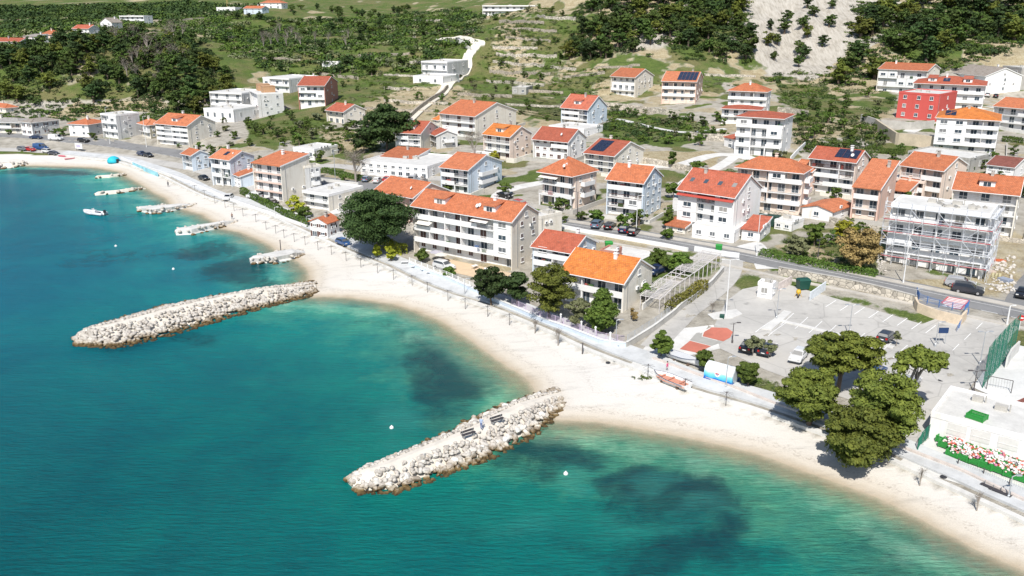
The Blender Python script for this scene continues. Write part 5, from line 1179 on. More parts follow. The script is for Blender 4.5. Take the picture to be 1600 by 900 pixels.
def crown(seed, h, w, z0, shape='round', n_cl=26, per=90, leaf=.3, mat=PINE, name='crown', trunk=BARK, tr=None, lean=(0, 0), cr=(.13, .25)):
    """tree of height h, crown width w, crown starting at z0; returns (trunk mesh, crown mesh)"""
    if shape == 'pine': w *= 1.22
    rg = np.random.default_rng(seed); Q = []; zc = (h+z0)/2; rz = (h-z0)/2; rw = w/2; T = MB(); tr = tr or max(.05, h*.022)
    top = np.array([lean[0], lean[1], zc-rz*.2]); mid = top*.5+rg.normal(0, .03*h, 3)*[1, 1, 0]; mid[2] = top[2]*.5
    T.tube((0, 0, -.4), mid, tr*1.25, tr*.95, 7, cap=False); T.tube(mid, top, tr*.95, tr*.6, 7, cap=False)
    cs = []; ph = rg.random(3)*6.28
    for i in range(n_cl):
        for _ in range(30):
            u = rg.normal(0, 1, 3); u /= np.linalg.norm(u); rr = rg.random()**.45
            if shape == 'pine': f = 1-.25*abs(u[2])
            else: f = 1
            az = math.atan2(u[1], u[0]); f *= .82+.16*math.sin(2*az+ph[0])+.14*math.sin(3*az+ph[1]+2*u[2])+.08*math.sin(5*az+ph[2])
            p = np.array([u[0]*rr*rw*.86*f, u[1]*rr*rw*.86*f, u[2]*rr*rz*.84])
            if shape == 'cone': k_ = 1-(p[2]/rz*.5+.5); p[:2] *= (.25+.95*k_)
            if shape == 'umbrella': p[2] = abs(p[2])*.9-rz*.5+rg.normal(0, .1)
            if all(np.linalg.norm((p-q)/[1, 1, .7]) > rw*(.2 if shape == 'pine' else .22) for q in cs): break
        cs.append(p)
    for p in cs:
        r = rw*(rg.uniform(*cr) if shape == 'pine' else rg.uniform(.17, .31))*(1.0 if shape != 'cone' else .85); n = int(per*rg.uniform(.7, 1.3)); u = rg.normal(0, 1, (n, 3)); u /= np.linalg.norm(u, axis=1)[:, None]
        u[:, 2] = np.abs(u[:, 2])*np.where(rg.random(n) < .8, 1, -1); rad = r*rg.uniform(.45, 1.15, (n, 1))
        c = p+u*rad*[1, 1, .5 if shape == 'pine' else .62]+[lean[0], lean[1], zc]; Q.append(leaves(c, u*[1, 1, 1.3]+[0, 0, .25], leaf, rg))
        if rg.random() < .7:
            e = p*.8+[lean[0], lean[1], zc]; s_ = top*(.55+.45*rg.random()); T.tube(s_, e, tr*.35, tr*.12, 5, cap=False)
    return T.mesh('trunk', trunk), leaf_mesh(name, np.concatenate(Q), mat)
def bare(seed, h, w, n=60, mat=BARKG, twig=260, tl=.5):
    rg = np.random.default_rng(seed); T = MB(); tr = h*.03; T.tube((0, 0, -.3), (0, 0, h*.35), tr*1.2, tr, 6, cap=False); Q = MB(); tips = []
    for i in range(9):
        a = rg.random()*6.28; e = np.array([math.cos(a)*w*.3*rg.random(), math.sin(a)*w*.3*rg.random(), h*rg.uniform(.55, .85)]); T.tube((0, 0, h*rg.uniform(.2, .35)), e, tr*.5, tr*.2, 5, cap=False); tips.append(e)
        for j in range(n//9):
            a = rg.random()*6.28; f = e+np.array([math.cos(a)*w*.25, math.sin(a)*w*.25, h*rg.uniform(.0, .25)])*rg.uniform(.4, 1); Q.tube(e, f, tr*.16, tr*.07, 3, cap=False); tips.append(f)
    c = np.array(tips)[rg.integers(0, len(tips), twig)]+rg.normal(0, tl*.8, (twig, 3)); q = leaves(c, rg.normal(0, 1, (twig, 3)), tl, rg)
    q = (q-q.mean(1, keepdims=True))*[[[1, 1, 1]]]; 
    # thin slivers instead of leaves
    ctr = c[:, None]; q2 = np.stack([c, c+rg.normal(0, tl*.06, (twig, 3)), c+(q[:, 2]*1.0), c+(q[:, 2]*1.0)+rg.normal(0, tl*.05, (twig, 3))], 1)[:, [0, 1, 3, 2]]
    return T.mesh('trunk', mat), [Q.mesh('branches', mat), leaf_mesh('twigs', q2, TWIG)]
HOUSES = [(o.location.x, o.location.y) for o in COL.objects if o.type == 'EMPTY' and o.parent is None and o.name.split('.')[0] in ('house','apartment_house','villa','annex','restaurant','bungalow','cottage','garage','row_house','house_wing','terrace_house','scaffolded_block','hotel','farmhouse','modern_house','garden_house','unfinished_house')]
HOUSES = np.array(HOUSES); ROADP = np.concatenate([np.array(resample(road_line, 3))]+[np.array([v.co[:2] for v in o.data.vertices])[::3] for o in COL.objects if o.name.startswith(('side_street','dirt_track','lane','driveway'))])
def free(p, dh=7.0, dr=4.0): return np.min(np.hypot(*(HOUSES-p).T)) > dh and np.min(np.hypot(*(ROADP-p).T)) > dr
def height_at(px, py, ytop):
    N = P(px, py); lo, hi = 0, 60
    for _ in range(30):
        m = (lo+hi)/2
        if proj((N[0], N[1], N[2]+m))[1] > ytop: lo = m
        else: hi = m
    return N, lo
def pxm(N): 
    f = N[1]*CP-(N[2]-CAMH)*SP; return FPX/f
def tree(name, label, cat, px, py, ytop, wpx, shape='round', mat=PINE, n_cl=26, per=90, leaf=.3, z0=.25, trunk=BARK, group=None, tr=None, lean=(0, 0), seed=None):
    N, h = height_at(px, py, ytop); w = wpx/pxm(N); tm, cm = crown(seed or int(px*7+py), h, w, h*z0, shape, n_cl, per, leaf, mat, trunk=trunk, tr=tr, lean=lean)
    r = empty(name, (N[0], N[1], N[2])); tag(r, label, cat, group); link('trunk', tm, r); link('crown', cm, r); return r
tree('pine_tree', 'huge dark pine beside the tiny orange-roofed garden house, the largest tree of the seafront', 'pine', 588, 396, 291, 134, 'pine', PINED, 85, 430, .25, .10, tr=.4)
tree('pine_tree', 'dark pine left of a pair, at the walled garden corner right of the sandy yard', 'pine', 768, 476, 414, 72, 'pine', PINED, 34, 190, .28, .1)
tree('pine_tree', 'dark pine partly hiding a red patch of roof, second in the walled garden', 'pine', 808, 480, 418, 62, 'pine', PINED, 30, 170, .28, .1)
tree('pine_tree', 'broad open pine in front of the balcony of the bright orange-roofed house', 'pine', 860, 502, 411, 92, 'pine', PINEB, 46, 300, .2, .16)
tree('pine_tree', 'dense bright green conifer at the seaward corner of the bright orange-roofed house', 'conifer', 940, 519, 446, 76, 'cone', LEAF, 60, 330, .2, .04)
tree('pine_tree', 'lower grey-green pine between the broad open pine and the bright green conifer', 'pine', 902, 513, 462, 50, 'pine', OLIVE, 26, 200, .2, .1)
tree('shrub', 'dark bushy shrub between the bright orange-roofed house and the pergola', 'shrub', 1010, 470, 436, 34, 'round', LEAF, 16, 130, .25, .05)
tree('shrub', 'reddish low shrub at the foot of the grey gable', 'shrub', 990, 500, 479, 24, 'round', RUST, 10, 120, .2, .02)
tree('round_tree', 'round clipped tree beside the lane, leftmost of the three round trees', 'tree', 1034, 559, 518, 43, 'round', LEAF, 34, 200, .24, .12)
tree('round_tree', 'round clipped tree between the covered boat and the blue kiosk', 'tree', 1100, 578, 544, 36, 'round', LEAF, 26, 180, .24, .15)
tree('round_tree', 'round clipped tree right of the blue kiosk', 'tree', 1167, 605, 564, 41, 'round', LEAF, 32, 200, .24, .15)
tree('pine_tree', 'tall dark pine with visible forked dark trunk, hindmost of the big beach pines', 'pine', 1308, 614, 514, 108, 'pine', PINEB, 62, 430, .21, .30, tr=.3)
tree('pine_tree', 'big beach pine on the left, reaching over the promenade wall', 'pine', 1262, 668, 572, 108, 'pine', PINEB, 60, 430, .21, .12, tr=.3)
tree('pine_tree', 'big olive-green beach pine on the right, in front of the blue car', 'pine', 1375, 702, 574, 122, 'pine', PINEB, 70, 430, .21, .14, tr=.32)
tree('pine_tree', 'low spreading beach pine leaning over the sand, foremost of the group', 'pine', 1330, 722, 628, 128, 'pine', PINEB, 66, 430, .21, .0, tr=.3, lean=(.2, -1.2))
tree('umbrella_pine', 'pine with flat umbrella crown on a pale forked bare trunk by the car park', 'pine', 1422, 660, 522, 92, 'umbrella', PINEB, 26, 230, .28, .55, BARKG, tr=.22)
tree('olive_tree', 'grey-green olive in front of the two dark parked cars', 'olive tree', 1176, 556, 522, 38, 'round', OLIVE, 14, 110, .2, .3, BARKG)
tree('olive_tree', 'small grey-green olive beside the right one of the two dark parked cars', 'olive tree', 1202, 560, 532, 26, 'round', OLIVE, 10, 90, .2, .3, BARKG)
tree('olive_tree', 'tiny olive beside the dark car alone in the car park', 'olive tree', 1400, 541, 514, 20, 'round', OLIVE, 8, 90, .2, .3, BARKG)
tree('pine_tree', 'big dark pine between the small cream house and the twin-gabled red roofs', 'pine', 605, 236, 160, 92, 'pine', PINED, 60, 190, .5, .08)
tree('pine_tree', 'dark pine leaning left of the big dark pine below the cream house', 'pine', 568, 240, 196, 50, 'pine', PINED, 24, 120, .45, .1)
tree('shrub_tree', 'large rust-brown spring tree left of the scaffolded block', 'tree', 1342, 424, 354, 80, 'round', RUST, 44, 200, .26, .1, BARKG)
tree('garden_tree', 'green garden tree left of the dirt plot by the main road', 'tree', 1272, 384, 343, 34, 'round', LEAF, 22, 130, .3, .08)
tree('garden_tree', 'grey-green garden tree farther left along the roadside plot', 'tree', 1243, 400, 366, 40, 'round', OLIVE, 20, 130, .3, .05)
tree('garden_tree', 'yellow-green garden tree behind the rust-brown tree', 'tree', 1318, 372, 344, 42, 'round', YEL, 18, 110, .26, .1)
tree('garden_tree', 'green roadside tree, left one of the clump behind the pergola', 'tree', 1032, 424, 388, 40, 'round', LEAF, 26, 150, .26, .06)
tree('garden_tree', 'green roadside tree, right one of the clump behind the pergola', 'tree', 1062, 430, 391, 46, 'round', LEAF, 28, 150, .26, .06)
tree('garden_tree', 'bright yellow-green rounded tree between the glazed orange-roofed block and the white villa', 'tree', 463, 333, 304, 30, 'round', YEL, 22, 130, .24, .05)
tree('garden_tree', 'bushy green tree below the yellow-green one', 'tree', 476, 341, 322, 36, 'round', LEAF, 16, 110, .24, .05)
for x, y, t, w, lab in [(845,368,332,20,'green tree beside the four parked cars, leftmost'),(838,350,325,40,'low green tree at the street corner left of the parked cars'),(930,352,327,34,'dark green tree over the parked cars by the blue-white house'),(1041,358,328,24,'light green tree right of the blue-white house'),(1043,374,354,24,'green bush beside the tiny garden house'),(1050,262,236,22,'green round tree alone on the pale lane'),(1090,268,250,30,'low green tree below the tall white block'),(1052,310,280,26,'dark tree behind the blue-white house'),(1065,300,284,24,'dark tree between the blue-white and four-skylight houses'),(772,255,234,26,'round green tree in front of the bright orange stepped roof'),(660,410,388,30,'green garden tree in front of the large seafront block'),(700,300,282,24,'low green tree behind the pink house'),(790,304,284,30,'dark green tree by the red parked car'),(1170,265,250,34,'green tree left of the peach hipped block'),(1385,290,275,20,'dark bush behind the pink lean-to house'),(700,436,415,26,'small green tree on the promenade side of the sandy yard'),(612,410,382,22,'yellow-green bush at the foot of the huge pine'),(590,404,380,20,'bright bush left of the seafront block hedge')]:
    tree('garden_tree', lab, 'tree', x, y, t, w, 'round', YEL if 'yellow' in lab or 'bright' in lab else LEAF, 16, 100, .3, .08)
def bare_tree(label, px, py, top, w, cat='bare tree', group=None, twig=1500, tl=.35):
    N, h = height_at(px, py, top); tm, cs = bare(int(px), h, w/pxm(N), 120, BARKG, twig, tl); r = empty('bare_tree', tuple(N)); tag(r, label, cat, group); link('trunk', tm, r)
    for c in cs: link(c.name.split('.')[0], c, r)
bare_tree('wide bare grey-brown tree beside the car park of the low white restaurant', 556, 285, 232, 56, twig=2600, tl=.5)
bare_tree('bare pale tree in front of the grey-sided house with nine gable windows', 740, 246, 204, 42, twig=1500, tl=.4)
bare_tree('leafless small tree on the beach near the bend of the fence', 872, 540, 512, 26, twig=500, tl=.2)
bare_tree('leafless small tree beside the promenade under the pale railing of the corner garden', 836, 521, 497, 16, twig=300, tl=.2)
bare_tree('leafless tree on the forecourt beside the white lamp post', 1112, 490, 470, 20, twig=400, tl=.2)
for x, y, t in [(1437,759,730),(1526,798,765)]:
    bare_tree('leafless sapling on the sand, %s of the two right of the big pines' % ('left' if x < 1500 else 'right'), x, y, t, 18, twig=120, tl=.2)
# hillside pines: shared meshes
TP = [crown(100+i, 1, .85, .08, 'pine', 22, 46, .055, [PINE, PINED, PINE, PINEB][i % 4], cr=(.2, .33)) for i in range(8)]
TB = [crown(200+i, 1, 1.25, .02, 'round', 12, 40, .075, [LEAF, OLIVE, PINE, LEAF][i % 4]) for i in range(8)]
TD = [bare(300+i, 1, .8, 50, BARKG, 260, .09) for i in range(3)]
def scatter(poly_px, n, dmin, seed, ok=lambda p: True):
    rg = np.random.default_rng(seed); poly = np.array([tuple(P(x, y)[:2]) for x, y in poly_px]); lo, hi = poly.min(0), poly.max(0); out = []; tries = 0
    while len(out) < n and tries < n*60:
        tries += 1; p = lo+(hi-lo)*rg.random(2)
        if not inside(poly, np.array([p[0]]), np.array([p[1]]))[0] or not free(p) or not ok(p): continue
        if out and np.min(np.hypot(*(np.array(out)-p).T)) < dmin: continue
        out.append(p)
    return out, rg
SHOWN_P = []
def put_pines(poly, n, dmin, seed, hr, label, group, temps=TP, name='pine_tree', cat='pine', wide=1.0, ok=lambda p: True):
    pts, rg = scatter(poly, n, dmin, seed, ok)
    for i, p in enumerate(pts):
        h = rg.uniform(*hr); t = temps[int(rg.integers(len(temps)))]; r = empty(name, (p[0], p[1], float(hgt(*p))-.1), rg.random()*6.28); r.scale = (h*wide*rg.uniform(.85, 1.2), h*wide*rg.uniform(.85, 1.2), h); tag(r, label, cat, group)
        link('trunk', t[0], r)
        for c in (t[1] if isinstance(t[1], list) else [t[1]]): link('crown' if len(t[1].name if hasattr(t[1], 'name') else '') else 'branches', c, r)
        SHOWN_P.append(p)
    print('SCATTER', name, label[:30], len(pts))
WL = [(-30,92),(60,78),(100,70),(150,66),(200,60),(300,70),(330,100),(368,132),(345,168),(300,180),(240,160),(180,155),(100,160),(0,165),(-60,165)]
put_pines(WL, 135, 4.2, 1, (7.5, 11), 'dark pine in the wood above the western road', 'pines of the left wood', wide=1.0)
put_pines([(885,88),(905,40),(925,8),(960,2),(1150,2),(1178,60),(1172,98),(1100,92),(1040,80),(950,92),(895,98)], 105, 4.8, 2, (7.5, 11.5), 'pine in the dense wood on the slope left of the pale scree', 'pines of the middle wood', wide=1.0)
put_pines([(1300,128),(1330,75),(1350,10),(1420,4),(1600,4),(1650,60),(1550,78),(1500,103),(1390,110),(1320,138)], 60, 5.4, 3, (9, 13), 'pine in the wood on the right slope above the houses', 'pines of the right wood', wide=1.15)
put_pines([(1180,20),(1300,8),(1310,60),(1290,110),(1260,112),(1200,90)], 16, 7, 4, (5, 9), 'single pine clinging to the pale scree', 'pines on the scree')
put_pines([(180,60),(290,58),(300,100),(260,140),(200,135),(170,100)], 26, 5, 5, (8, 12), 'dead grey leafless tree in the gap of the left wood', 'dead trees of the left wood', TD, 'dead_tree', 'dead tree')
put_pines([(380,20),(640,14),(700,60),(640,110),(560,125),(400,110),(330,60)], 75, 7, 31, (4, 7.5), 'dark leafy tree in the green slope left of the dirt track', 'trees of the green slope', [TP[1], TP[5], TB[0], TB[2], TP[2]], 'hillside_tree', 'tree', 1.1)
put_pines([(400,45),(560,55),(560,75),(410,78)], 16, 6, 15, (6, 9), 'grey leafless tree in the green slope above the brick-sided block', 'leafless trees on the middle slope', TD, 'dead_tree', 'bare tree')
# terrace olives, garden bushes
put_pines([(560,100),(760,20),(880,20),(880,100),(780,170),(560,185),(480,165)], 60, 6.5, 6, (2.4, 4.2), 'round olive bush on the farmed terraces', 'olive bushes on the terraces', TB, 'olive_bush', 'bush', 1.0)
put_pines([(950,170),(1130,190),(1130,230),(960,228)], 30, 4, 7, (2.5, 4.5), 'dense green bush in the overgrown plot below the upper houses', 'bushes of the overgrown plot', TB, 'green_bush', 'bush', 1.0)
put_pines([(1230,150),(1380,150),(1390,240),(1240,240)], 32, 4.2, 8, (2.5, 5), 'green bush on the wild slope behind the solar-roofed house', 'bushes of the wild slope', TB, 'green_bush', 'bush', 1.0)
put_pines([(320,190),(560,170),(600,240),(480,262),(330,240)], 42, 4.5, 9, (2.5, 5), 'green bush among the scattered houses left of the centre', 'bushes left of the centre', TB, 'green_bush', 'bush', 1.0)
TOWNP = [(0,205),(300,225),(560,285),(760,330),(900,290),(1240,235),(1590,240),(1600,340),(1500,420),(1200,390),(860,350),(660,330),(560,320),(440,330),(330,290),(0,235)]
put_pines(TOWNP, 120, 3.6, 10, (1.8, 4.4), 'green garden bush between the houses of the town', 'garden bushes of the town', TB, 'garden_bush', 'bush', 1.0, lambda p: hgt(*p) > 3.2)
put_pines([(780,130),(880,150),(900,200),(800,200)], 14, 5, 12, (2, 3.5), 'low bush beside the cabbage field', 'bushes by the cabbage field', TB, 'green_bush', 'bush', 1.0)
# scrub that nobody could count: many low clumps in one object
def scrub_mesh(i):
    rg = np.random.default_rng(400+i); C = []; Nn = []
    for k in range(4):
        o_ = rg.normal(0, .5, 3)*[1.3, 1, .12]; r_ = rg.uniform(.35, .8); u = rg.normal(0, 1, (26, 3)); u[:, 2] = abs(u[:, 2]); u /= np.linalg.norm(u, axis=1)[:, None]; C.append(u*r_*rg.uniform(.5, 1.1, (26, 1))*[1, 1, .75]+o_+[0, 0, .2]); Nn.append(u+[0, 0, .4])
    return leaf_mesh('scrub', leaves(np.concatenate(C), np.concatenate(Nn), .19, rg), [LEAF, PINE, OLIVE, LEAF, PINED, OLIVE][i])
TL = [scrub_mesh(i) for i in range(6)]
def scrub(poly, n, seed, sr, name, label, idx, thr=None, steps=False):
    rg = np.random.default_rng(seed); w = np.array([tuple(P(x, y)[:2]) for x, y in poly]); lo, hi = w.min(0), w.max(0); p = lo+(hi-lo)*rg.random((n*6, 2)); p = p[inside(w, p[:, 0], p[:, 1])]
    if steps: p = lo+(hi-lo)*rg.random((n*40, 2)); p = p[inside(w, p[:, 0], p[:, 1])]; p = p[hgt(p[:, 0], p[:, 1]+1.3)-hgt(p[:, 0], p[:, 1]-1.3) > .95]
    if thr is not None: p = p[fbm(p[:, 0]/18, p[:, 1]/18, 4)+.2*rg.random(len(p)) > thr]
    p = p[:int(n*1.5)]; p = p[[free(q, 8, 3.5) for q in p]][:n]; z_ = hgt(p[:, 0], p[:, 1]); sz = sr[0]*.6+(sr[1]*1.15-sr[0]*.6)*rg.random(len(p))**2.2
    merged([(idx[int(rg.integers(len(idx)))], TRS(a[0], a[1], zz-.1*s_, s_, rg.random()*6.28)) for a, zz, s_ in zip(p, z_, sz)], TL, name, label, 'scrub')
scrub([(-20,60),(240,22),(420,30),(720,12),(760,40),(730,75),(640,110),(560,125),(420,115),(330,70),(180,60),(0,75)], 4600, 21, (1.0, 4.0), 'scrub_cover', 'dense green scrub covering the slopes behind the left half of the town', [0, 3, 1, 2, 4], .52)
scrub([(-40,60),(0,10),(300,3),(420,12),(300,30),(120,34),(60,48)], 1300, 22, (3.0, 6.0), 'distant_wood', 'distant dark wood along the top left of the photo', [1, 4], .40)
scrub([(880,100),(910,5),(1170,5),(1180,105),(1050,95)], 900, 23, (1.4, 3.0), 'wood_undergrowth', 'dark undergrowth filling the gaps of the wood left of the scree', [1, 4], .36)
scrub([(1300,135),(1340,5),(1600,5),(1640,70),(1500,108)], 1100, 24, (1.5, 3.2), 'slope_undergrowth', 'green undergrowth between the pines of the right slope', [1, 0, 4], .42)
scrub([(-40,165),(-40,85),(180,62),(330,75),(370,140),(300,180)], 900, 25, (1.4, 3.0), 'pine_undergrowth', 'dark undergrowth below the pines above the western road', [1, 4], .42)
scrub([(480,140),(620,110),(870,20),(890,100),(960,110),(1150,120),(1200,150),(940,140),(880,180),(560,190)], 900, 26, (.6, 1.5), 'terrace_scrub', 'low green tufts along the edges of the dry terraces', [0, 2, 5], .56)
scrub([(380,195),(560,185),(600,235),(440,250)], 330, 27, (.5, 1.4), 'slope_scrub', 'low green tufts on the grassy slope in front of the modern villas', [0, 3], .45)
scrub([(1160,590),(1215,598),(1240,625),(1175,612)], 60, 28, (.2, .5), 'verge_grass', 'tufts of grass on the verge between round tree and beach pines', [0, 2], None)
# cabbage field: rows
it = []
a0 = np.array(P(775,172)[:2]); a1 = np.array(P(880,190)[:2]); b0 = np.array(P(790,146)[:2])
for i in range(9):
    for j in range(34):
        q = a0+(a1-a0)*j/34+(b0-a0)*i/9; it.append((2, TRS(q[0], q[1], float(hgt(*q))-.05, random.uniform(.45, .7), random.random()*6)))
merged(it, TL, 'vegetable_rows', 'rows of blue-green vegetables in the terraced field', 'vegetables')
# hedges
def hedge(px, w, h, mat, label, group=None, leaf=.2, den=60):
    L_ = resample([P(*q)[:2] for q in px], .5); rg = np.random.default_rng(int(px[0][0])); C = []; Nn = []
    for i in range(len(L_)-1):
        d = L_[i+1]-L_[i]; d = d/np.linalg.norm(d); nn = np.array([-d[1], d[0]]); g = float(hgt(*L_[i])); k_ = int(den*.5*(w+2*h)/2)
        for _ in range(k_):
            f = rg.random()*(2*h+w); hh_ = h*(1+.10*math.sin(i*.37)+.06*rg.normal())
            if f < h: o_, z_, nv = -w/2, f/h*hh_, (-nn[0], -nn[1], .2)
            elif f < h+w: o_, z_, nv = f-h-w/2, hh_, (0, 0, 1)
            else: o_, z_, nv = w/2, (f-h-w)/h*hh_, (nn[0], nn[1], .2)
            q = L_[i]+d*rg.random()*.5+nn*(o_+rg.normal()*.06); C.append((q[0], q[1], g+z_)); Nn.append(nv)
    C = np.array(C); c0 = C[0].copy(); r = link('hedge', leaf_mesh('hedge', leaves(C-c0, np.array(Nn), leaf, rg), mat)); r.location = c0; tag(r, label, 'hedge', group); return r
hedge([(378,302),(415,322),(450,340),(485,356)], 1.2, 1.7, HEDGE, 'long clipped green hedge along the promenade below the orange shed-roofed block')
hedge([(1043,493),(1070,474),(1100,452)], 1.5, 1.9, HEDGEY, 'tall yellow-green hedge along the lane beside the pergola')
hedge([(1188,398),(1240,409),(1300,421),(1372,433)], 1.6, 1.2, HEDGE, 'low green hedge along the main road left of the scaffolded block')
hedge([(505,269),(535,276),(568,283)], 1.2, 1.4, HEDGE, 'short clipped hedge below the bungalow with dark openings')
hedge([(595,384),(612,390),(632,398)], 1.6, 2.0, YEL, 'bright yellow-green hedge between the huge pine and the seafront block')
hedge([(1350,238),(1385,240),(1415,243)], 1.6, 1.6, HEDGE, 'row of dark bushes above the pink lean-to house')
hedge([(1565,221),(1600,224)], 1.5, 1.6, HEDGE, 'dark hedge with flowers at the right edge below the arched house')

for i, (poly, n, sr, thr) in enumerate([([(950,175),(1080,185),(1130,215),(1060,225),(960,222),(935,205)],260,(.6,1.9),.42),([(1215,130),(1290,135),(1330,170),(1395,150),(1400,170),(1340,190),(1260,175),(1220,160)],220,(.5,1.8),.45),([(1235,185),(1370,180),(1390,240),(1245,240)],280,(.7,2.2),.40),([(1190,395),(1240,372),(1380,400),(1370,428),(1200,408)],120,(.4,1.1),.42),([(770,150),(870,160),(900,170),(880,190),(800,180)],120,(.4,1.0),.5),([(130,168),(340,168),(330,192),(200,195)],260,(.8,2.2),.40),([(0,168),(130,168),(130,190),(0,186)],120,(.8,2.0),.5),([(640,20),(880,10),(870,60),(660,90)],320,(.6,1.8),.52),([(1180,110),(1290,112),(1400,140),(1350,150),(1200,132)],160,(.8,2.2),.42)]):
    scrub(poly, n, 60+i, sr, 'plot_scrub', ['dense green scrub of the overgrown plot below the two upper houses','scattered green scrub at the foot of the scree','thick green scrub on the wild slope behind the solar-roofed house','green scrub round the dirt plot by the main road','low scrub beside the vegetable rows','green scrub at the foot of the left wood','sparse scrub behind the leftmost row houses','dry green scrub on the upper terraces near the top edge','dark scrub below the pale scree'][i], [0, 1, 4, 2, 3][:3+i % 3], thr)

scrub([(480,150),(560,60),(640,30),(880,15),(900,100),(960,115),(1000,110),(940,160),(880,185),(560,190)], 1500, 91, (.5, 1.3), 'terrace_bank_scrub', 'low green growth in lines along the banks of the farmed terraces', [0, 3, 2, 1], .38, True)
# ---------------------------------------------------------------- vehicles
RUB = plain('tyre_rubber', (.02, .02, .02), .9); RIM = plain('wheel_rim', (.45, .45, .46), .35, .5); LAMPW = plain('headlight_glass', (.75, .75, .72), .1); LAMPR = plain('taillight_glass', (.45, .01, .01), .15)
CARGL = glassmat('car_glass', (.012, .015, .02)); PAINTS = {}
def paint(nm, c):
    if nm not in PAINTS:
        m, nt, b = newmat('car_paint_'+nm); n = noise(nt, 3, 3, .6, objpos(nt)); cc = ramp(nt, n.outputs[0], [(.3, tuple(x*.88 for x in c)), (.7, c)]); nt.links.new(cc, b.inputs['Base Color'])
        b.inputs['Roughness'].default_value = .28; b.inputs['Coat Weight'].default_value = .6; b.inputs['Coat Roughness'].default_value = .06; PAINTS[nm] = m
    return PAINTS[nm]
COLS = dict(black=(.015,.015,.018), dark=(.03,.035,.045), white=(.72,.72,.71), blue=(.03,.09,.24), navy=(.02,.035,.09), silver=(.42,.43,.45), grey=(.17,.18,.2), red=(.5,.02,.02), bluegrey=(.14,.2,.28))
KIND = {  # length, width, profile (x, z) of the lower body and of the cabin; x forward
 'hatch': (4.3, 1.8, [(-2.12,.35),(-2.15,.62),(-2.08,.98),(-1.0,1.02),(.75,.98),(1.75,.80),(2.08,.62),(2.12,.35)], [(-2.0,.96),(-1.72,1.44),(-.2,1.50),(.25,1.44),(1.05,.96)]),
 'sedan': (4.6, 1.82, [(-2.28,.35),(-2.3,.65),(-2.25,.98),(-1.5,1.03),(.8,.97),(1.95,.80),(2.28,.62),(2.3,.35)], [(-1.72,1.0),(-1.05,1.40),(-.3,1.45),(.2,1.41),(1.05,.95)]),
 'suv': (4.6, 1.9, [(-2.26,.42),(-2.3,.75),(-2.25,1.12),(-1.0,1.15),(.85,1.12),(1.9,1.0),(2.26,.75),(2.28,.42)], [(-2.15,1.1),(-1.95,1.62),(-.2,1.70),(.3,1.64),(1.1,1.1)]),
 'van': (5.2, 2.0, [(-2.58,.4),(-2.6,.8),(-2.58,1.2),(-1,1.22),(1.3,1.2),(2.1,1.05),(2.55,.8),(2.58,.4)], [(-2.56,1.15),(-2.5,2.05),(-.5,2.12),(1.0,2.02),(1.85,1.15)])}
def loft(mb, prof, w0, w1, zlo, zhi, mi=0):
    n = len(prof); V = []
    for s_ in (-1, 1):
        for x, z_ in prof:
            t = (z_-zlo)/(zhi-zlo); V.append((x, s_*(w0+(w1-w0)*t)/2, z_))
    F = [tuple(range(n)), tuple(reversed(range(n, 2*n)))]+[(i, n+i, n+(i+1) % n, (i+1) % n) for i in range(n)]
    mb.add(V, F, mi)
CARC = {}
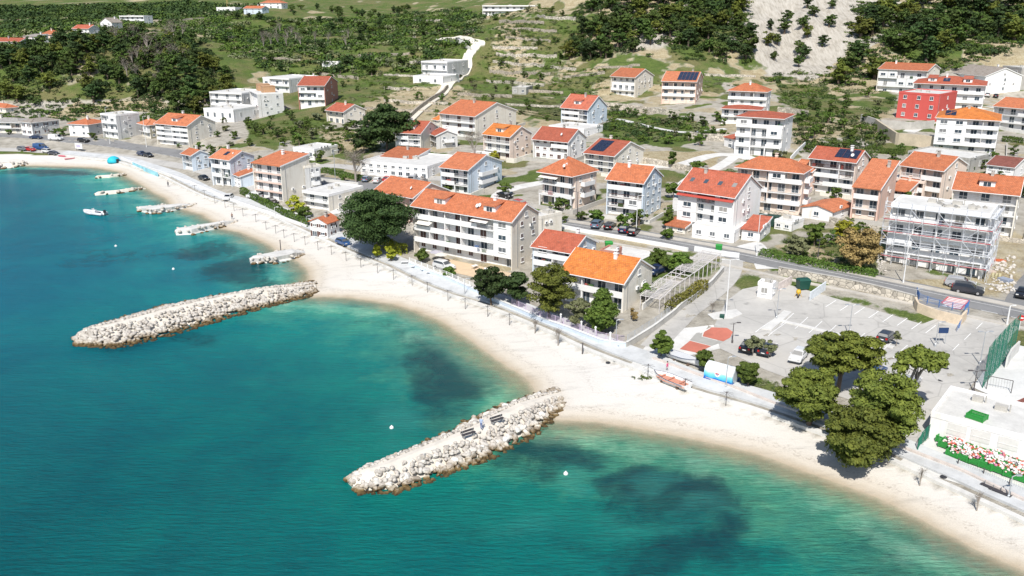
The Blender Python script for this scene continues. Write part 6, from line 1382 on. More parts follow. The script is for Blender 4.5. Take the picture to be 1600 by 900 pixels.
def car_parts(kind, colr):
    k = (kind, colr)
    if k in CARC: return CARC[k]
    L_, W_, lo, cab = KIND[kind]; out = []; pm = paint(colr, COLS[colr]); zt = max(z for x, z in cab); zb = cab[0][1]
    b = MB(); loft(b, lo, W_, W_*.97, .35, 1.1); c2 = [(x, z) for x, z in cab]; loft(b, c2, W_*.93, W_*.74, zb, zt)
    b.box(-L_/2+.25, L_/2-.25, -W_/2+.1, W_/2-.1, .2, .4); me_ = b.mesh('body', pm); bm = bmesh.new(); bm.from_mesh(me_); bmesh.ops.bevel(bm, geom=[e for e in bm.edges if e.is_manifold], offset=.05, segments=2, affect='EDGES', clamp_overlap=True); bm.to_mesh(me_); bm.free()
    me_.polygons.foreach_set('use_smooth', [False]*len(me_.polygons)); out.append(('body', me_, (0, 0, 0), None))
    def wd(z): return (W_*.93+(W_*.74-W_*.93)*(z-zb)/(zt-zb))/2
    for s_ in (-1, 1):
        g = MB(); x0, z0 = cab[0]; x1, z1 = cab[1]; x3, z3 = cab[-2]; x4, z4 = cab[-1]; za = zb+.08; zc = zt-.12; e = .015
        fr = (zc-zb)/(z1-zb) if z1 > zb else 1; xa = x0+(x1-x0)*.1+.12; xb = x0+(x1-x0)*min(fr, 1)+.12; xc = x4+(x3-x4)*min(1, (zc-zb)/(z3-zb))-.1; xd = x4-.22
        if kind == 'van': xa = xb = .35
        ya, yc = wd(za)+e, wd(zc)+e; g.add([(xa,s_*ya,za),(xd,s_*ya,za),(xc,s_*yc,zc),(xb,s_*yc,zc),(xa,s_*(ya-.03),za),(xd,s_*(ya-.03),za),(xc,s_*(yc-.03),zc),(xb,s_*(yc-.03),zc)], [(0,1,2,3),(7,6,5,4),(0,4,5,1),(2,6,7,3),(0,3,7,4),(1,5,6,2)])
        out.append(('side_window', g.mesh('side_window', CARGL), (0, 0, 0), None))
    for nm, (xa, za), (xb, zc), sg in (('windscreen', cab[-1], cab[-2], 1), ('rear_window', cab[0], cab[1], -1)):
        if kind == 'van' and sg < 0: za = 1.45
        g = MB(); p = .12; q = .9; X0 = xa+(xb-xa)*p; Z0 = za+(zc-za)*p; X1 = xa+(xb-xa)*q; Z1 = za+(zc-za)*q; y0, y1 = wd(Z0)-.08, wd(Z1)-.08; dx = sg*.03
        g.add([(X0+dx,-y0,Z0+.02),(X0+dx,y0,Z0+.02),(X1+dx,y1,Z1+.02),(X1+dx,-y1,Z1+.02),(X0,-y0,Z0),(X0,y0,Z0),(X1,y1,Z1),(X1,-y1,Z1)], [(0,1,2,3),(7,6,5,4),(0,4,5,1),(2,6,7,3),(0,3,7,4),(1,5,6,2)]); out.append((nm, g.mesh(nm, CARGL), (0, 0, 0), None))
    wz = .33; wm_ = MB(); wm_.tube((0,-.11,0), (0,.11,0), wz, n=14); wme = wm_.mesh('tyre', RUB); rm_ = MB(); rm_.tube((0,-.125,0), (0,.125,0), wz*.62, n=10); rme = rm_.mesh('rim', RIM)
    for sx in (-1, 1):
        for sy in (-1, 1): out.append(('wheel', wme, (sx*L_*.30, sy*(W_/2-.1), wz), rme))
    for sy in (-1, 1):
        h_ = MB(); h_.box(-.06, .06, -.2, .2, -.07, .08); out.append(('headlight', h_.mesh('headlight', LAMPW), (L_/2-.1, sy*(W_/2-.32), lo[-3][1]-.06), None)); t_ = MB(); t_.box(-.05, .05, -.14, .14, -.12, .14); out.append(('taillight', t_.mesh('taillight', LAMPR), (-L_/2-.0, sy*(W_/2-.24), lo[1][1]+.18), None))
        m_ = MB(); m_.box(-.08, .08, -.1, .1, -.06, .07); out.append(('mirror', m_.mesh('mirror', pm), (.75, sy*(W_/2+.06), zb+.05), None))
    pl_ = MB(); pl_.box(-.02, .02, -.26, .26, -.06, .06); out.append(('number_plate', pl_.mesh('number_plate', WHITE), (-L_/2-.02, 0, .62), None))
    CARC[k] = out; return out
def car(px, py, hx, hy, kind, colr, label, cat='car', s=1.05, group=None, name='parked_car'):
    a_ = P(px, py); b_ = P(hx, hy); ang = math.atan2(b_[1]-a_[1], b_[0]-a_[0]); r = empty(name if kind != 'van' else 'parked_van', (a_[0], a_[1], a_[2]+.08), ang); r.scale = (s, s, s); tag(r, label, cat, group)
    for nm, me_, loc, sub in car_parts(kind, colr):
        o = link(nm, me_, r); o.location = loc
        if sub: link('rim', sub, o)
    return r
car(1385,531,1398,520,'hatch','dark','dark hatchback alone in the middle of the car park, seen from behind')
car(1170,546,1184,529,'sedan','black','black car behind the larger olive tree, left of two')
car(1199,551,1213,534,'sedan','dark','dark car behind the smaller olive tree, right of two')
car(1247,562,1238,574,'hatch','white','white small car beside the hindmost beach pine')
car(1366,586,1380,574,'sedan','blue','blue car mostly hidden behind the beach pines')
car(1420,606,1432,590,'suv','silver','silver grey car behind the pale trunk of the umbrella pine')
car(1512,458,1560,466,'suv','dark','dark estate car beside the building site, nearer of two', s=1.12)
car(1500,449,1545,457,'suv','silver','silver-fronted dark car beside the building site, farther of two', s=1.1)
for x, y, c, k, lab in [(933,355,'bluegrey','suv','blue-grey car, leftmost of four parked nose-in by the main road'),(953,357,'black','hatch','black car, second from the left of four by the main road'),(976,362,'navy','sedan','dark blue car with a reddish sheen, third of four by the main road'),(990,366,'black','sedan','black car, rightmost of four by the main road')]: car(x, y, x+8, y-8, k, c, lab)
car(1026,428,1014,434,'suv','navy','dark blue estate car on the grass behind the orange-roofed house')
car(694,421,712,426,'suv','white','white car on the sandy yard in front of the large seafront block', s=1.1)
car(590,285,598,278,'hatch','white','white car, leftmost in front of the low white restaurant'); car(606,283,614,276,'hatch','red','red car parked before the low white restaurant'); car(573,283,581,277,'hatch','bluegrey','blue-grey car behind the bare tree trunk'); car(646,285,653,278,'van','silver','silver van right of the red car before the restaurant','van'); car(660,287,667,280,'suv','grey','grey car rightmost before the low white restaurant')
car(813,322,826,325,'hatch','red','red car under the garden tree at the street corner'); car(789,309,802,312,'sedan','black','black car behind the roof of the large seafront block')
car(398,311,384,309,'van','white','white van between the arched seafront house and the glazed block','van', s=1.0); car(357,312,351,317,'hatch','white','white small car under the bushes of the arched seafront house'); car(424,318,436,320,'sedan','black','black car at the foot of the glazed orange-roofed block'); car(319,281,330,284,'sedan','black','black car behind the small blue-sided porch house')
car(537,383,552,388,'hatch','blue','light blue car in the shade of the huge pine')
car(222,243,236,246,'hatch','navy','dark blue car on the western road, left of two'); car(232,245,246,248,'sedan','black','black car on the western road, right of two')
car(64,234,80,236,'van','blue','blue van on the seaward side of the western road','van', s=1.15); car(75,239,90,241,'hatch','white','white car in front of the blue van'); car(84,242,98,244,'sedan','dark','dark car right of the white car by the blue van')
car(36,235,48,237,'hatch','grey','grey car left of the blue van'); car(48,236,58,238,'hatch','red','dark red car just left of the blue van')
car(57,217,72,217,'sedan','navy','dark blue car in front of the grey-sided two-storey house'); car(88,219,104,220,'van','white','white camper van beside the cottage','van', s=1.1); car(131,222,145,224,'suv','black','dark off-road car in front of the white cottage')
car(716,64,728,64,'suv','silver','silver car at the top bend of the dirt track', s=1.1); car(1543,151,1545,145,'suv','white','white car below the grey-roofed house'); car(1556,152,1558,146,'sedan','black','black car right of the white car below the grey-roofed house')
car(711,123,722,120,'suv','silver','silver car beside the modern cube house, left of two'); car(718,121,728,118,'sedan','black','black car beside the modern cube house, right of two')
car(1597,463,1590,478,'sedan','black','black car on the side street at the right edge'); car(1190,388,1204,391,'hatch','white','white car at the foot of the sloping driveway') if 0 else None
# dark container by the hut
q = P(1200,352); c_ = MB(); c_.box(-2.4, 2.4, -1.1, 1.1, .1, 2.3)
for i in range(16): c_.box(-2.35+i*.3, -2.2+i*.3, -1.14, 1.14, .2, 2.2)
c_.box(-2.45,2.45,-1.15,1.15,2.3,2.4); o = c_.build('container', plain('dark_green_paint', (.02,.06,.045), .6)); o.location = q; o.rotation_euler.z = -.55; tag(o, 'dark green ribbed container beside the orange-roofed white hut', 'container')
# ---------------------------------------------------------------- boats
def hull(L_, W_, H_, name, mat, par, n=14, tr=.85, flare=.75):
    V = []; m_ = 7
    for i in range(n+1):
        t = i/n; x = -L_/2+L_*t; w = W_/2*(1-max(0, (t-.45)/.55)**2.2)*(tr+(1-tr)*min(1, t*3)); w = max(w, .02); k_ = H_*(.12*max(0, t-.5)*2)**1; sh = H_*(1+.25*max(0, t-.5)*2)
        for j in range(m_):
            a = -math.pi/2+math.pi*j/(m_-1); V.append((x, w*math.sin(a)*(flare+(1-flare)*(1-math.cos(a))) if abs(math.sin(a)) < 1 else w*math.sin(a), sh-(sh-k_)*math.cos(a)**.8 if math.cos(a) > 1e-6 else sh))
    F = [(i*m_+j, i*m_+j+1, (i+1)*m_+j+1, (i+1)*m_+j) for i in range(n) for j in range(m_-1)]+[tuple(reversed(range(m_)))]
    b = MB(); b.add(V, F); o = b.build(name, mat, par); md = o.modifiers.new('t', 'SOLIDIFY'); md.thickness = .06; return o
r = empty('inflatable_boat', (*at_z(148,335,0)[:2], -.12), 0); a_ = at_z(166,337,0)-at_z(130,333,0); r.rotation_euler.z = math.atan2(-a_[1], -a_[0]); tag(r, 'white inflatable boat with black outboard motor moored in the bay', 'boat'); r.scale = (1.1, 1.1, 1.2)
GREYR = plain('pale_rubber', (.70, .71, .74), .5)
for s_ in (-1, 1):
    t = MB(); pts = [(-3.2, s_*.85, .5), (0, s_*.95, .5), (1.8, s_*.8, .58), (2.9, s_*.32, .75), (3.2, 0, .82)]
    for a_, b_ in zip(pts, pts[1:]): t.tube(a_, b_, .3, .3, 10)
    t.build('side_tube', GREYR, r, True)
f = MB(); f.prism([(-2.9,-.75),(1.8,-.7),(2.9,-.2),(2.9,.2),(1.8,.7),(-2.9,.75)], .05, .3); f.build('floor', WHITE, r)
c_ = MB(); c_.box(-.5,.3,-.35,.35,.3,1.1); c_.box(.3,.36,-.35,.35,1.1,1.5); c_.build('console', WHITE, r); s_ = MB(); s_.box(-1.6,-.9,-.45,.45,.3,.75); s_.build('seat', plain('dark_cushion', (.05,.06,.09), .8), r)
m_ = MB(); m_.box(-3.6,-3.1,-.22,.22,.75,1.35); m_.box(-3.45,-3.25,-.1,.1,-.3,.8); m_.build('outboard_motor', DARK, r)
def beach_boat(px, py, hx, hy, L_, label, inner, name='wooden_boat'):
    q = P(px, py); h_ = P(hx, hy); r = empty(name, (q[0], q[1], q[2]+.12), math.atan2(h_[1]-q[1], h_[0]-q[0])); tag(r, label, 'boat'); hull(L_, L_*.36, .85, 'hull', WHITE, r)
    d = MB(); P_ = [(-L_/2+.15,-.75),(L_*.1,-.85),(L_*.32,-.55),(L_/2-.25,0),(L_*.32,.55),(L_*.1,.85),(-L_/2+.15,.75)]; P_ = [(x, y*L_/5) for x, y in P_]
    d.prism(P_, .5 if inner else .84, .56 if inner else .95); d.build('deck_boards' if inner else 'cover', plain('salmon_boards', (.62,.28,.19), .8) if inner else plain('white_tarp', (.62,.63,.64), .8), r)
    if inner:
        for x in (-.28, .02, .25): t = MB(); t.box(L_*x-.14, L_*x+.14, -L_*.15, L_*.15, .7, .76); t.build('thwart', plain('salmon_boards', (.62,.28,.19), .8), r)
    g = MB(); 
    for s_ in (-1, 1):
        pts = []
        for i in range(9):
            t = .05+i/8*.95; w = L_*.18*(1-max(0, (t-.45)/.55)**2.2); pts.append((-L_/2+L_*t, s_*max(w, .02), .85*(1+.25*max(0, t-.5)*2)+.02))
        for a_, b_ in zip(pts, pts[1:]): g.tube(a_, b_, .05, n=5)
    g.build('gunwale', plain('dark_blue_trim', (.04,.06,.12), .5), r)
    for x in (-L_*.25, L_*.2): k_ = MB(); k_.box(x-.15, x+.15, -.7, .7, -.2, .12); k_.build('keel_block', plain('old_timber', (.16,.11,.08), .9), r)
    return r
beach_boat(1048,600,1026,590,6.4,'white rowing boat with salmon-coloured inside lying on the sand by the promenade', True)
beach_boat(1068,566,1086,573,5.6,'white tarpaulin-covered boat on land between two round clipped trees', False, 'covered_boat')
for x, y, c in [(181,385,'white'),(271,421,'white'),(612,669,'white'),(884,741,'small white')]:
    b = MB(); b.lathe([(.03,-.2),(.22,-.12),(.3,.05),(.24,.25),(.08,.36),(.05,.45)], 12); o = b.build('buoy', WHITE, None, True); o.location = (*at_z(x, y, 0)[:2], 0)
    tag(o, {181:'white mooring buoy floating below the inflatable boat',271:'white mooring buoy left of the bay seen past the left large breakwater tip',612:'white buoy floating left of the near breakwater',884:'tiny white buoy over the dark weed right of the near breakwater'}[x], 'buoy')
# ---------------------------------------------------------------- street lamps, parasol frames, poles
POLEM = plain('lamp_pole', (.50, .52, .54), .4, .4); DPOLE = plain('dark_pole', (.10, .09, .09), .6); WPOLE = plain('white_pole', (.72, .72, .71), .5)
def lamp(px, py, ytop, label, arm=1.2, heads=1, mat=None, r0=.09, ang=0, group=None):
    N, h = height_at(px, py, ytop); r = empty('street_lamp', tuple(N), ang); tag(r, label, 'street lamp', group); p = MB(); p.tube((0,0,-.2), (0,0,h), r0, r0*.6, 8); p.lathe([(.16,0),(.16,.5),(.1,.6)], 8); p.build('pole', mat or POLEM, r)
    for s_ in ((1,) if heads == 1 else (1, -1)):
        a = MB(); a.tube((0,0,h-.05), (s_*arm,0,h+.12), .045, n=6); a.build('arm', mat or POLEM, r); l = MB(); l.box(min(s_*arm, s_*(arm+.6)), max(s_*arm, s_*(arm+.6)), -.14, .14, h+.05, h+.17); l.build('lamp_head', mat or POLEM, r)
    return r
lamp(1134,495,406,'tall white lamp post with a blue sign beside the lane, left of the car park',.9,2,WPOLE,.14)
lamp(1326,524,477,'double-headed lamp post on the car park divider',.5,2); lamp(1213,499,452,'lamp post on the kerbed island at the left of the car park',.5,2)
lamp(1461,542,504,'thin lamp post left of the blue information sign',.4,1); lamp(1531,570,519,'double-headed lamp post right of the car park, before the green fence',.5,2); lamp(1521,612,580,'dark double lamp post at the lower end of the green fence',.6,2,DPOLE)
lamp(1411,443,366,'white lamp post in front of the scaffolded block',.8,2,WPOLE,.12); lamp(1429,477,452,'thin lamp post at the blue-railed bus bay',.4,1); lamp(1573,508,478,'thick white post at the junction, right of the bus bay',.3,1,WPOLE,.16)
lamp(994,362,306,'tall white lamp post in front of the parked cars',.8,1,WPOLE,.1); lamp(1182,400,335,'tall white lamp post beside the container',.8,1,WPOLE,.1); lamp(524,281,235,'tall lamp post by the hedge below the bungalow',1,1,POLEM,.11)
lamp(438,240,223,'short lamp on the green slope above the glazed block',1,1); lamp(172,225,168,'tall thin mast beside the white modern block on the western road',.6,1,WPOLE,.1,1); lamp(229,230,182,'tall mast beside the olive-sided house',.6,1,WPOLE,.1)
lamp(962,541,500,'lamp post at the corner of the seafront garden wall',.5,1,POLEM); lamp(1134,607,558,'tall thin lamp post in front of the blue kiosk',.5,1,POLEM); lamp(726,462,436,'lamp post on the promenade before the sandy yard',.5,1); lamp(480,355,338,'lamp post at the right end of the long hedge',.5,1); lamp(430,340,324,'lamp post rising from the middle of the long hedge',.5,1,WPOLE); lamp(1144,536,505,'lamp post at the tip of the red play surface',.5,1,DPOLE); lamp(1575,780,744,'thin lamp post below the green crates',.4,1); lamp(794,352,292,'dark power pole behind the large seafront block',.8,2,DPOLE,.14)
lamp(902,345,300,'dark power pole at the street corner left of the parked cars',.7,2,DPOLE,.14); lamp(1278,402,372,'wooden pole in the garden plot by the road',.4,1,DPOLE,.09)
# bare parasol frames on the sand
def frame_mesh():
    p = MB(); p.tube((0,0,-.2), (0,0,2.1), .055, .045, 7)
    s_ = MB()
    for i in range(8):
        a = i*math.pi/4; s_.tube((0,0,2.02), (1.0*math.cos(a), 1.0*math.sin(a), 1.82), .022, n=4)
    s_.tube((0,0,2.0),(0,0,2.15),.09,n=6)
    return p.mesh('pole', DPOLE), s_.mesh('ribs', DPOLE)
FM = frame_mesh()
posts = [(400,347),(416,359),(431,365),(444,372),(460,378),(477,383),(497,391),(518,398),(541,408),(564,418),(590,427),(615,437),(644,446),(668,457),(700,470),(727,483),(762,495),(796,508),(1012,590),(1070,613),(1134,634),(380,338),(366,330),(352,325),(336,318),(320,308),(305,300)]
for i, (x, y) in enumerate(posts):
    q = P(x, y); r = empty('beach_parasol', tuple(q), random.random()); lab = 'bare parasol pole with eight ribs standing on the sand'
    if x > 1000: lab = {1012:'parasol pole with green growth at its foot, left of the beached boat',1070:'parasol pole touching the right end of the beached boat',1134:'lone parasol pole on the sand below the kiosk'}[x]
    tag(r, lab, 'parasol frame', 'bare parasol frames on the beach' if x < 1000 else None); link('pole', FM[0], r); link('ribs', FM[1], r)
q = P(1012, 590); it = [(0, TRS(q[0]+random.gauss(0,.3)-abs(random.gauss(0,.5)), q[1]+random.gauss(0,.25), q[2], random.uniform(.2,.4), random.random()*6)) for _ in range(12)]; merged(it, TL, 'beach_weeds', 'green weeds round the foot of the parasol pole left of the beached boat', 'weeds')
for x, y, t, lab in [(910,553,536,'plain grey post in the sand below the corner bench'),(439,394,375,'dark post at the root of the short rubble groyne')]:
    N, h = height_at(x, y, t); p = MB(); p.tube((0,0,-.3), (0,0,h), .12, .1, 8); p.lathe([(.13,h-.1),(.13,h+.02),(.05,h+.06)], 8); o = p.build('post', DPOLE); o.location = N; tag(o, lab, 'post')
# ---------------------------------------------------------------- benches, people
BENCHM = plain('dark_bench_wood', (.055, .05, .055), .7)
def bench(px, py, hx, hy, L_, label, back=True):
    q = P(px, py); h_ = P(hx, hy); zz = max(q[2], 0); r = empty('bench', (q[0], q[1], zz), math.atan2(h_[1]-q[1], h_[0]-q[0])); tag(r, label, 'bench')
    s_ = MB(); [s_.box(-L_/2, L_/2, -.25+.17*i, -.1+.17*i, .42, .47) for i in range(3)]; s_.build('seat', BENCHM, r)
    if back: s_ = MB(); [s_.box(-L_/2, L_/2, .28, .32, .55+.16*i, .68+.16*i) for i in range(2)]; s_.build('backrest', BENCHM, r)
    for x in (-L_/2+.25, L_/2-.3): l = MB(); l.box(x, x+.08, -.22, .3, 0, .42); l.box(x, x+.08, .24, .3, .42, .85); l.build('leg', STEEL, r)
    return r
def jq(px, py, z): p = at_z(px, py, z); return p
b1 = bench(732,682,744,675,2.0,'dark bench on the near breakwater path, left of the person'); b2 = bench(777,660,788,653,2.0,'dark bench on the near breakwater path, right of the person')
for b_, (x, y) in ((b1, (732,682)), (b2, (777,660))): p = at_z(x, y, 1.95); b_.location = p; b_.rotation_euler.z = .62
bench(962,541,970,545,2.0,'dark bench against the seafront garden wall corner')
def person(px, py, hx, hy, label, top, legs, pose='stand', z_=None, s=1.0, hairc=(.04,.025,.02)):
    q = P(px, py) if z_ is None else at_z(px, py, z_); h_ = P(hx, hy) if z_ is None else at_z(hx, hy, z_)
    J = {}; st = .22 if pose == 'walk' else .06
    J = [('pel',(0,0,.95),.13,None),('wst',(0,0,1.12),.115,'pel'),('chs',(.02,0,1.33),.145,'wst'),('nck',(.02,0,1.50),.055,'chs'),('hd0',(.03,0,1.60),.075,'nck'),('hd1',(.04,0,1.70),.092,'hd0')]
    for s_, y in (('l',.1),('r',-.1)):
        k_ = st if s_ == 'l' else -st
        J += [('hp'+s_,(0,y,.90),.095,'pel'),('kn'+s_,(k_*.6+.03,y*1.05,.50),.062,'hp'+s_),('an'+s_,(k_,y*1.1,.09),.042,'kn'+s_),('to'+s_,(k_+.17,y*1.2,.04),.035,'an'+s_),
              ('sh'+s_,(.02,y*1.9,1.42),.06,'chs'),('el'+s_,(-k_*.5,y*2.5,1.14),.042,'sh'+s_),('wr'+s_,(-k_*.6+.14,y*2.5,.92),.030,'el'+s_),('ha'+s_,(-k_*.6+.2,y*2.4,.83),.032,'wr'+s_)]
    idx = {j[0]: i for i, j in enumerate(J)}; me_ = bpy.data.meshes.new('person'); me_.from_pydata([j[1] for j in J], [(idx[j[0]], idx[j[3]]) for j in J if j[3]], []); o = bpy.data.objects.new('person', me_); COL.objects.link(o)
    md = o.modifiers.new('skin', 'SKIN'); 
    for i, j in enumerate(J): me_.skin_vertices[0].data[i].radius = (j[2], j[2])
    me_.skin_vertices[0].data[0].use_root = True; ss = o.modifiers.new('s', 'SUBSURF'); ss.levels = ss.render_levels = 1
    m, nt, b = newmat('person_clothing'); pos = objpos(nt); sx = nd(nt, 'ShaderNodeSeparateXYZ'); nt.links.new(pos, sx.inputs[0]); c = ramp(nt, mathn(nt, 'MULTIPLY', sx.outputs[2], .5), [(0,(.08,.06,.05)),(.05,legs),(.49,top),(.755,(.52,.33,.24))]); nt.nodes[-1].color_ramp.interpolation = 'CONSTANT' if nt.nodes[-1].type == 'VALTORGB' else 'LINEAR'
    for n_ in nt.nodes:
        if n_.type == 'VALTORGB': n_.color_ramp.interpolation = 'CONSTANT'
    nt.links.new(c, b.inputs['Base Color']); b.inputs['Roughness'].default_value = .85; me_.materials.append(m); o.location = q; o.rotation_euler.z = math.atan2(h_[1]-q[1], h_[0]-q[0]); o.scale = (s, s, s); tag(o, label, 'person')
    hm = MB(); hm.lathe([(.03,-.09),(.095,-.05),(.112,.03),(.09,.09),(.03,.125)], 10); h2 = hm.build('hair', plain('hair_%.2f' % hairc[0], hairc, .8), o, True); h2.location = (.015, 0, 1.735); return o
person(752,671,760,664,'person in pale blue clothes standing on the near breakwater path between two benches',(.40,.48,.66),(.13,.18,.34),'stand',1.9,1.0)
person(1042,582,1050,586,'person in a pink top walking on the promenade just behind the beached boat',(.62,.10,.22),(.55,.5,.48),'walk')
person(263,292,268,296,'person in dark clothes walking on the promenade by the short blue mural wall',(.05,.05,.07),(.03,.03,.04),'walk')
person(365,342,368,345,'person in a reddish top sitting place on the sand above the pale groyne',(.35,.12,.10),(.06,.06,.08),'stand') if 0 else person(363,343,368,347,'person in a brown top on the sand by the second groyne root',(.22,.11,.07),(.05,.05,.07),'walk')
# ---------------------------------------------------------------- walls, fences
BLUEW = plain('pale_blue_wall', (.60, .68, .78), .8, 0, .15, 1, world=True); VIO = plain('lilac_railing', (.46, .38, .50), .6); BLUER = plain('blue_railing_paint', (.06, .17, .42), .5); NET = plain('green_fence_mesh', (.015, .16, .10), .6)
def fence(px, h, label, mat, z0=0, gap=.14, post=2.2, bar=.02, posts=.05, top=True, name='railing', cat='fence', horizontal=False, group=None, base=0):
    L_ = resample([P(*q)[:2] for q in px], .25); c0 = L_[0]; g0 = float(hgt(*c0)); r = empty(name, (c0[0], c0[1], g0)); tag(r, label, cat, group)
    pts = [(p[0]-c0[0], p[1]-c0[1], float(hgt(*p))-g0+z0) for p in L_]; k_ = int(post/.25); m_ = MB(); i = 0
    for i in range(0, len(pts), k_):
        x, y, z_ = pts[i]; p_ = MB(); p_.box(x-posts, x+posts, y-posts, y+posts, z_-.3, z_+h+.05); p_.build('post', mat, r)
    b = MB(); zs = ([.1, h*.35, h*.6, h*.85, h] if horizontal else [.1, h])
    for z1 in zs:
        for i in range(0, len(pts)-2, 4): a_ = pts[i]; c_ = pts[min(i+4, len(pts)-1)]; b.tube((a_[0],a_[1],a_[2]+z1), (c_[0],c_[1],c_[2]+z1), bar*1.2, n=4, cap=False)
    if not horizontal:
        step = max(1, round(gap/.25)) if gap >= .25 else 1
        for i in range(0, len(pts)-1):
            for f_ in ((0, .5) if gap < .2 else (0,)):
                a_ = pts[i]; c_ = pts[i+1]; x = a_[0]+(c_[0]-a_[0])*f_; y = a_[1]+(c_[1]-a_[1])*f_; z_ = a_[2]; b.box(x-bar*.6, x+bar*.6, y-bar*.6, y+bar*.6, z_+.1, z_+h)
    b.build('bars', mat, r); return r
px_wall([(640,417),(700,440),(752,463),(800,485),(850,506),(900,524),(940,540),(978,545)], 1.0, .35, BLUEW, 'promenade_wall', 'long pale blue-white wall along the inland side of the promenade, left part', 'wall', cap=WHITE)
px_wall([(978,545),(1020,519),(1045,500),(1080,472),(1112,446),(1130,425)], 1.1, .3, CONC, 'garden_wall', 'grey wall running inland beside the lane and the yellow-green hedge', 'wall', cap=PALE)
px_wall([(1020,563),(1077,584),(1140,606),(1200,630),(1300,665),(1402,700),(1500,738),(1600,786)], .55, .4, plain('worn_promenade_wall', (.62,.55,.50), .9, 0, .3, 1, world=True), 'promenade_wall', 'low worn wall along the inland side of the promenade below the pines', 'wall')
px_wall([(190,249),(250,270),(300,288),(345,308),(400,328),(480,356)], .8, .35, WHITE, 'promenade_wall', 'white wall along the western promenade below the houses and hedge', 'wall')
fence([(800,484),(850,505),(900,523),(940,539),(976,544)], 1.0, 'lilac picket railing on top of the seafront garden wall', VIO, 1.1, .14)
fence([(980,543),(1022,516),(1047,497)], 1.1, 'pale mesh fence on top of the wall beside the lane', POLEM, 1.1, .14)
fence([(640,416),(700,439),(745,459)], .9, 'white picket fence before the terrace of the large seafront block', WHITE, 1.0, .14)
for i, (x, y) in enumerate([(876,516),(908,528),(930,537),(953,546)]):
    q = P(x, y-4); p = MB(); p.lathe([(.16,0),(.14,2.3),(.2,2.35),(.2,2.45),(.02,2.62)], 8); o = p.build('gate_pillar', WHITE); o.location = q; tag(o, 'white wall pillar standing in the lilac railing', 'pillar', 'white pillars of the lilac railing')
px_wall([(1216,429),(1260,437),(1310,446),(1360,457),(1432,476)], 1.5, .4, STONEW, 'retaining_wall', 'long pale stone retaining wall between the main road and the car park', 'wall', cap=CONC)
px_wall([(1429,478),(1432,487),(1460,498),(1500,508),(1508,499)], 1.6, .35, plain('sand_coloured_wall', (.66,.54,.40), .9, 0, .3, .8, world=True), 'bus_bay_wall', 'curved sand-coloured wall under the blue railing of the bus bay', 'wall')
fence([(1430,471),(1434,481),(1460,490),(1505,499),(1512,490)], 1.0, 'blue railing curving round the bus bay at the crossing', BLUER, 1.5, .14)
fence([(1512,492),(1500,510),(1494,520)], 1.0, 'short blue railing going down from the bus bay to the car park', BLUER, .1, .5, horizontal=True)
drape(PW([(1430,470),(1470,474),(1500,487),(1508,494),(1500,503),(1460,494),(1434,484)]), .10, ASPH, 'bus_bay')
# green ball-catch fence
N0 = P(1535,607); N1 = P(1590,545); L_ = resample([N0[:2], P(1552,585)[:2], P(1568,566)[:2], N1[:2]], 2.6); r = empty('ball_fence', tuple(N0)); tag(r, 'tall green mesh fence beside the sports court at the right edge', 'fence')
hf = 6.2; gp = [(p[0]-N0[0], p[1]-N0[1], float(hgt(*p))-N0[2]) for p in L_]
for x, y, z_ in gp: m_ = MB(); m_.tube((x,y,z_), (x,y,z_+hf), .06, n=6); m_.build('post', NET, r)
m_ = MB(); th = .022
for (a_, b_) in zip(gp, gp[1:]):
    a_ = np.array(a_); b_ = np.array(b_); n_ = 6
    for i in range(n_+1): p = a_+(b_-a_)*i/n_; m_.tube(p, p+[0,0,hf], th, n=3, cap=False)
    for k_ in range(14): z_ = hf*k_/13; m_.tube(a_+[0,0,z_], b_+[0,0,z_], th, n=3, cap=False)
    for k_ in range(-5, 12, 2): 
        z0 = hf*k_/13; z1 = z0+hf*.42; p = a_+[0,0,max(0,z0)]; q = b_+[0,0,min(hf,z1)]; m_.tube(p, q, .03, n=3, cap=False)
m_.build('netting', NET, r)
px_wall([(1571,576),(1578,562),(1590,550)], 1.8, .25, PALE, 'graffiti_wall', 'pale low wall with red scribbles beside the green fence', 'wall')
# red scribbles on the wall
g = MB(); rg_ = random.Random(5); A_ = np.array(P(1571,576)); B2 = np.array(P(1590,550))
for k_ in range(10):
    t = .1+k_*.085; c = A_+(B2-A_)*t; pts = [(c[0]-.22+rg_.uniform(-.05,0), c[1]-.1, c[2]+rg_.uniform(.3,1.6)) for _ in range(3)]; pts = [(p[0]+j*.12, p[1]+j*.2, p[2]) for j, p in enumerate(pts)]
    for a_, b_ in zip(pts, pts[1:]): g.tube(a_, b_, .045, n=4)
o = g.build('graffiti', plain('red_spray', (.5,.03,.06), .7)); o.parent = next(x for x in COL.objects if x.name == 'graffiti_wall')
# ball goal frames
def goal(px, py, label):
    q = P(px, py); r = empty('goal', tuple(q), -.6); tag(r, label, 'goal'); f = MB()
    for x in (-1.5, 1.5): f.tube((x,0,0), (x,0,2.0), .05, n=6); f.tube((x,0,2.0), (x,.9,0), .03, n=5)
    f.tube((-1.5,0,2.0), (1.5,0,2.0), .05, n=6); f.build('frame', DPOLE, r); n_ = MB()
    for i in range(10): x = -1.5+i/3; n_.tube((x,0,2), (x,.9,0), .012, n=3)
    n_.build('net', DPOLE, r)
goal(1560,612,'small dark goal frame standing at the corner of the sports court')
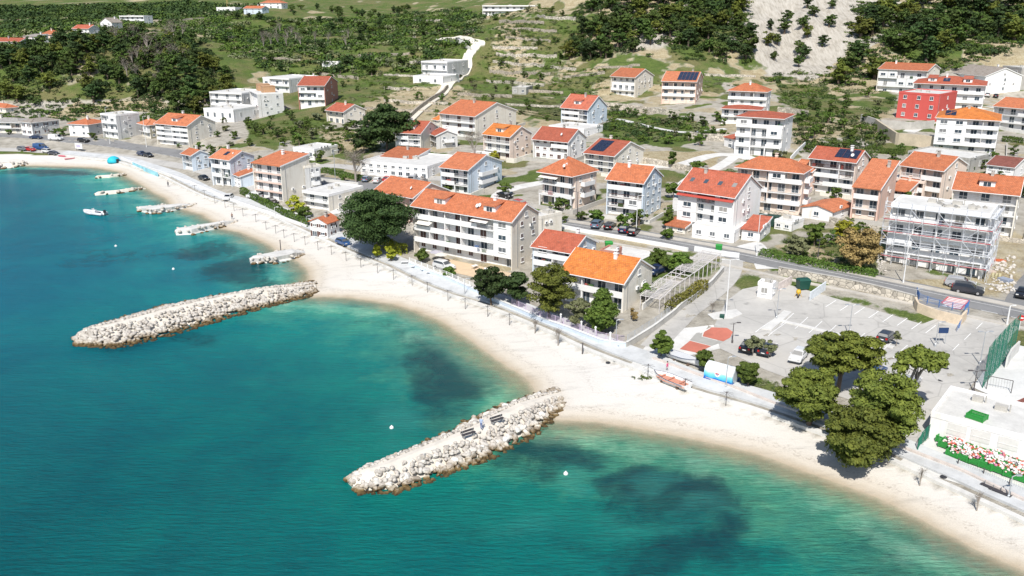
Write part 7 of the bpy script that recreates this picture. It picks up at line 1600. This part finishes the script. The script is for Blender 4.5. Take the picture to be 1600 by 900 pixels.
# sloped red rail lying at the court edge
p0 = P(1552,652); p1 = P(1600,636); m_ = MB(); 
for k_ in range(3): m_.tube((0,0,.3+.25*k_), tuple(np.array(p1)-p0+[0,0,.9+.25*k_]), .09, n=5)
for t in (.1,.35,.6,.85): v = (np.array(p1)-p0)*t; m_.box(v[0]-.06, v[0]+.06, v[1]-.06, v[1]+.06, -.2, 1.5)
o = m_.build('barrier', plain('rusty_red_steel', (.22,.06,.04), .8)); o.location = p0; tag(o, 'rusty red steel barrier beyond the roof of the low white building', 'barrier')
# information sign
N, h = height_at(1471,538,512); r = empty('information_sign', tuple(N)); tag(r, 'dark blue solar panel sign on two posts in the car park', 'sign'); 
for x in (-.5,.5): m_ = MB(); m_.tube((x,0,0), (x,0,h), .05, n=6); m_.build('post', POLEM, r)
m_ = MB(); m_.box(-.75,.75,-.05,.05,h-.9,h); m_.build('panel', plain('navy_panel', (.02,.05,.14), .3), r)
# no-entry style round red sign and a post at the junction
N, h = height_at(1592,515,492); r = empty('road_sign', tuple(N), -.4); tag(r, 'round red road sign on a post at the right edge of the main road', 'sign'); m_ = MB(); m_.tube((0,0,0), (0,0,h), .06, n=6); m_.build('post', WPOLE, r); m_ = MB(); m_.tube((0,-.08,h-.5), (0,-.03,h-.5), .5, n=20); m_.build('disc', plain('red_sign', (.55,.02,.02), .4), r); m_ = MB(); m_.box(-.35,.35,-.11,-.082,h-.6,h-.4); m_.build('bar', WHITE, r)
# ---------------------------------------------------------------- pergola
PA = np.array(P(1000,484)[:2]); PB = np.array(P(1097,412)[:2]); PC = np.array(P(1040,503)[:2]); d = (PB-PA); LL = np.linalg.norm(d); d /= LL; nn = np.array([d[1], -d[0]]); Wp = 3.7
r = empty('pergola', (PA[0], PA[1], float(hgt(*PA))), math.atan2(d[1], d[0])); tag(r, 'long white steel pergola frame with open lattice roof between house and hedge', 'pergola'); PERG = plain('pale_steel_lattice', (.66,.63,.62), .6)
nb = 13; 
def gz(x, y): q = PA+d*x+nn*(-y); return float(hgt(*q))-float(hgt(*PA))
for i in range(nb+1):
    x = LL*i/nb; 
    for y in (0, -Wp): m_ = MB(); z_ = gz(x, y); m_.tube((x,y,z_-.2), (x,y,z_+2.7), .07, n=5); m_.build('post', PERG, r)
    m_ = MB(); z_ = gz(x, 0); m_.tube((x,.2,z_+2.7), (x,-Wp-.2,z_+2.7), .07, n=5); m_.build('cross_beam', PERG, r)
for y in (0, -Wp/2, -Wp):
    m_ = MB()
    for i in range(nb): a_, b_ = LL*i/nb, LL*(i+1)/nb; m_.tube((a_,y,gz(a_,0)+2.75), (b_,y,gz(b_,0)+2.75), .07, n=5)
    m_.build('long_beam', PERG, r)
gap_ = lambda i: 4 <= i < 7
for i in range(nb):
    if gap_(i): continue
    for j in range(4): m_ = MB(); x = LL*(i+(j+.5)/4)/nb; z_ = gz(x, 0)+2.84; m_.tube((x,.3,z_), (x,-Wp-.3,z_), .045, n=4); m_.build('rafter', PERG, r)
for k_ in range(5):
    y = -.4-k_*.75
    for rng_ in (range(0, 4), range(7, nb)):
        m_ = MB()
        for i in rng_: a_, b_ = LL*i/nb, LL*(i+1)/nb; m_.tube((a_,y,gz(a_,0)+2.9), (b_,y,gz(b_,0)+2.9), .03, n=4)
        m_.build('batten', PERG, r)
# ---------------------------------------------------------------- kiosk
def kioskmat():
    m, nt, b = newmat('kiosk_print'); pos = objpos(nt); sx = nd(nt, 'ShaderNodeSeparateXYZ'); nt.links.new(pos, sx.inputs[0]); w = noise(nt, 1.2, 3, .5, pos)
    z_ = mathn(nt, 'ADD', sx.outputs[2], mathn(nt, 'MULTIPLY', mathn(nt, 'SUBTRACT', w.outputs[0], .5), .7)); c = ramp(nt, mathn(nt, 'MULTIPLY', z_, .4), [(0,(.01,.10,.42)),(.22,(.01,.14,.5)),(.27,(.05,.42,.72)),(.5,(.25,.68,.85)),(.66,(.8,.82,.82))]); nt.links.new(c, b.inputs['Base Color']); b.inputs['Roughness'].default_value = .4; return m
q = P(1127,594); h_ = P(1147,600); r = empty('kiosk', tuple(q), math.atan2(h_[1]-q[1], h_[0]-q[0])); tag(r, 'rounded white and blue kiosk printed with waves, between two round clipped trees', 'kiosk'); m_ = MB(); prof = [(-1.3,0),(1.3,0)]+[(1.3*math.cos(a), 1.2+1.35*math.sin(a)) for a in np.linspace(0, math.pi, 12)]; n = len(prof)
m_.add([(-2.2,y,z_) for y,z_ in prof]+[(2.2,y,z_) for y,z_ in prof], [tuple(range(n)), tuple(reversed(range(n,2*n)))]+[(i,(i+1)%n+0,n+(i+1)%n,n+i) for i in range(n)]); m_.build('shell', kioskmat(), r)
m_ = MB(); m_.box(-2.25,2.25,-1.36,-1.30,.0,.35); m_.build('plinth', plain('kiosk_blue', (.01,.09,.4), .4), r)
for s_ in (-1,1): m_ = MB(); m_.tube((s_*2.2,0,1.25),(s_*2.24,0,1.25),1.05,n=20); m_.build('end_panel', plain('kiosk_grey', (.5,.55,.6), .4), r)
m_ = MB(); m_.tube((-.1,-1.335,1.35),(-.1,-1.30,1.35),.42,n=18); lg = m_.build('logo', WHITE, r); m_ = MB(); m_.box(-.38,.2,-1.365,-1.34,1.38,1.5); m_.box(-.3,.1,-1.365,-1.34,1.22,1.3,1); m_.build('logo_mark', [plain('logo_red', (.6,.02,.04), .4), plain('logo_blue', (.02,.06,.3), .4)], lg)
# ---------------------------------------------------------------- green crates full of floats
def crate_meshes():
    c = MB(); w, d_, h_ = 1.25, .95, .75; t = .06
    for (x0,x1,y0,y1) in ((-w,w,-d_,-d_+t),(-w,w,d_-t,d_),(-w,-w+t,-d_+t,d_-t),(w-t,w,-d_+t,d_-t)):
        for k_ in range(4): c.box(x0,x1,y0,y1,.05+k_*.18,.05+k_*.18+.14)
    c.box(-w-.04,w+.04,-d_-.04,-d_+t,h_,h_+.08); c.box(-w-.04,w+.04,d_-t,d_+.04,h_,h_+.08); c.box(-w-.04,-w+t,-d_+t,d_-t,h_,h_+.08); c.box(w-t,w+.04,-d_+t,d_-t,h_,h_+.08); c.box(-w+t,w-t,-d_+t,d_-t,.05,.12)
    for x in (-w,w):
        for y in (-d_,d_): c.box(x-.07,x+.07,y-.07,y+.07,0,h_+.1)
    return c.mesh('crate', GREENP)
CR = crate_meshes(); fl = []; rows = [(1487,700,1),(1503,705,1),(1520,711,1),(1538,717,1),(1557,722,1),(1575,729,1),(1594,737,1),(1499,714,1),(1517,720,1),(1536,727,0),(1554,732,1),(1572,739,1),(1590,746,1),(1483,692,0),(1610,744,1)]
e0 = P(1487,700); e1 = P(1594,737); angc = math.atan2(e1[1]-e0[1], e1[0]-e0[0])
where = ['at the left end of the back row','second in the back row','third in the back row','fourth in the back row','fifth in the back row','sixth in the back row','seventh in the back row','first in the front row','second in the front row','third in the front row','fourth in the front row','fifth in the front row','sixth in the front row','at the far left corner of the stack','cut by the right edge of the photo']
for i, (x, y, full) in enumerate(rows):
    q = P(x, y); o = link('crate', CR); o.location = (q[0], q[1], q[2]+.08); o.rotation_euler.z = angc; tag(o, ('green crate heaped with red and white floats, ' if full else 'empty green crate, ')+where[i], 'crate', 'green crates beside the low white building')
    if full:
        for _ in range(46): fl.append((q[0]+math.cos(angc)*random.uniform(-1.05,1.05)-math.sin(angc)*random.uniform(-.75,.75), q[1]+math.sin(angc)*random.uniform(-1.05,1.05)+math.cos(angc)*random.uniform(-.75,.75), q[2]+random.uniform(.65,1.15), random.uniform(.12,.24)))
q = at_z(1527,655,P(1527,690)[2]+3.2); o = link('crate', CR); o.location = at_z(1526,654,LB.location.z+B_['h']+.14); o.rotation_euler.z = angc; o.scale = (.8, .8, .8); tag(o, 'green crate with a white bag, alone on the flat roof of the low white building', 'crate')
def floatmat():
    m, nt, b = newmat('float_plastic'); v = nd(nt, 'ShaderNodeTexVoronoi'); v.inputs['Scale'].default_value = 2.2; nt.links.new(wpos(nt), v.inputs['Vector']); s_ = nd(nt, 'ShaderNodeSeparateColor'); nt.links.new(v.outputs['Color'], s_.inputs[0]); c = ramp(nt, s_.outputs[0], [(0,(.72,.68,.66)),(.45,(.75,.55,.52)),(.62,(.6,.13,.09)),(.8,(.74,.72,.7)),(.92,(.5,.2,.3))]); [setattr(n_.color_ramp, 'interpolation', 'CONSTANT') for n_ in nt.nodes if n_.type == 'VALTORGB']; nt.links.new(c, b.inputs['Base Color']); b.inputs['Roughness'].default_value = .5; return m
bm = bmesh.new(); bmesh.ops.create_icosphere(bm, subdivisions=1, radius=1); fm_ = bpy.data.meshes.new('float'); bm.to_mesh(fm_); bm.free(); fm_.materials.append(floatmat())
merged([(0, TRS(x, y, z_, s_, random.random()*6, sz=s_*.8)) for x, y, z_, s_ in fl], [fm_], 'fishing_floats', 'red, white and pink floats heaped in the green crates', 'floats')
fence([(1490,762),(1520,772),(1560,790),(1600,806)], .95, 'thin dark fence posts between promenade and crates', DPOLE, 0, 1, 3.2, .01, .05, name='wire_fence') if 0 else fence([(1496,728),(1530,741),(1570,758),(1610,775)], 1.0, 'thin dark wire fence between the promenade and the green crates', DPOLE, 0, .6, 3.0, .008, .05, name='wire_fence')
fence([(1433,706),(1440,694),(1455,680)], 1.9, 'short green mesh fence at the left corner of the low white building', NET, 0, .14, 1.5, .02, .06, name='mesh_fence')
bench(1548,767,1560,772,2.4,'brown timber bench below the green crates', False); bench(1562,774,1575,779,2.4,'brown timber bench beside the lamp post below the crates', False)
# small yard things: bins, mixer, low painted walls
def bin_(px, py, label, mat, s=1.0):
    q = P(px, py); r = empty('waste_bin', tuple(q), random.uniform(-.5,.2)); r.scale = (s,s,s); tag(r, label, 'waste bin'); m_ = MB(); m_.add([(-.55,-.42,.12),(.55,-.42,.12),(.55,.42,.12),(-.55,.42,.12),(-.68,-.52,1.1),(.68,-.52,1.1),(.68,.52,1.1),(-.68,.52,1.1)], [(0,3,2,1),(4,5,6,7),(0,1,5,4),(1,2,6,5),(2,3,7,6),(3,0,4,7)]); m_.build('tub', mat, r); m_ = MB(); m_.add([(-.7,-.55,1.12),(.7,-.55,1.12),(.7,.55,1.12),(-.7,.55,1.12),(-.6,-.3,1.32),(.6,-.3,1.32),(.6,.3,1.32),(-.6,.3,1.32)], [(0,3,2,1),(4,5,6,7),(0,1,5,4),(1,2,6,5),(2,3,7,6),(3,0,4,7)]); m_.build('lid', mat, r)
DG = plain('dark_green_plastic', (.01,.07,.05), .5)
bin_(1254,452,'dark green waste container standing in the painted enclosure by the car park',DG,1.6); bin_(1123,391,'green waste bin at the roadside below the four-skylight house',GREENP); bin_(951,388,'green waste bin on the yard behind the orange-roofed house',GREENP,1.2); bin_(1128,498,'dark small bin on the forecourt by the lamp post',DG,.6)
px_wall([(1216,455),(1236,444)], 1.6, .2, plain('muralled_wall', (.66,.58,.54), .8, 0, .35, 2, world=True), 'enclosure_wall', 'painted low enclosure wall left of the dark green container', 'wall')
px_wall([(1265,470),(1289,453)], 1.6, .2, plain('pale_mural_wall', (.66,.70,.73), .8, 0, .3, 3, world=True), 'enclosure_wall', 'painted low enclosure wall right of the dark green container', 'wall')
q = P(1247,464); r = empty('concrete_mixer', tuple(q), .5); tag(r, 'yellow concrete mixer in front of the dark green container', 'mixer'); YP = plain('yellow_paint', (.62,.38,.03), .5); m_ = MB(); m_.lathe([(.15,.55),(.42,.75),(.45,1.05),(.3,1.35),(.22,1.4)], 12); m_.build('drum', YP, r)
for x, y in ((-.5,-.4),(.5,-.4),(-.5,.4),(.5,.4)): m_ = MB(); m_.tube((x,y,0),(x*.5,y*.5,.75),.04,n=5); m_.build('leg', YP, r)
m_ = MB(); m_.tube((-.5,-.5,.22),(-.5,-.4,.22),.22,n=12); m_.build('wheel', RUB, r)
# rubble, planks and pallets on the building site
MIXC = plain('site_rubble', (.52,.46,.42), .9, 0, .5, .5, world=True)
it = []
for k_ in range(150):
    x, y = random.uniform(1548,1585), random.uniform(400,458); q = P(x, y); it.append((k_ % 6, TRS(q[0], q[1], q[2]+.1, random.uniform(.15,.6), random.random()*6)))
for k_ in range(40): q = P(random.uniform(1370,1385), random.uniform(395,425)); it.append((k_ % 6, TRS(q[0], q[1], q[2]+.1, random.uniform(.15,.5), random.random()*6)))
merged(it, LOW, 'site_rubble', 'pale rubble and bags strewn on the building site', 'rubble')
for i, (x, y, c, lab) in enumerate([(1560,408,(.6,.14,.05),'orange tarpaulin pile behind the building site rubble'),(1556,432,(.55,.5,.3),'yellowish pallet stack on the building site'),(1570,440,(.35,.4,.5),'bluish pallet stack on the building site'),(1545,425,(.62,.5,.42),'long pale plank stack beside the scaffolding')]):
    q = P(x, y); m_ = MB(); [m_.box(-1.1,1.1,-.8+j*.55,-.45+j*.55,.0+l*.16,.12+l*.16) for j in range(3) for l in range(1+i % 3+1)]; o = m_.build('plank_stack' if i else 'tarpaulin', plain('site_%d' % i, c, .8, 0, .3)); o.location = q; o.rotation_euler.z = i; tag(o, lab, 'site material')
# cane windbreak, white parasols and tables on the seafront terraces
def parasol(px, py, label, mat, closed=False):
    q = P(px, py); r = empty('parasol', tuple(q)); tag(r, label, 'parasol'); m_ = MB(); m_.tube((0,0,0),(0,0,2.3),.04,n=6); m_.build('pole', STEEL, r); m_ = MB(); m_.lathe([(1.5,2.0),(.75,2.25),(.05,2.45)] if not closed else [(.08,.9),(.22,1.4),(.05,2.5)], 8); m_.build('canopy', mat, r)
parasol(1100,373,'closed white parasol on the terrace of the four-skylight house',WHITE,True); parasol(690,412,'pale open parasol beside the white car of the seafront block',plain('cream_canvas', (.6,.56,.5), .9)); parasol(682,408,'grey open parasol left of the white car',plain('grey_canvas', (.4,.38,.42), .9))
def table_set(px, py, label, seed):
    q = P(px, py); r = empty('garden_table', tuple(q), seed); tag(r, label, 'table'); m_ = MB(); m_.box(-.7,.7,-.4,.4,.7,.74); m_.build('tabletop', WHITE, r)
    for x in (-.6,.6):
        for y in (-.32,.32): m_ = MB(); m_.tube((x,y,0),(x,y,.7),.025,n=5); m_.build('leg', STEEL, r)
for i, (x, y, l) in enumerate([(632,414,'white garden table under the bright hedge'),(647,420,'white garden table behind the picket fence, left'),(660,425,'white garden table behind the picket fence, middle'),(672,430,'white garden table behind the picket fence, right'),(742,420,'white garden table on the sandy yard'),(760,425,'white garden table by the entrance of the seafront block')]): table_set(x, y, l, i)
# western beach: murals, tent, small stands
px_wall([(208,259),(228,268),(247,276)], 1.3, .25, plain('blue_mural', (.30,.62,.75), .7, 0, .5, .35, world=True), 'mural_wall', 'low wall painted light blue beside the western promenade', 'wall')
q = P(178,254); r = empty('playhouse', tuple(q), -.5); tag(r, 'bright turquoise rounded tent on the western promenade', 'tent'); m_ = MB(); m_.lathe([(2.1,0),(2.2,.9),(1.7,1.7),(.8,2.2),(.05,2.35)], 12); m_.build('canopy', plain('turquoise_cloth', (.02,.48,.62), .7, 0, .25, .8), r, True); m_ = MB(); m_.box(1.9,2.3,-.5,.5,0,1.4); m_.build('doorway', DARK, r)
q = P(124,236); r = empty('billboard', tuple(q), -.45); tag(r, 'white billboard on two legs beside the western road', 'billboard'); m_ = MB(); m_.box(-1.9,1.9,-.06,.06,.9,2.9); m_.build('panel', WHITE, r); m_ = MB(); m_.box(-1.2,1.1,-.075,-.062,1.4,2.3); m_.build('poster', plain('poster_lilac', (.5,.45,.6), .6), r)
for x in (-1.4,1.4): m_ = MB(); m_.tube((x,0,0),(x,0,.95),.06,n=6); m_.build('leg', DARK, r)
for i, (x, y, c, l) in enumerate([(97,245,(.6,.10,.16),'red boat-shaped float on the sand by the grass bank'),(109,249,(.62,.25,.28),'pinkish kayak lying on the western beach')]):
    q = P(x, y); r = hull(3.4, .9, .4, 'kayak', plain('kayak_%d' % i, c, .5), None); r.location = (q[0], q[1], q[2]+.05); r.rotation_euler.z = -.4+i; tag(r, l, 'kayak')
# crane on the hill
N, h = height_at(356,16,-14); r = empty('crane', tuple(N)); tag(r, 'thin yellow construction crane rising beside the flat white building at the top edge', 'crane'); m_ = MB()
for x in (-.5,.5):
    for y in (-.5,.5): m_.tube((x,y,0),(x,y,h),.12,n=4)
for k_ in range(int(h/1.2)): m_.tube((-.5,-.5,k_*1.2),(.5,-.5,k_*1.2+1.2),.07,n=3)
m_.build('mast', plain('crane_yellow', (.5,.4,.15), .6), r)
# ---------------------------------------------------------------- hillside walls
def dry_wall(px, h, label, mat=STONE, t=.5, group='dry-stone terrace walls on the slopes'): return px_wall(px, h, t, mat, 'terrace_wall', label, 'wall', -1.2, group=group)
LABT = 'dry-stone wall holding a farmed terrace'
rgw = random.Random(3)
for x0, y0, x1, y1 in [(560,170,680,176),(600,160,700,164),(545,186,640,184),(715,150,800,152),(790,165,880,168),(800,142,880,147),(760,128,850,134),(765,112,860,118),(770,98,850,103),(775,86,870,90),(770,74,840,78),(790,60,860,66),(800,46,870,50),(780,34,850,38),(600,140,640,142),(600,118,660,121),(640,98,665,99),(560,88,640,86),(480,75,560,72),(580,62,650,60),(650,48,740,50),(480,52,560,50),(620,36,700,34),(840,28,900,30),(860,105,900,110),(400,92,470,96),(350,60,420,56),(240,34,330,30),(500,118,560,124),(930,108,1000,104),(1100,118,1180,122),(880,122,945,116)]:
    n_ = 5; pts = [(x0+(x1-x0)*i/n_, y0+(y1-y0)*i/n_+rgw.uniform(-1.2,1.2)) for i in range(n_+1)]; dry_wall(pts, rgw.uniform(.9,1.5), LABT, STONEW if rgw.random() < .5 else STONE)
px_wall([(640,187),(662,168),(690,150),(700,140)], 2.2, .6, STONE, 'track_wall', 'tall dark stone wall along the left side of the dirt track', 'wall')
px_wall([(682,66),(700,70),(728,74),(736,80)], 2.0, .5, PALE, 'track_wall', 'white concrete wall at the upper bend of the dirt track', 'wall')
px_wall([(1367,203),(1385,216),(1400,226),(1462,232)], 3.6, .6, plain('ochre_concrete', (.55,.47,.35), .9, 0, .3, .4, world=True), 'retaining_wall', 'high ochre concrete retaining wall below the red annex', 'wall')
px_wall([(1345,190),(1375,200),(1420,203),(1458,200)], 2.6, .5, CONC, 'retaining_wall', 'grey concrete wall directly under the red annex', 'wall')
px_wall([(1076,216),(1100,219),(1140,221)], 2.2, .5, STONEW, 'retaining_wall', 'pale stone wall left of the tall white block', 'wall')
px_wall([(1215,175),(1240,178),(1262,181)], 2.0, .5, STONEW, 'retaining_wall', 'pale wall on the slope behind the tall white block', 'wall')
px_wall([(945,168),(985,172),(1030,178),(1060,182)], 2.2, .5, STONEW, 'retaining_wall', 'pale stone wall below the two upper houses', 'wall')
px_wall([(1000,253),(1050,262),(1078,268)], 1.6, .4, STONEW, 'garden_wall', 'pale garden wall beside the lane above the four-skylight house', 'wall')
px_wall([(380,262),(420,270),(500,283),(560,290)], .9, .3, PALE, 'garden_wall', 'white garden wall along the street behind the glazed block', 'wall')
px_wall([(1295,352),(1340,362),(1385,371)], 2.0, .35, STONEW, 'garden_wall', 'pale wall behind the rust-brown tree', 'wall')
px_wall([(858,352),(905,362),(960,372),(1040,386),(1075,393)], .8, .3, WHITE, 'garden_wall', 'low white wall along the inland side of the main road', 'wall')
px_wall([(1085,392),(1130,400),(1155,403)], 1.0, .3, WHITE, 'garden_wall', 'low white wall before the four-skylight house', 'wall')
# plots: a low wall on two or three sides of the houses
PW_MATS = [WHITE, PALE, STONEW, CONC, WALLS['cream']]
rgp = random.Random(12)
for hx in [o for o in COL.objects if o.type == 'EMPTY' and o.parent is None and o.name.split('.')[0] in ('apartment_house', 'house', 'villa')]:
    x, y, z_ = hx.location; px, py = proj((x, y, z_))
    if py < 105 or y > 330 or x < -130: continue
    wl_ = next((c for c in hx.children if c.name.startswith('wall')), None)
    if not wl_: continue
    bb = [Vector(c) for c in wl_.bound_box]; hw_ = max(c.x for c in bb)+rgp.uniform(2.2, 4); hd_ = max(c.y for c in bb)+rgp.uniform(2.2, 4); c_, s_ = math.cos(hx.rotation_euler.z), math.sin(hx.rotation_euler.z); T_ = lambda a, b: np.array([x+c_*a-s_*b, y+s_*a+c_*b])
    corners = [T_(-hw_, -hd_), T_(hw_, -hd_), T_(hw_, hd_), T_(-hw_, hd_)]; line = resample([corners[0], corners[1], corners[2]], 1.0)
    good = [np.min(np.hypot(*(ROADP-p).T)) > 4.2 and np.min(np.hypot(*(HOUSES[np.hypot(*(HOUSES-[x, y]).T) > 1]-p).T)) > 8 and hgt(*p) > 3.2 for p in line]
    run = []; best = []
    for p, g_ in zip(line, good):
        if g_: run.append(p)
        else: run = []
        if len(run) > len(best): best = list(run)
    if len(best) < 8: continue
    m_ = MB(); h_ = rgp.uniform(.8, 1.5); V = []; n_ = len(best); z0 = float(hgt(*best[0]))
    for i in range(n_):
        d_ = best[min(i+1, n_-1)]-best[max(i-1, 0)]; d_ = d_/np.linalg.norm(d_); nn_ = np.array([-d_[1], d_[0]])*.14; g_ = float(hgt(*best[i]))
        for q_ in (-1, 1): u = best[i]+nn_*q_-best[0]; V += [(u[0], u[1], g_-z0-.6), (u[0], u[1], g_-z0+h_)]
    F = []
    for i in range(n_-1): a_, b_ = i*4, i*4+4; F += [(a_, b_, b_+1, a_+1), (a_+2, a_+3, b_+3, b_+2), (a_+1, b_+1, b_+3, a_+3)]
    F += [(0, 1, 3, 2), (4*n_-4, 4*n_-2, 4*n_-1, 4*n_-3)]
    m_.add(V, F); o = m_.build('plot_wall', rgp.choice(PW_MATS)); o.location = (best[0][0], best[0][1], z0); tag(o, 'low pale wall round a house plot', 'wall', 'low walls round the house plots')
# every labelled thing is declared as one, whatever its name ends in
for o in list(COL.objects):
    if o.parent is None and 'label' in o and 'kind' not in o: o['kind'] = 'thing'
